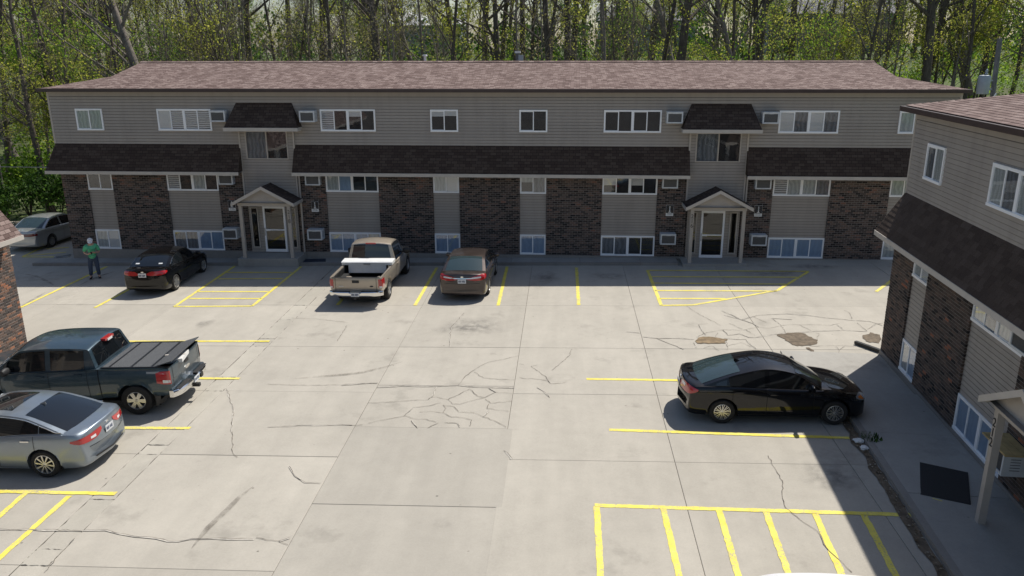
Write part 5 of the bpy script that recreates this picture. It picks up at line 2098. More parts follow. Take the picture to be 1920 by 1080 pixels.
# blue-grey sedan, lower left
S = sedan_spec(4.85, 1.865, 1.475, 2.805, 0.95, deck=1.06, lip=0.07, xA=1.30, xB=0.34, xCf=1.55, xDf=0.50, rw=0.33, rim=0.228, rstyle='thin', rn=10, rmat=M['rim'], trim='top', finmat=None)
S['finmat'] = BLUEGREY
S['hmat'] = M['chrome']
S['side_windows'] = [(-1.80, -1.30), (-1.28, -0.36), (-0.25, 0.84)]
c4 = Car('sedan', 'blue-grey sedan with dark sunroof and rear glass beside the teal pickup', 'car', (-12.74, -18.30), R(180), S, BLUEGREY)
sedan_rear_details(c4, [(14, 0.90, 0.97), (24, 0.80, 0.95), (36, 0.78, 0.93), (48, 0.80, 0.92), (57, 0.85, 0.89)], 0.84, white=[(26, 0.82, 0.88), (34, 0.82, 0.87)], emblem_z=0.97)
front_details(c4, [(14, 0.58, 0.65), (30, 0.60, 0.74), (50, 0.68, 0.76)])
c4.doors([-1.18, -0.3, 0.9], 0.26, handles=[-1.0, -0.15])
c4.mirrors(0.82, 0.98)
c4.antenna_fin(-0.92, 0.12)
c4.glass_sheet('sunroof', -0.52, 0.18, M['car_glass'], 0.72)
c4.seam('rear', [(-0.66, 0.66), (0.66, 0.66)], 0.014)
c4.flat_patch('bumper_strip', 'rear', [(-0.55, 0.36), (0.55, 0.36), (0.58, 0.40), (-0.58, 0.40)], M['plastic'], off=0.008, m=2)

# silver sedan at the end of the long block
S = sedan_spec(5.03, 1.85, 1.47, 2.81, 1.02, deck=1.02, xA=1.42, xB=0.28, xCf=1.62, xDf=0.85, rn=10, rstyle='twin', rmat=M['rim_grey'], rim=0.20, rglass=M['car_glass_sky'])
S['side_windows'] = [(-1.50, -0.42), (-0.30, 0.74)]
c5 = Car('sedan', 'silver sedan parked past the left end of the long block, under the bushes', 'car', (-26.05, 4.0), R(90 - 3), S, SILVER)
sedan_rear_details(c5, [(12, 0.78, 0.90), (30, 0.76, 0.90), (46, 0.78, 0.89), (52, 0.80, 0.87)], 0.70, lens=M['dark_red_lens'])
front_details(c5, [(14, 0.58, 0.65), (30, 0.60, 0.74), (50, 0.68, 0.76)])
c5.doors([-1.15, -0.36, 0.85], 0.26, handles=[-1.0, -0.2])
c5.mirrors(0.76, 0.97)

# white car whose roof edge just shows at the bottom of the picture
S = sedan_spec(4.7, 1.82, 1.46, 2.72, 0.95, deck=1.03)
S['side_windows'] = [(-1.42, -0.36), (-0.25, 0.80)]
c6 = Car('sedan', 'white car at the bottom edge, only the rim of its roof in view', 'car', (4.20, -24.57), R(0), S, WHITE)
sedan_rear_details(c6, [(12, 0.80, 0.92), (30, 0.78, 0.95), (46, 0.82, 0.93)], 0.78)
front_details(c6, [(14, 0.58, 0.65), (30, 0.60, 0.74), (50, 0.68, 0.76)])
c6.doors([-1.15, -0.3, 0.85], 0.26, handles=[-1.0, -0.15])
c6.mirrors(0.78, 0.96)


# ------------------------------------------------------------------ pickups
def pickup_spec(L, W, H, wb, fo, xbed0, xbed1, xA, xB, xC, xD, rail, hood, **kw):
    f, r = L / 2, -L / 2
    S = dict(L=L, W=W, H=H, wb=wb, fo=fo, rw=0.40, rim=0.235, rstyle='wide', rn=6, tw=0.27, gap=0.085, bow=0.05, lean=0.0, edge=0.975, bed=(xbed0, xbed1), floor=rail - 0.50,
             zd=[(r, rail - 0.35), (r + 0.01, rail - 0.05), (r + 0.03, rail), (r + 0.5, rail), (xA, hood + 0.01), (f - 0.9, hood - 0.02), (f - 0.35, hood - 0.07), (f - 0.1, hood - 0.16), (f - 0.03, hood - 0.25), (f, hood - 0.42)],
             zs=[(r, rail - 0.37), (r + 0.01, rail - 0.06), (r + 0.03, rail - 0.005), (r + 0.5, rail), (xD - 0.02, rail), (xD + 0.3, rail - 0.03), (xA, hood - 0.06), (f - 0.9, hood - 0.08), (f - 0.35, hood - 0.13), (f - 0.1, hood - 0.22), (f - 0.03, hood - 0.3), (f, hood - 0.46)],
             zb=[(r, 0.62), (r + 0.02, 0.56), (r + 0.4, 0.50), (xbed1, 0.46), (xD + 0.2, 0.40), (f - 1.2, 0.40), (f - 0.3, 0.38), (f, 0.48)],
             hw=[(r, 0.955), (r + 0.02, 0.975), (r + 0.06, 0.985), (r + 0.4, 0.995), (0, 1.0), (f - 0.9, 1.0), (f - 0.4, 0.975), (f - 0.12, 0.92), (f - 0.03, 0.86), (f, 0.78)],
             xA=xA, xB=xB, xC=xC, xD=xD, gbf=0.94, tumble=0.20, crown=0.07, bowf=0.12, bowr=0.03, rw0=0.02, rw1=0.015, wsf=0.88, rwf=0.86)
    S.update(kw)
    return S


def chrome_bumper(c, z0, z1, mat, x_out=0.17, notch=True):
    """step bumper wrapped round the tail"""
    W = c.S['W'] / 2
    r = c.r
    n = 24
    rings = []
    for k in range(n + 1):
        t = -1 + 2 * k / n
        y = t * W * 1.0
        x = r - x_out + 0.16 * abs(t) ** 6 + 0.03 * t * t
        zz1 = z1 - (0.035 if notch and abs(t) < 0.17 else 0)
        rings.append([(x + 0.02, y, z0), (x, y, z0 + 0.04), (x - 0.01, y, zz1 - 0.03), (x + 0.015, y, zz1), (r + 0.10, y, zz1), (r + 0.10, y, z0)])
    v, f = mesh_loft(rings)
    b = MB()
    b.add(v, f)
    o = b.build('rear_bumper', mat, c.root, smooth=40, recalc=True)
    tr = MB()
    tr.box(r - x_out + 0.05, r - 0.02, -W * 0.86, -W * 0.2, z1 + 0.001, z1 + 0.008).box(r - x_out + 0.05, r - 0.02, W * 0.2, W * 0.86, z1 + 0.001, z1 + 0.008)
    tr.build('step_pad', M['plastic'], o)
    return o


# gold-tan pickup with a white tool box, seen from behind
S = pickup_spec(5.62, 1.99, 1.86, 3.53, 0.93, -2.76, -0.42, 1.62, 0.82, -0.20, -0.34, 1.12, 1.14, rim=0.225, rn=5, rmat=M['rim_grey'], rw=0.385)
S['side_windows'] = [(-0.14, 1.20)]
t1 = Car('pickup_truck', 'gold-tan pickup truck with a white tool box across its open bed', 'pickup truck', (-7.46, -4.05), R(90 - 0.5), S, TAN)
M['bedliner'] = plain('black_bed_liner', (0.012, 0.012, 0.012), 0.8, noise_amt=0.3, nscale=10)
bl = MB()
W2 = S['W'] / 2
x0, x1, fl, rl = -2.755, -0.425, S['floor'], 1.12
bl.box(x0, x1, -W2 + 0.105, W2 - 0.105, fl + 0.004, fl + 0.03)
for s in (-1, 1):
    bl.box(x0, x1, min(s * (W2 - 0.105), s * (W2 - 0.125)), max(s * (W2 - 0.105), s * (W2 - 0.125)), fl + 0.03, rl - 0.03)
    bl.box(t1.xr - 0.45, t1.xr + 0.45, min(s * (W2 - 0.125), s * (W2 - 0.34)), max(s * (W2 - 0.125), s * (W2 - 0.34)), fl + 0.031, fl + 0.24)
bl.box(x1 - 0.02, x1 - 0.002, -W2 + 0.125, W2 - 0.125, fl + 0.03, rl - 0.03).box(x0 + 0.002, x0 + 0.02, -W2 + 0.125, W2 - 0.125, fl + 0.03, rl - 0.02)
for k in range(14):
    xx = x0 + 0.12 + k * 0.165
    for s in (-1, 1):
        bl.box(xx, xx + 0.05, min(s * (W2 - 0.125), s * (W2 - 0.14)), max(s * (W2 - 0.125), s * (W2 - 0.14)), fl + 0.25, rl - 0.05)
bl.build('bed_liner', M['bedliner'], t1.root)
MB().box(t1.r + 0.002, t1.r + 0.07, -W2 + 0.11, W2 - 0.11, rl + 0.001, rl + 0.018).build('tailgate_cap', M['plastic'], t1.root)
for s in (-1, 1):
    cols = [(33.5, 0.74, 1.06), (40, 0.74, 1.06), (47, 0.74, 1.06)]
    cc = cols if s > 0 else [(-a, z0, z1) for a, z0, z1 in reversed(cols)]
    o = t1.wrap_patch('tail_light', cc, M['red_lens'], cx=(t1.r + 1.3, 180), off=0.008)
    ww = [(a, 0.745, 0.80) for a in (34.5, 38)] if s > 0 else [(-a, 0.745, 0.80) for a in (38, 34.5)]
    t1.wrap_patch('white_lens', ww, M['white_lens'], cx=(t1.r + 1.3, 180), off=0.012, parent=o, n=3, m=2)
    t1.seam('rear', [(s * 0.76, 0.62), (s * 0.76, 1.10)], 0.014)
t1.flat_patch('tailgate_handle', 'rear', [(-0.13, 0.93), (0.13, 0.93), (0.13, 1.03), (-0.13, 1.03)], M['plastic'], off=0.008, n=3, m=3)
chrome_bumper(t1, 0.46, 0.63, M['chrome'])
pl = t1.plate_at(0.56)
pl.location.x -= 0.19
pl.location.z -= 0.02
t1.emblem(0.80, 0.13, 0.055, y=-0.58, mat=M['sign_black'])
t1.emblem(0.80, 0.20, 0.05, y=0.55, mat=M['rim_grey'])
t1.doors([-0.28, 1.02], 0.46, handles=[-0.08])
for s in (-1, 1):
    t1.seam('side', [(-0.40, 1.10), (-0.40, 0.46)], 0.02, side=s)
t1.mirrors(0.98, 1.18, 1.35, M['plastic'])
front_details(t1, [(16, 0.74, 0.86), (30, 0.74, 0.90), (40, 0.76, 0.88)], grille=[(-0.6, 0.72), (0.6, 0.72), (0.6, 0.90), (-0.6, 0.90)])
b = MB().box(-0.30, -0.24, -0.20, 0.20, 1.79, 1.83)
b.build('brake_light', M['red_lens'], t1.root)
hb = MB()
hb.box(t1.r - 0.25, t1.r + 0.3, -0.04, 0.04, 0.36, 0.44)
hb.build('tow_hitch', M['plastic'], t1.root)
mw = t1.root.matrix_basis.copy()


def on_vehicle(name, car, x, y, z, label, cat, rz=0.0):
    bpy.context.view_layer.update()
    o = empty(name)
    o.matrix_world = car.root.matrix_world @ Matrix.Translation((x, y, z)) @ Matrix.Rotation(rz, 4, 'Z')
    tag(o, label, cat)
    return o


M['box_white'] = plain('white_tool_box_paint', (0.72, 0.72, 0.70), 0.45, noise_amt=0.08, nscale=4)
tb = on_vehicle('tool_box', t1, -0.78, 0, 1.12, 'white metal tool box lying across the bed of the tan pickup', 'tool box')
b = MB()
b.box(-0.24, 0.24, -0.74, 0.74, -0.30, 0.02)
b.box(-0.26, 0.26, -0.99, 0.99, 0.0205, 0.09)
b.build('chest', M['box_white'], tb)
lid = MB()
prof = [(-0.275, 0.092), (-0.275, 0.12), (-0.24, 0.145), (0.24, 0.165), (0.275, 0.15), (0.275, 0.092)]
v = [(x, -1.0, z) for x, z in prof] + [(x, 1.0, z) for x, z in prof]
n = len(prof)
lid.add(v, [(k, (k + 1) % n, n + (k + 1) % n, n + k) for k in range(n)] + [tuple(range(n - 1, -1, -1)), tuple(range(n, 2 * n))])
lid.build('lid', M['box_white'], tb, recalc=True)
MB().box(-0.285, -0.262, -0.13, 0.13, 0.03, 0.085).build('latch', M['metal'], tb)
sp = on_vehicle('spare_wheel', t1, -2.30, -0.30, S['floor'] + 0.14, 'loose silver steel wheel lying in the bed of the tan pickup', 'wheel')
w = MB()
w.lathe([(0.20, -0.09), (0.33, -0.09), (0.345, -0.04), (0.345, 0.03), (0.33, 0.075), (0.26, 0.085)], 30, 'Z')
w.build('tyre', M['tyre'], sp, smooth=40, recalc=True)
w = MB()
w.lathe([(0.265, 0.086), (0.25, 0.10), (0.20, 0.105), (0.17, 0.14), (0.09, 0.15), (0.001, 0.15)], 30, 'Z')
w.build('rim', M['rim'], sp, smooth=50, recalc=True)
hh = MB()
for k in range(6):
    a = k * math.pi / 3
    hh.cyl((0.185 * math.cos(a), 0.185 * math.sin(a), 0.118), (0.185 * math.cos(a), 0.185 * math.sin(a), 0.133), 0.03, n=8)
hh.build('hole', M['rim_dark'], sp)

# dark teal crew-cab pickup with a folding bed cover
S = pickup_spec(5.82, 2.03, 1.88, 3.83, 0.98, -2.85, -1.08, 1.82, 0.98, -0.78, -0.98, 1.30, 1.24, rim=0.245, rn=6, rw=0.405, floor=0.80)
S['side_windows'] = [(-0.66, 0.22), (0.36, 1.45)]
t2 = Car('pickup_truck', 'dark teal crew-cab pickup truck with grey folding bed cover', 'pickup truck', (-12.94, -15.10), R(180 + 3.0), S, TEAL)
W2 = S['W'] / 2
for s in (-1, 1):
    cols = [(36.0, 0.86, 1.22), (39, 0.86, 1.22), (43, 0.87, 1.21), (46.5, 0.90, 1.17)]
    cc = cols if s > 0 else [(-a, z0, z1) for a, z0, z1 in reversed(cols)]
    o = t2.wrap_patch('tail_light', cc, M['red_lens'], cx=(t2.r + 1.35, 180), off=0.010)
    ww = [(a, z0, z1) for a, z0, z1 in ((37, 0.90, 0.97), (42, 0.90, 0.99))] if s > 0 else [(a, z0, z1) for a, z0, z1 in ((-42, 0.90, 0.99), (-37, 0.90, 0.97))]
    t2.wrap_patch('white_lens', ww, M['white_lens'], cx=(t2.r + 1.35, 180), off=0.014, parent=o, n=3, m=2)
    t2.seam('rear', [(s * 0.80, 0.72), (s * 0.80, 1.28)], 0.014)
    t2.seam('side', [(-1.02, 1.28), (-1.02, 0.46)], 0.022, side=s)
    # rear mud flap
    MB().box(t2.xr - 0.53, t2.xr - 0.505, s * (W2 - 0.15) - 0.13, s * (W2 - 0.15) + 0.13, 0.24, 0.58).build('mud_flap', M['plastic'], t2.root)
t2.flat_patch('tailgate_handle', 'rear', [(-0.12, 1.10), (0.12, 1.10), (0.12, 1.19), (-0.12, 1.19)], M['plastic'], off=0.008, n=3, m=3)
t2.emblem(0.98, 0.30, 0.10, mat=M['rim'])
chrome_bumper(t2, 0.50, 0.68, M['chrome'], 0.20)
pl = t2.plate_at(0.62)
pl.location.x -= 0.20
t2.doors([-0.72, 0.29, 1.55], 0.46, handles=[-0.5, 0.5])
t2.mirrors(1.30, 1.26, 1.25, M['plastic'])
front_details(t2, [(18, 0.80, 0.98), (32, 0.80, 1.0), (42, 0.82, 0.98)], grille=[(-0.6, 0.74), (0.6, 0.74), (0.6, 0.96), (-0.6, 0.96)])
MB().box(-0.93, -0.80, -0.22, 0.22, 1.79, 1.85).build('brake_light', M['red_lens'], t2.root)
MB().box(-0.945, -0.931, -0.12, 0.12, 1.765, 1.82).build('cargo_light', M['white_lens'], t2.root)
t2.flat_patch('side_badge', 'side', [(-2.62, 1.16), (-2.28, 1.16), (-2.28, 1.215), (-2.62, 1.215)], M['rim_grey'], off=0.003, n=3, m=2, side=1)
hb = MB().box(t2.r - 0.28, t2.r + 0.3, -0.05, 0.05, 0.38, 0.47)
hb.build('tow_hitch', M['plastic'], t2.root)
bx = MB().box(t2.r - 0.225, t2.r - 0.19, -0.42, -0.28, 0.52, 0.64)
bx.build('bumper_step', M['black'], t2.root)


def mat_cover():
    m, nt, b = new_mat('grey_bed_cover_fabric')
    b.inputs['Roughness'].default_value = 0.8
    f = nz(nt, coords(nt), 45, 5, 0.8)
    nt.links.new(ramp(nt, f, [(0.35, (0.022, 0.024, 0.027)), (0.65, (0.12, 0.125, 0.13))]), b.inputs['Base Color'])
    return m


M['cover'] = mat_cover()
xs_ = [-1.10, -1.24, -1.30, -1.86, -1.92, -2.42, -2.48, -2.96]
cover = MB()
fr = MB()
panels = [(-1.10, -1.26, 0, 0), (-1.31, -1.83, 0, 0), (-1.89, -2.36, 0, 0), (-2.42, -2.93, 0.0, 0.16)]
for a, c_, h0, h1 in panels:
    z = 1.315
    v = [(a, -W2 + 0.10, z + h0), (a, W2 - 0.10, z + h0), (c_, W2 - 0.10, z + h1), (c_, -W2 + 0.10, z + h1)]
    v2 = [(p[0], p[1], p[2] - 0.025) for p in v]
    bb = MB()
    bb.add(v + v2, [(0, 1, 2, 3), (7, 6, 5, 4), (0, 4, 5, 1), (1, 5, 6, 2), (2, 6, 7, 3), (3, 7, 4, 0)])
    bb.build('cover_panel', M['cover'], t2.root, recalc=True)
for a, c_, z, dz in ((-1.265, -1.305, 1.31, 0), (-1.835, -1.885, 1.31, 0), (-2.365, -2.415, 1.31, 0)):
    bb = MB()
    bb.box(c_, a, -W2 + 0.10, W2 - 0.10, z - 0.02, z + 0.016)
    bb.build('cover_hinge', M['black'], t2.root)
for s in (-1, 1):
    MB().box(-2.86, -1.09, s * (W2 - 0.075) - 0.022, s * (W2 - 0.075) + 0.022, 1.302, 1.330).build('cover_rail', M['black'], t2.root)
cb = on_vehicle('cardboard_box', t2, -2.72, 0.10, 1.21, 'flat white box sticking out over the tailgate of the teal pickup', 'box', R(8))
cbm = MB()
cbm.add([(-0.22, -0.34, 0.03), (0.30, -0.34, 0.0), (0.30, 0.34, 0.0), (-0.22, 0.34, 0.03), (-0.22, -0.34, 0.13), (0.30, -0.34, 0.10), (0.30, 0.34, 0.10), (-0.22, 0.34, 0.13)], [(0, 3, 2, 1), (4, 5, 6, 7), (0, 1, 5, 4), (1, 2, 6, 5), (2, 3, 7, 6), (3, 0, 4, 7)])
cbm.build('carton', M['box_white'], cb)
MB().box(-0.222, 0.302, -0.03, 0.03, 0.131, 0.134).build('tape', M['fascia'], cb)

# ------------------------------------------------------------------ woods
def mat_bark(name, a, b_):
    m, nt, b = new_mat(name)
    b.inputs['Roughness'].default_value = 0.95
    b.inputs['Specular IOR Level'].default_value = 0.15
    f = nz(nt, coords(nt, scale=(6, 6, 1.2)), 2.0, 6, 0.7)
    nt.links.new(ramp(nt, f, [(0.3, a), (0.7, b_)]), b.inputs['Base Color'])
    bump(nt, b, f, 0.8, 0.03)
    return m


def mat_leaf(name, stops, trans=0.5):
    m, nt, b = new_mat(name)
    out = nt.nodes['Material Output']
    b.inputs['Roughness'].default_value = 0.55
    b.inputs['Specular IOR Level'].default_value = 0.25
    c = ramp(nt, rand_piece(nt), stops)
    nt.links.new(c, b.inputs['Base Color'])
    t = nt.nodes.new('ShaderNodeBsdfTranslucent')
    nt.links.new(c, t.inputs[0])
    mx = nt.nodes.new('ShaderNodeMixShader')
    mx.inputs[0].default_value = trans
    nt.links.new(b.outputs[0], mx.inputs[1])
    nt.links.new(t.outputs[0], mx.inputs[2])
    nt.links.new(mx.outputs[0], out.inputs[0])
    return m


M['bark'] = mat_bark('dark_bark', (0.055, 0.046, 0.039), (0.17, 0.145, 0.12))
M['bark_grey'] = mat_bark('grey_bark', (0.11, 0.096, 0.082), (0.30, 0.265, 0.228))
M['leaf_spring'] = mat_leaf('spring_leaf', [(0.0, (0.23, 0.27, 0.035)), (0.5, (0.39, 0.43, 0.06)), (1.0, (0.56, 0.53, 0.11))], 0.6)
M['leaf_green'] = mat_leaf('green_leaf', [(0.0, (0.09, 0.18, 0.020)), (0.5, (0.20, 0.34, 0.034)), (1.0, (0.34, 0.47, 0.055))], 0.55)
M['leaf_bud'] = mat_leaf('bud_leaf', [(0.0, (0.20, 0.17, 0.075)), (0.5, (0.29, 0.26, 0.10)), (1.0, (0.36, 0.34, 0.13))])
M['leaf_dark'] = mat_leaf('dark_shrub_leaf', [(0.0, (0.025, 0.062, 0.012)), (0.6, (0.055, 0.125, 0.02)), (1.0, (0.11, 0.20, 0.03))])


def limb(mb, p, d, L, r, lvl, rg, tips, maxl, droop=0.0, sides=(7, 5, 4, 3, 3), spread=0.75, twig=0.006):
    n = (7, 5, 4, 3, 3)[lvl]
    pts, rad = [p.copy()], [r]
    q, dd = p.copy(), d.copy()
    for k in range(n):
        dd = (dd + Vector((rg.uniform(-1, 1), rg.uniform(-1, 1), rg.uniform(-0.5, 0.9) - droop)) * (0.07 + 0.07 * lvl)).normalized()
        q = q + dd * (L / n)
        pts.append(q.copy())
        rad.append(max(twig, r * (1 - (0.62 if lvl == 0 else 0.85) * (k + 1) / n)))
    mb.tube(pts, rad, sides[lvl])
    if lvl >= maxl:
        tips += [pts[-1], pts[-2], pts[len(pts) // 2]]
        return
    nb = (rg.randint(10, 13), rg.randint(5, 7), rg.randint(3, 5), 3)[lvl]
    for b_ in range(nb):
        t = rg.uniform(0.34, 1.0) if lvl == 0 else rg.uniform(0.25, 1.0)
        i = min(int(t * n), n - 1)
        base = pts[i].lerp(pts[i + 1], t * n - i)
        ax = (pts[i + 1] - pts[i]).normalized()
        side = ax.orthogonal().normalized()
        side.rotate(Matrix.Rotation(rg.uniform(0, 2 * math.pi), 3, ax))
        nd = (ax * rg.uniform(0.5, 1.0) + side * rg.uniform(0.5, 1.1) * spread * 1.2).normalized()
        rr = rad[i] * rg.uniform(0.34, 0.55)
        limb(mb, base, nd, L * rg.uniform(0.28, 0.46) * (1.0 if lvl else 0.85), max(twig, rr), lvl + 1, rg, tips, maxl, droop, sides, spread, twig)


def leaves(tips, n, size, spread, rg):
    b = MB()
    for _ in range(n):
        c = rg.choice(tips) + Vector((rg.gauss(0, spread), rg.gauss(0, spread), rg.gauss(0, spread * 0.8)))
        s = size * rg.uniform(0.6, 1.4)
        a = Vector((rg.uniform(-1, 1), rg.uniform(-1, 1), rg.uniform(-0.8, 0.8))).normalized()
        e = a.orthogonal().normalized()
        e.rotate(Matrix.Rotation(rg.uniform(0, 6.28), 3, a))
        f = a.cross(e)
        b.quad(c - e * s * 0.5, c + f * s * 0.32, c + e * s * 0.5, c - f * s * 0.32)
    return b


def make_tree(seed, H, r, lean, maxl, nleaf, lsize, lspread, bark, leafm, stems=1, spread=0.75, start=None):
    rg = random.Random(seed)
    mb, tips = MB(), []
    for s in range(stems):
        a = rg.uniform(0, 6.28)
        d = Vector((lean[0] + (0.22 * math.cos(a + s * 2.1) if stems > 1 else 0), lean[1] + (0.22 * math.sin(a + s * 2.1) if stems > 1 else 0), 1)).normalized()
        limb(mb, Vector((0.12 * math.cos(a) * (stems > 1), 0.12 * math.sin(a) * (stems > 1), -0.4)), d, H * rg.uniform(0.85, 1.0), r * (1 if stems == 1 else rg.uniform(0.6, 1)), 0, rg, tips, maxl, spread=spread)
    trunk = mb.mesh('trunk', bark, smooth=60)
    tips = [t_ for t_ in tips if (t_.z < 10.5 and rg.random() < 0.42) or rg.random() < 0.12]
    crown = leaves(tips, int(nleaf * (1.0 if nleaf > 5000 else 0.62)), lsize * 0.62, lspread * 0.52, rg).mesh('crown', leafm)
    return trunk, crown


PROT = {
    'straight': [make_tree(11, 19, 0.27, (0.02, 0), 3, 2300, 0.22, 0.55, M['bark'], M['leaf_spring']), make_tree(12, 21, 0.33, (-0.05, 0.02), 3, 1800, 0.22, 0.6, M['bark'], M['leaf_bud']), make_tree(13, 17, 0.19, (0.04, 0), 3, 2200, 0.20, 0.5, M['bark'], M['leaf_spring'])],
    'leaning': [make_tree(21, 19, 0.34, (-0.34, 0.05), 3, 1500, 0.22, 0.6, M['bark_grey'], M['leaf_green']), make_tree(22, 16, 0.2, (0.30, 0), 3, 1500, 0.2, 0.55, M['bark'], M['leaf_spring'])],
    'clump': [make_tree(31, 12, 0.12, (0, 0), 3, 3400, 0.20, 0.45, M['bark'], M['leaf_spring'], stems=3), make_tree(32, 10, 0.10, (0.05, 0), 3, 3400, 0.19, 0.45, M['bark_grey'], M['leaf_green'], stems=3)],
    'twiggy': [make_tree(41, 14, 0.13, (0.05, 0), 3, 500, 0.16, 0.4, M['bark_grey'], M['leaf_bud'], spread=1.0), make_tree(42, 12, 0.11, (-0.1, 0), 3, 700, 0.16, 0.4, M['bark_grey'], M['leaf_bud'], stems=2, spread=1.0)],
    'sapling': [make_tree(61, 13, 0.075, (0.03, 0), 2, 500, 0.2, 0.4, M['bark'], M['leaf_spring'], spread=0.6), make_tree(62, 15, 0.09, (-0.06, 0.02), 2, 400, 0.2, 0.4, M['bark_grey'], M['leaf_bud'], spread=0.6), make_tree(63, 11, 0.06, (0.08, 0), 2, 500, 0.2, 0.4, M['bark_grey'], M['leaf_spring'], spread=0.6)],
    'leafy': [make_tree(51, 16, 0.2, (0.03, 0), 3, 5200, 0.26, 0.6, M['bark'], M['leaf_green']), make_tree(52, 13, 0.16, (-0.06, 0), 3, 5200, 0.24, 0.55, M['bark_grey'], M['leaf_spring'])],
}
WORDS = {'straight': 'tall straight dark-trunked tree', 'leaning': 'leaning thick-trunked tree', 'clump': 'many-stemmed thin tree', 'twiggy': 'bare twiggy grey tree', 'sapling': 'thin pole-like young tree', 'leafy': 'leafy fresh-green tree'}
ZONES = [(-200, -31, 'left of the long block'), (-31, -21, 'behind the left end of the long roof'), (-21, -10, 'above the left entrance'), (-10, 1, 'behind the middle of the long roof'), (1, 12, 'above the right entrance'), (12, 22, 'behind the right end of the long roof'), (22, 300, 'beyond the utility pole')]


def put_tree(kind, i, x, y, sc, rz, label=None):
    tr, cr_ = PROT[kind][i % len(PROT[kind])]
    root = empty('tree', (x, y, hill(x, y) - 0.1 + TILT * x), rz)
    root.scale = (sc, sc, sc)
    link('trunk', tr, root)
    link('crown', cr_, root)
    if label is None:
        ax = x * 40.0 / (y + 34.4)
        zone = next(w for a, b_, w in ZONES if a <= ax < b_)
        row = 'front of the wood' if y < 25 else ('second row' if y < 33 else ('third row' if y < 44 else ('fourth row' if y < 58 else ('back row' if y < 80 else 'far beyond'))))
        label = f'{WORDS[kind]} {zone}, {row}'
    tag(root, label, 'tree', 'trees in the wood behind the long block')
    return root


tr_rng = random.Random(99)
kinds = ['straight'] * 9 + ['leaning'] * 1 + ['clump'] * 3 + ['twiggy'] * 6 + ['leafy'] * 1
spots = []
for row, (ya, yb, n) in enumerate(((19, 25, 26), (25, 33, 36), (33, 44, 42), (44, 58, 40), (58, 80, 34), (80, 118, 34))):
    for k in range(n):
        half = (0.5 * (ya + yb) + 34.4) * 0.68
        x = -2.5 + (-half + 2 * half * (k + tr_rng.uniform(0.1, 0.9)) / n)
        y = tr_rng.uniform(ya, yb)
        kd = tr_rng.choice(kinds)
        if row == 0 and kd == 'leafy':
            kd = 'twiggy'
        if row >= 4:
            kd = tr_rng.choice(['straight', 'leafy', 'clump', 'straight', 'twiggy'])
        # a gap in the wood where the pale house and lawn show through
        gap_c = x / (y + 34.4)
        if row >= 2 and (0.27 < gap_c < 0.36 or 0.49 < gap_c < 0.62) and tr_rng.random() < 0.6:
            continue
        put_tree(kd, k, x, y, tr_rng.uniform(0.8, 1.18), tr_rng.uniform(-0.5, 0.5) if kd == 'leaning' else tr_rng.uniform(0, 6.28))
for k in range(72):
    y = tr_rng.uniform(18, 42)
    half = (y + 34.4) * 0.66
    put_tree('sapling', k, tr_rng.uniform(-half, half) - 2.5, y, tr_rng.uniform(0.8, 1.2), tr_rng.uniform(0, 6.28))
put_tree('leaning', 0, -24.8, 16.5, 1.1, 0.0, 'thick grey trunk leaning left just behind the left end of the roof ridge')
put_tree('leafy', 0, -31.0, 15.5, 1.0, 1.0, 'bright green leafy tree at the top left behind the long block')
# wood edge at the left, down to the ground beside the silver car
for k, (x, y, kd) in enumerate(((-29.5, 12, 'clump'), (-32.0, 9, 'twiggy'), (-34.0, 12, 'straight'), (-31.2, 14.5, 'straight'), (-36.5, 8.5, 'clump'), (-28.4, 17.0, 'straight'), (-38.0, 13.0, 'straight'), (-34.2, 17.0, 'leafy'), (-40.0, 17, 'clump'), (-30.4, 10.6, 'straight'), (-42, 11, 'twiggy'), (-36.2, 5.5, 'twiggy'))):
    put_tree(kd, k, x, y, tr_rng.uniform(0.75, 1.0), tr_rng.uniform(0, 6.28))


# undergrowth: leafy brush on the slope, too dense to count
def brush(name, region, n, mat, hmin, hmax, size, seed):
    rg = random.Random(seed)
    b = MB()
    clumps = []
    while len(clumps) < n // 60:
        x, y = rg.uniform(*region[0]), rg.uniform(*region[1])
        clumps.append((x, y, rg.uniform(hmin, hmax), rg.uniform(0.7, 1.7)))
    for cx, cy, h, rad in clumps:
        z0 = hill(cx, cy) + TILT * cx
        for _ in range(60):
            t = rg.random() ** 0.7
            rr = rad * math.sqrt(rg.random()) * (1.05 - 0.5 * t)
            a = rg.uniform(0, 6.28)
            c = Vector((cx + rr * math.cos(a), cy + rr * math.sin(a), z0 + h * t))
            s = size * rg.uniform(0.6, 1.4)
            u = Vector((rg.uniform(-1, 1), rg.uniform(-1, 1), rg.uniform(-0.6, 0.6))).normalized()
            w_ = u.orthogonal().normalized()
            w_.rotate(Matrix.Rotation(rg.uniform(0, 6.28), 3, u))
            f = u.cross(w_)
            b.quad(c - w_ * s * 0.5, c + f * s * 0.36, c + w_ * s * 0.5, c - f * s * 0.36)
    o = b.build(name, mat)
    o['kind'] = 'stuff'
    return o


o = brush('undergrowth', ((-50, 48), (26, 56)), 34000, M['leaf_green'], 1.0, 3.6, 0.22, 5)
o['label'] = 'fresh green brush growing all over the slope under the trees'
o = brush('undergrowth', ((-70, 70), (50, 110)), 22000, M['leaf_dark'], 2.0, 9.0, 0.5, 6)
o['label'] = 'dark green far brush at the back of the wood'


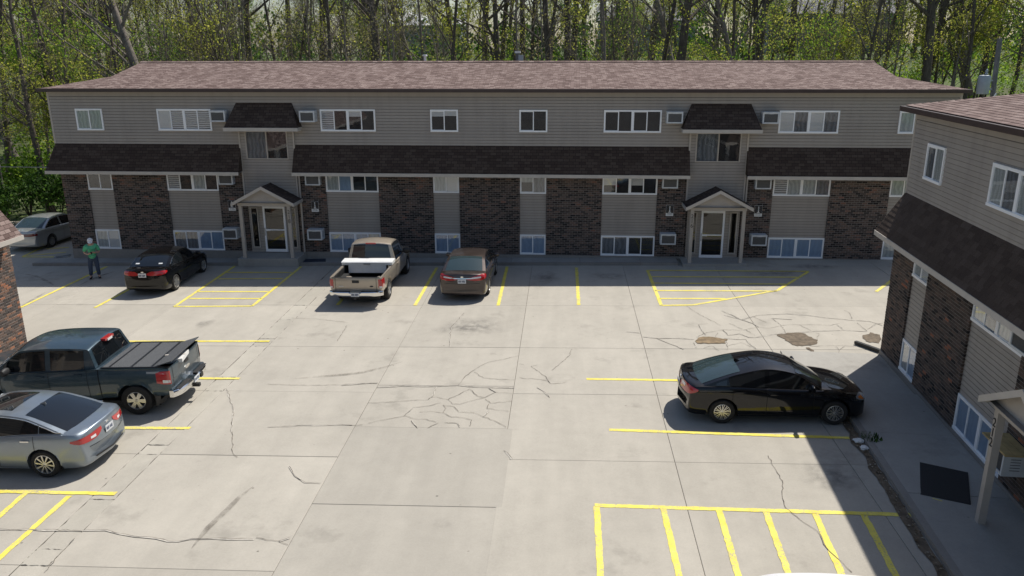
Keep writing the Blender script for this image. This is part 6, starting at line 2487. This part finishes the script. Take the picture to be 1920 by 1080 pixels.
def shrub(x, y, w, h, label, seed, mat='leaf_dark'):
    rg = random.Random(seed)
    root = empty('shrub', (x, y, hill(x, y) + TILT * x))
    tag(root, label, 'shrub', 'shrubs behind the silver car')
    st, tips = MB(), []
    for k in range(9):
        a = rg.uniform(0, 6.28)
        top = Vector((math.cos(a) * w * rg.uniform(0.2, 0.8), math.sin(a) * w * rg.uniform(0.2, 0.8), h * rg.uniform(0.6, 1.0)))
        mid = top * 0.5 + Vector((rg.uniform(-.15, .15), rg.uniform(-.15, .15), 0.1 * h))
        st.tube([(0, 0, -0.1), mid, top], [0.04, 0.025, 0.008], 5)
        tips += [top, mid * 1.2, mid.lerp(top, 0.6), mid.lerp(top, 0.3)]
    st.build('stems', M['bark'], root)
    b = MB()
    for _ in range(2600):
        t = rg.choice(tips)
        c = t + Vector((rg.gauss(0, 0.42 * w / 1.6), rg.gauss(0, 0.42 * w / 1.6), rg.gauss(0, 0.36)))
        if c.z < 0.05:
            c.z = rg.uniform(0.05, 0.8)
        s = 0.16 * rg.uniform(0.6, 1.5)
        u = Vector((rg.uniform(-1, 1), rg.uniform(-1, 1), rg.uniform(-0.4, 1))).normalized()
        w_ = u.orthogonal().normalized()
        w_.rotate(Matrix.Rotation(rg.uniform(0, 6.28), 3, u))
        f = u.cross(w_)
        b.quad(c - w_ * s * 0.5, c + f * s * 0.4, c + w_ * s * 0.5, c - f * s * 0.4)
    b.build('foliage', M[mat], root)


for k, (x, y, w, h, lb) in enumerate(((-26.8, 9.6, 1.7, 3.6, 'dark green shrub touching the left end of the long block'), (-29.0, 9.2, 1.8, 3.2, 'dark green shrub right above the roof of the silver car'), (-31.3, 7.6, 1.7, 2.8, 'dark shrub behind the boot of the silver car'),
                                      (-33.4, 6.2, 1.8, 3.3, 'dark shrub at the left edge of the picture above the tan shingles'), (-24.6, 12.2, 1.6, 4.0, 'tall shrub just behind the corner of the long block'), (-28.2, 12.4, 1.9, 4.6, 'taller shrub in the second row behind the silver car'), (-32.0, 11.0, 1.9, 4.3, 'taller shrub in the second row near the left picture edge'), (-35.5, 9.0, 1.9, 4.2, 'tall shrub at the far left, second row'))):
    shrub(x, y, w, h, lb, 200 + k, 'leaf_dark' if k % 3 else 'leaf_green')


# pale house seen through the trunks, and a low roof beyond the lawn
def far_house(x, y, w, d, h, label, wall, roofm, rz=0.0):
    root = empty('house', (x, y, hill(x, y) + TILT * x), rz)
    tag(root, label, 'house')
    MB().box(-w / 2, w / 2, 0, d, -1.0, h).build('wall', wall, root)
    b = MB()
    v = [(-w / 2 - .4, -.5, h - 0.1), (w / 2 + .4, -.5, h - 0.1), (w / 2 + .4, d / 2, h + 2.2), (-w / 2 - .4, d / 2, h + 2.2), (-w / 2 - .4, d + .5, h - 0.1), (w / 2 + .4, d + .5, h - 0.1)]
    b.add(v, [(0, 1, 2, 3), (3, 2, 5, 4), (0, 3, 4), (1, 5, 2), (0, 4, 5, 1)])
    b.build('roof', roofm, root)
    for k in range(int(w // 3.2)):
        a = -w / 2 + 1.5 + k * 3.2
        for z in (1.0, 3.9):
            if z + 1.4 < h:
                wd = MB().box(a - 0.06, a + 1.16, -0.05, -0.005, z - 0.06, z + 1.46).build('window', M['vinyl'], root)
                MB().box(a, a + 1.1, -0.07, -0.051, z, z + 1.4).build('pane', M['b_grey'], wd)
    MB().box(w / 2 - 1.4, w / 2 - 0.5, -0.06, -0.005, 0, 2.05).build('door', M['vinyl'], root)


M['pale_siding'] = plain('pale_blue_grey_siding', (0.26, 0.29, 0.31), 0.7)
M['grey_roof'] = plain('grey_far_roof', (0.20, 0.20, 0.21), 0.9)
M['white_roof'] = plain('white_metal_roof', (0.68, 0.68, 0.66), 0.6)
far_house(44.0, 104, 20, 9, 6.0, 'pale blue-grey house glimpsed through the trunks above the right entrance', M['pale_siding'], M['grey_roof'])
far_house(13.0, 100, 15, 9, 5.6, 'pale grey house glimpsed through the trunks behind the middle of the roof', M['pale_siding'], M['grey_roof'])
far_house(92, 112, 16, 9, 2.6, 'low white-roofed house beyond the lawn at the far right', M['pale_siding'], M['white_roof'])
far_house(-24.0, 104, 13, 9, 5.4, 'whitish house glimpsed through the trunks above the left entrance', M['pale_siding'], M['white_roof'])

# ------------------------------------------------------------------ utility poles and wires
M['pole'] = mat_bark('weathered_pole_wood', (0.11, 0.115, 0.12), (0.24, 0.24, 0.24))
M['steel_blue'] = plain('grey_blue_tank', (0.36, 0.40, 0.43), 0.45, 0.2, 0.08)
M['wire'] = plain('wire', (0.25, 0.25, 0.25), 0.5, noise_amt=0)
up = tag(empty('utility_pole', (20.35, 6.2, gz(20))), 'grey wooden utility pole with transformer past the right end of the long block', 'utility pole')
MB().cyl((0.35, 0, -0.3), (0.0, 0, 9.1), 0.13, 0.11, 14).build('pole', M['pole'], up, smooth=60)
t_ = MB()
t_.lathe([(0.001, 6.55), (0.27, 6.57), (0.28, 6.6), (0.28, 7.35), (0.25, 7.42), (0.001, 7.46)], 20, 'Z', centre=(-0.45, -0.1, 0))
t_.box(-0.45, 0.02, -0.06, 0.02, 6.75, 6.83).box(-0.45, 0.02, -0.06, 0.02, 7.15, 7.23)
t_.build('transformer', M['steel_blue'], up, smooth=50)
ins_ = MB()
ins_.lathe([(0.04, 7.46), (0.07, 7.52), (0.04, 7.56), (0.07, 7.62), (0.035, 7.70), (0.001, 7.72)], 10, 'Z', centre=(-0.40, -0.1, 0))
ins_.build('insulator', M['steel_blue'], up, smooth=60)
MB().cyl((0.15, -0.2, 6.6), (-1.1, -0.9, 5.0), 0.03, n=6).build('guy_guard', M['sign_white'], up)
up2 = tag(empty('utility_pole', (-2.70, 13.0, 0)), 'grey pole top with white cap just above the middle of the ridge', 'utility pole')
MB().cyl((0, 0, -0.3), (0, 0, 8.75), 0.13, 0.11, 12).build('pole', M['pole'], up2, smooth=60)
MB().box(-0.16, 0.16, -0.16, 0.16, 8.751, 8.87).build('cap', M['sign_white'], up2)
MB().box(0.05, 0.32, -0.14, 0.1, 8.25, 8.66).build('meter_box', M['steel_blue'], up2)
for k, (z0, z1, x1) in enumerate(((3.05, 2.85, -24.0), (2.85, 2.75, -22.8))):
    cb_ = MB()
    cb_.tube([(-48, 7.6 + k, z0), (-36, 7.5 + k, z0 - 0.15), (x1, 7.3 + k, z1)], 0.022, 5)
    o = cb_.build('cable', M['wire'])
    tag(o, ('upper' if k == 0 else 'lower') + ' slack grey cable strung in front of the shrubs at left', 'cable')
vp = MB()
vp.cyl((-6.75, 5.4, 8.1), (-6.75, 5.4, 8.66), 0.06, n=10)
vp.cyl((-6.75, 5.4, 8.661), (-6.75, 5.4, 8.74), 0.12, 0.10, 10)
vp.build('vent_pipe', M['sign_white'], roof_b)

# ------------------------------------------------------------------ mats, pipe, litter, weeds
M['rubber'] = plain('black_rubber_mat', (0.018, 0.018, 0.019), 0.85, noise_amt=0.3, nscale=25)
M['mat_blue'] = plain('dark_blue_mat', (0.022, 0.030, 0.050), 0.9, noise_amt=0.3, nscale=18)


def mat_thing(pts, z, label, mat):
    b = MB()
    n = len(pts)
    c0 = Vector((sum(p[0] for p in pts) / n, sum(p[1] for p in pts) / n, 0))
    ins = [(c0.x + (x - c0.x) * 0.95, c0.y + (y - c0.y) * 0.95) for x, y in pts]
    v = [(x, y, gz(x) + z) for x, y in pts] + [(x, y, gz(x) + z + 0.012) for x, y in pts] + [(x, y, gz(x) + z + 0.016) for x, y in ins]
    f = [(k, (k + 1) % n, n + (k + 1) % n, n + k) for k in range(n)] + [(n + k, n + (k + 1) % n, 2 * n + (k + 1) % n, 2 * n + k) for k in range(n)] + [tuple(range(2 * n, 3 * n))]
    b.add(v, f)
    o = b.build('door_mat', mat, recalc=True)
    tag(o, label, 'door mat')


mat_thing([(7.97, -18.08), (8.80, -18.50), (8.26, -19.78), (7.42, -19.44)], 0.098, 'big black rubber mat on the pavement by the post numbered 212', M['rubber'])
mat_thing([(-13.35, -0.98), (-12.02, -1.02), (-12.02, -0.42), (-13.3, -0.40)], 0.207, 'long black mat in front of the door numbered 218', M['rubber'])
mat_thing([(-11.45, -0.82), (-10.45, -0.72), (-10.6, -0.22), (-11.5, -0.3)], 0.124, 'dark blue mat on the pavement right of the 218 porch', M['mat_blue'])

dp = MB()
A, B_ = Vector((9.18, -10.42, gz(9.2) + 0.07)), Vector((9.66, -11.16, gz(9.6) + 0.07))
dd = (B_ - A).normalized()
sd = Vector((-dd.y, dd.x, 0)) * 0.055
up_ = Vector((0, 0, 0.045))
v = []
for p in (A, B_):
    v += [tuple(p - sd - up_), tuple(p + sd - up_), tuple(p + sd + up_), tuple(p - sd + up_)]
dp.add(v, [(0, 4, 5, 1), (1, 5, 6, 2), (2, 6, 7, 3), (3, 7, 4, 0), (4, 7, 6, 5)])
for k in range(3):
    q = A.lerp(B_, 0.2 + 0.3 * k)
    dp.add([tuple(q + sd * s * 1.05 + up_ * 1.05) for s in (-1, 1)] + [tuple(q + dd * 0.03 + sd * s * 1.05 + up_ * 1.05) for s in (1, -1)], [(0, 1, 2, 3)])
o = dp.build('downspout', M['black'], recalc=True)
tag(o, 'black downspout end lying on the concrete at the corner of the near block', 'downspout')

# old boards on the low air conditioner behind post 212
M['plank'] = plain('yellowed_plank', (0.46, 0.34, 0.15), 0.7, noise_amt=0.25, nscale=4)
pk = tag(empty('wooden_board'), 'yellowed wooden board lying on the low air conditioner behind post 212', 'board')
pk.matrix_world = MWr @ Matrix.Translation((8.22, -0.26, 1.305))
for a, c_ in ((-0.26, -0.09), (-0.08, 0.09), (0.10, 0.26)):
    MB().box(-0.50, 0.50, a, c_, 0, 0.03).build('plank', M['plank'], pk)

M['paper'] = plain('crumpled_paper', (0.72, 0.72, 0.70), 0.8, noise_amt=0.1)
for k, (x, y, s, lb) in enumerate(((7.02, -17.0, 0.12, 'crumpled white paper by the kerb, farther of the two'), (7.03, -17.33, 0.10, 'crumpled white paper by the kerb, nearer of the two'), (7.36, -17.86, 0.05, 'small white scrap in the gutter below the weeds'))):
    rg = random.Random(k)
    bm = bmesh.new()
    bmesh.ops.create_icosphere(bm, subdivisions=2, radius=s)
    for vv in bm.verts:
        vv.co *= rg.uniform(0.6, 1.15)
        vv.co.z *= 0.5
    me = bpy.data.meshes.new('paper_scrap')
    bm.to_mesh(me)
    bm.free()
    me.materials.append(M['paper'])
    o = link('paper_scrap', me)
    o.location = (x, y, gz(x) + 0.5 * s)
    tag(o, lb, 'litter')
tw = MB().box(-0.09, 0.09, -0.012, 0.012, 0, 0.008)
o = tw.build('pencil', M['yellow'])
o.location = (7.68, -19.62, gz(7.7) + 0.10)
o.rotation_euler = (0, 0, R(-35))
tag(o, 'thin yellow stick on the pavement beside the black rubber mat', 'litter')

# dirt and weeds in the gutter along the near pavement
rg = random.Random(31)
gd = MB()
pts = []
for k in range(44):
    t = 3.6 + k * 0.23
    pts.append(MWr @ Vector((t, -2.19 - rg.uniform(0.02, 0.05), 0)))
L_ = []
for i, p in enumerate(pts):
    wd = (0.16 + 0.16 * noise.noise(Vector((i * 0.35, 0, 0)))) * (1.0 if i < 34 else 0.5)
    L_.append((p.x, p.y, wd))
v = [(x + 0.04, y, gz(x) + 0.022) for x, y, w_ in L_] + [(x - max(0.05, w_), y + rg.uniform(-.05, .05), gz(x) + 0.0125) for x, y, w_ in L_]
n = len(L_)
gd.add(v, [(i, n + i, n + i + 1, i + 1) for i in range(n - 1)])
o = gd.build('gutter_dirt', M['mud'], recalc=True)
o['kind'] = 'stuff'
o['label'] = 'strip of dirt and dead leaves along the kerb'
db = MB()
for _ in range(420):
    i = rg.randrange(n)
    x, y, w_ = L_[i]
    px, py = x - rg.uniform(-0.03, max(0.06, w_)), y + rg.uniform(-.1, .1)
    s = rg.uniform(0.012, 0.04)
    a = rg.uniform(0, 6.28)
    c_, s_ = math.cos(a) * s, math.sin(a) * s
    zz = gz(px) + 0.026 + rg.uniform(0, 0.02)
    db.quad((px - c_, py - s_, zz), (px + s_ * .5, py - c_ * .5, zz + 0.012), (px + c_, py + s_, zz), (px - s_ * .5, py + c_ * .5, zz + 0.006))
M['dead_leaf'] = mat_leaf('dead_leaf', [(0.0, (0.10, 0.07, 0.04)), (0.5, (0.20, 0.15, 0.09)), (1.0, (0.42, 0.38, 0.30))], 0.1)
o = db.build('leaf_litter', M['dead_leaf'])
o['kind'] = 'stuff'
o['label'] = 'dead leaves and crumbs in the gutter'
wp = tag(empty('weed', (7.33, -16.95, gz(7.3) + 0.01)), 'dark green weed growing in the gutter beside the white papers', 'weed')
wb = MB()
for _ in range(170):
    a = rg.uniform(0, 6.28)
    r0 = rg.uniform(0, 0.16)
    h = rg.uniform(0.06, 0.22)
    bx_, by_ = math.cos(a) * r0, math.sin(a) * r0 * 1.4
    tx, ty = bx_ + math.cos(a) * 0.07, by_ + math.sin(a) * 0.07
    wb.quad((bx_ - .008, by_, 0), (bx_ + .008, by_, 0), (tx + .01, ty, h * .7), (tx, ty + .01, h))
wb.build('blades', M['leaf_dark'], wp)
# pale rubble by the corner of the left block
rb = MB()
for _ in range(260):
    a, r0 = rg.uniform(0, 6.28), rg.uniform(0, 0.75)
    x, y = -16.35 + math.cos(a) * r0, -10.55 + math.sin(a) * r0
    s = rg.uniform(0.015, 0.05)
    rb.box(x - s, x + s, y - s * .7, y + s * .7, gz(x) + 0.005, gz(x) + 0.008 + s * 0.5, mat=None)
o = rb.build('gravel', M['chip'])
o['kind'] = 'stuff'
o['label'] = 'loose pale gravel at the corner of the left block'
cbd = MB()
cbd.box(-0.32, 0.32, -0.2, 0.2, 0, 0.02)
cbd.box(-0.25, 0.38, -0.05, 0.1, 0.021, 0.05, mat=Matrix.Rotation(0.4, 4, 'Z'))
o = cbd.build('broken_board', M['metal'])
o.location = (-23.55, 0.7, gz(-23.5) + 0.01)
o.rotation_euler = (0.0, 0, 0.5)
tag(o, 'flattened grey scrap board on the ground at the corner of the long block', 'litter')


# ------------------------------------------------------------------ the man
def skinned(name, verts, edges, radii, mats, parent, sub=2, root=0):
    me = bpy.data.meshes.new(name)
    me.from_pydata([tuple(p) for p in verts], edges, [])
    o = bpy.data.objects.new(name, me)
    COL.objects.link(o)
    md = o.modifiers.new('skin', 'SKIN')
    md.use_smooth_shade = True
    sv = me.skin_vertices[0].data
    for i, r_ in enumerate(radii):
        sv[i].radius = r_ if isinstance(r_, tuple) else (r_, r_)
        sv[i].use_root = (i == root)
    ss = o.modifiers.new('sub', 'SUBSURF')
    ss.levels = ss.render_levels = sub
    bpy.context.view_layer.update()
    dg = bpy.context.evaluated_depsgraph_get()
    m2 = bpy.data.meshes.new_from_object(o.evaluated_get(dg))
    bpy.data.objects.remove(o)
    for m_ in (mats if isinstance(mats, list) else [mats]):
        m2.materials.append(m_)
    m2.polygons.foreach_set('use_smooth', [True] * len(m2.polygons))
    return link(name, m2, parent)


M['skin'] = plain('skin', (0.46, 0.28, 0.20), 0.55, noise_amt=0.05)
M['shirt'] = plain('green_cotton', (0.10, 0.46, 0.24), 0.85, noise_amt=0.12, nscale=9)
M['jeans'] = plain('dark_blue_denim', (0.045, 0.065, 0.11), 0.85, noise_amt=0.25, nscale=14)
M['cap'] = plain('white_cap_cloth', (0.72, 0.72, 0.72), 0.8, noise_amt=0.05)
M['hair'] = plain('dark_hair', (0.02, 0.015, 0.012), 0.7, noise_amt=0.2)
M['shoe'] = plain('black_shoe', (0.012, 0.012, 0.013), 0.6, noise_amt=0.1)
man = empty('person', (-19.73, -3.0, gz(-19.73) + 0.012), R(-62), tilt=False)      # faces local +x
man.scale = (1.08, 1.08, 1.03)
tag(man, 'person in a green t-shirt, white cap and dark jeans looking down at a phone', 'person')
# joints, local: x forward, y left
V = [(0, 0, 0.93), (0.01, 0, 1.10), (0.02, 0, 1.28), (0.01, 0, 1.40), (0.035, 0, 1.47), (0.075, 0, 1.55), (0.09, 0, 1.63),
     (0.0, 0.10, 0.88), (0.03, 0.12, 0.49), (-0.02, 0.13, 0.09), (0.13, 0.16, 0.045),
     (0.0, -0.10, 0.88), (0.0, -0.13, 0.49), (-0.03, -0.15, 0.09), (0.12, -0.19, 0.045),
     (0.0, 0.19, 1.36), (0.02, 0.25, 1.09), (0.25, 0.10, 1.13), (0.31, 0.05, 1.16),
     (0.0, -0.19, 1.36), (0.0, -0.26, 1.09), (0.24, -0.12, 1.08), (0.31, -0.05, 1.12)]
E_ = [(0, 1), (1, 2), (2, 3), (3, 4), (4, 5), (5, 6), (0, 7), (7, 8), (8, 9), (9, 10), (0, 11), (11, 12), (12, 13), (13, 14), (3, 15), (15, 16), (16, 17), (17, 18), (3, 19), (19, 20), (20, 21), (21, 22)]
RD = [(0.12, 0.15), (0.115, 0.15), (0.12, 0.165), (0.08, 0.10), 0.055, (0.075, 0.085), (0.085, 0.075), 0.085, 0.058, 0.042, 0.035, 0.085, 0.058, 0.042, 0.035, 0.06, 0.044, 0.032, 0.026, 0.06, 0.044, 0.032, 0.026]
# hands: palm and five bent fingers each, rooted in the palm
for wrist, sgn in ((18, 1), (22, -1)):
    w0 = Vector(V[wrist])
    pi = len(V)
    V.append(tuple(w0 + Vector((0.055, -0.012 * sgn, 0.015))))
    E_.append((wrist, pi))
    RD.append((0.022, 0.034))
    for fk, (oy, ln) in enumerate(((-0.03, 0.060), (-0.010, 0.075), (0.011, 0.070), (0.030, 0.055), (0.045, 0.045))):
        b0 = Vector(V[pi])
        if fk == 4:                                        # thumb leaves the side of the palm
            a1 = b0 + Vector((-0.012, 0.038 * sgn, 0.02))
            a2 = a1 + Vector((0.03, 0.012 * sgn, 0.03))
        else:
            a1 = b0 + Vector((ln * 0.55, oy, 0.012))
            a2 = a1 + Vector((ln * 0.25, oy * 0.1, 0.035))
        i1 = len(V)
        V += [tuple(a1), tuple(a2)]
        E_ += [(pi, i1), (i1, i1 + 1)]
        RD += [0.0095, 0.0085]
body = skinned('body', V, E_, RD, M['skin'], man)
# shirt
sv_ = [(0.005, 0, 0.82), (0.01, 0, 1.0), (0.015, 0, 1.14), (0.02, 0, 1.28), (0.012, 0, 1.385), (0.02, 0, 1.435), (0, 0.195, 1.365), (0.01, 0.235, 1.22), (0.02, 0.25, 1.14), (0, -0.195, 1.365), (0, -0.24, 1.22), (0.0, -0.262, 1.14)]
skinned('t_shirt', sv_, [(0, 1), (1, 2), (2, 3), (3, 4), (4, 5), (4, 6), (6, 7), (7, 8), (4, 9), (9, 10), (10, 11)],
        [(0.148, 0.188), (0.145, 0.186), (0.142, 0.184), (0.145, 0.195), (0.10, 0.125), (0.075, 0.085), 0.085, 0.074, 0.07, 0.085, 0.074, 0.07], M['shirt'], body, root=2)
skinned('jeans', [(0, 0, 1.02), (0, 0, 0.86), (0.0, 0.10, 0.80), (0.03, 0.12, 0.49), (-0.015, 0.13, 0.12), (0.0, -0.10, 0.80), (0.0, -0.13, 0.49), (-0.025, -0.15, 0.12)],
        [(0, 1), (1, 2), (2, 3), (3, 4), (1, 5), (5, 6), (6, 7)], [(0.135, 0.165), (0.135, 0.165), 0.108, 0.082, 0.074, 0.108, 0.082, 0.074], M['jeans'], body, root=1)
for sx_, (hx, hy) in ((1, (-0.03, 0.13)), (-1, (-0.04, -0.15))):
    skinned('shoe', [(hx - 0.05, hy, 0.05), (hx + 0.06, hy + 0.012 * sx_, 0.05), (hx + 0.19, hy + 0.03 * sx_, 0.035)], [(0, 1), (1, 2)], [(0.05, 0.05), (0.055, 0.05), (0.045, 0.035)], M['shoe'], body)
# head details: hair, ears, nose, cap with its bill tilted down
hd = MB()
hc = Vector((0.085, 0, 1.585))
skinned('hair', [(0.045, 0, 1.56), (0.055, 0, 1.66)], [(0, 1)], [(0.07, 0.088), (0.085, 0.088)], M['hair'], body)
nb_ = MB()
nb_.add([(0.165, -0.013, 1.555), (0.165, 0.013, 1.555), (0.168, 0, 1.60), (0.196, 0, 1.562)], [(0, 3, 2), (3, 1, 2), (0, 1, 3)])
nb_.build('nose', M['skin'], body)
for s in (-1, 1):
    e_ = MB()
    e_.cyl((0.075, s * 0.085, 1.575), (0.072, s * 0.102, 1.577), 0.028, 0.022, 8)
    e_.build('ear', M['skin'], body)
    e_ = MB()
    e_.cyl((0.155, s * 0.034, 1.605), (0.167, s * 0.034, 1.603), 0.011, 0.009, 8)
    e_.build('eye', M['hair'], body)
mo = MB().box(0.150, 0.166, -0.022, 0.022, 1.522, 1.529)
mo.build('mouth', M['dark_red_lens'], body)
cp = MB()
n_ = 18
rings = []
for k in range(7):
    ph = k / 6 * math.pi / 2
    rings.append([(0.07 + 0.112 * math.cos(ph) * math.cos(t), 0.104 * math.cos(ph) * math.sin(t), 0.105 * math.sin(ph)) for t in [2 * math.pi * q / n_ for q in range(n_)]])
v, f = mesh_loft(rings)
cp.add(v, f)
bill = []
for k in range(9):
    a = -0.95 + 1.9 * k / 8
    bill.append(((0.07 + 0.112 * math.cos(a), 0.104 * math.sin(a), 0.004), (0.075 + 0.205 * math.cos(a * 0.82), 0.10 * math.sin(a), -0.018)))
b0 = len(cp.v)
for p, q in bill:
    cp.v += [p, q, (q[0], q[1], q[2] - 0.006), (p[0], p[1], p[2] - 0.006)]
for k in range(8):
    a = b0 + 4 * k
    for (i0, i1) in ((0, 1), (1, 2), (2, 3), (3, 0)):
        cp.f.append((a + i0, a + i1, a + 4 + i1, a + 4 + i0))
        cp.m.append(0)
co_ = cp.build('cap', M['cap'], body, smooth=50, recalc=True)
co_.location = (0.0, 0, 1.625)
co_.rotation_euler = (0, R(16), 0)
lg = MB()
lg.cyl((0.150, 0.075, 1.30), (0.1595, 0.078, 1.30), 0.042, 0.042, 14)
lg.build('shirt_print', M['sign_white'], body)
ph = tag(empty('phone'), 'dark phone held in both hands by the person', 'phone')
ph.matrix_world = Matrix.Translation(man.location) @ Matrix.Rotation(R(-62), 4, 'Z') @ Matrix.Translation((0.415, 0.0, 1.19)) @ Matrix.Rotation(R(-50), 4, 'Y')
MB().box(-0.075, 0.075, -0.037, 0.037, -0.005, 0.004).build('case', M['black'], ph)
MB().box(-0.07, 0.07, -0.033, 0.033, 0.0041, 0.0055).build('screen', M['car_glass'], ph)
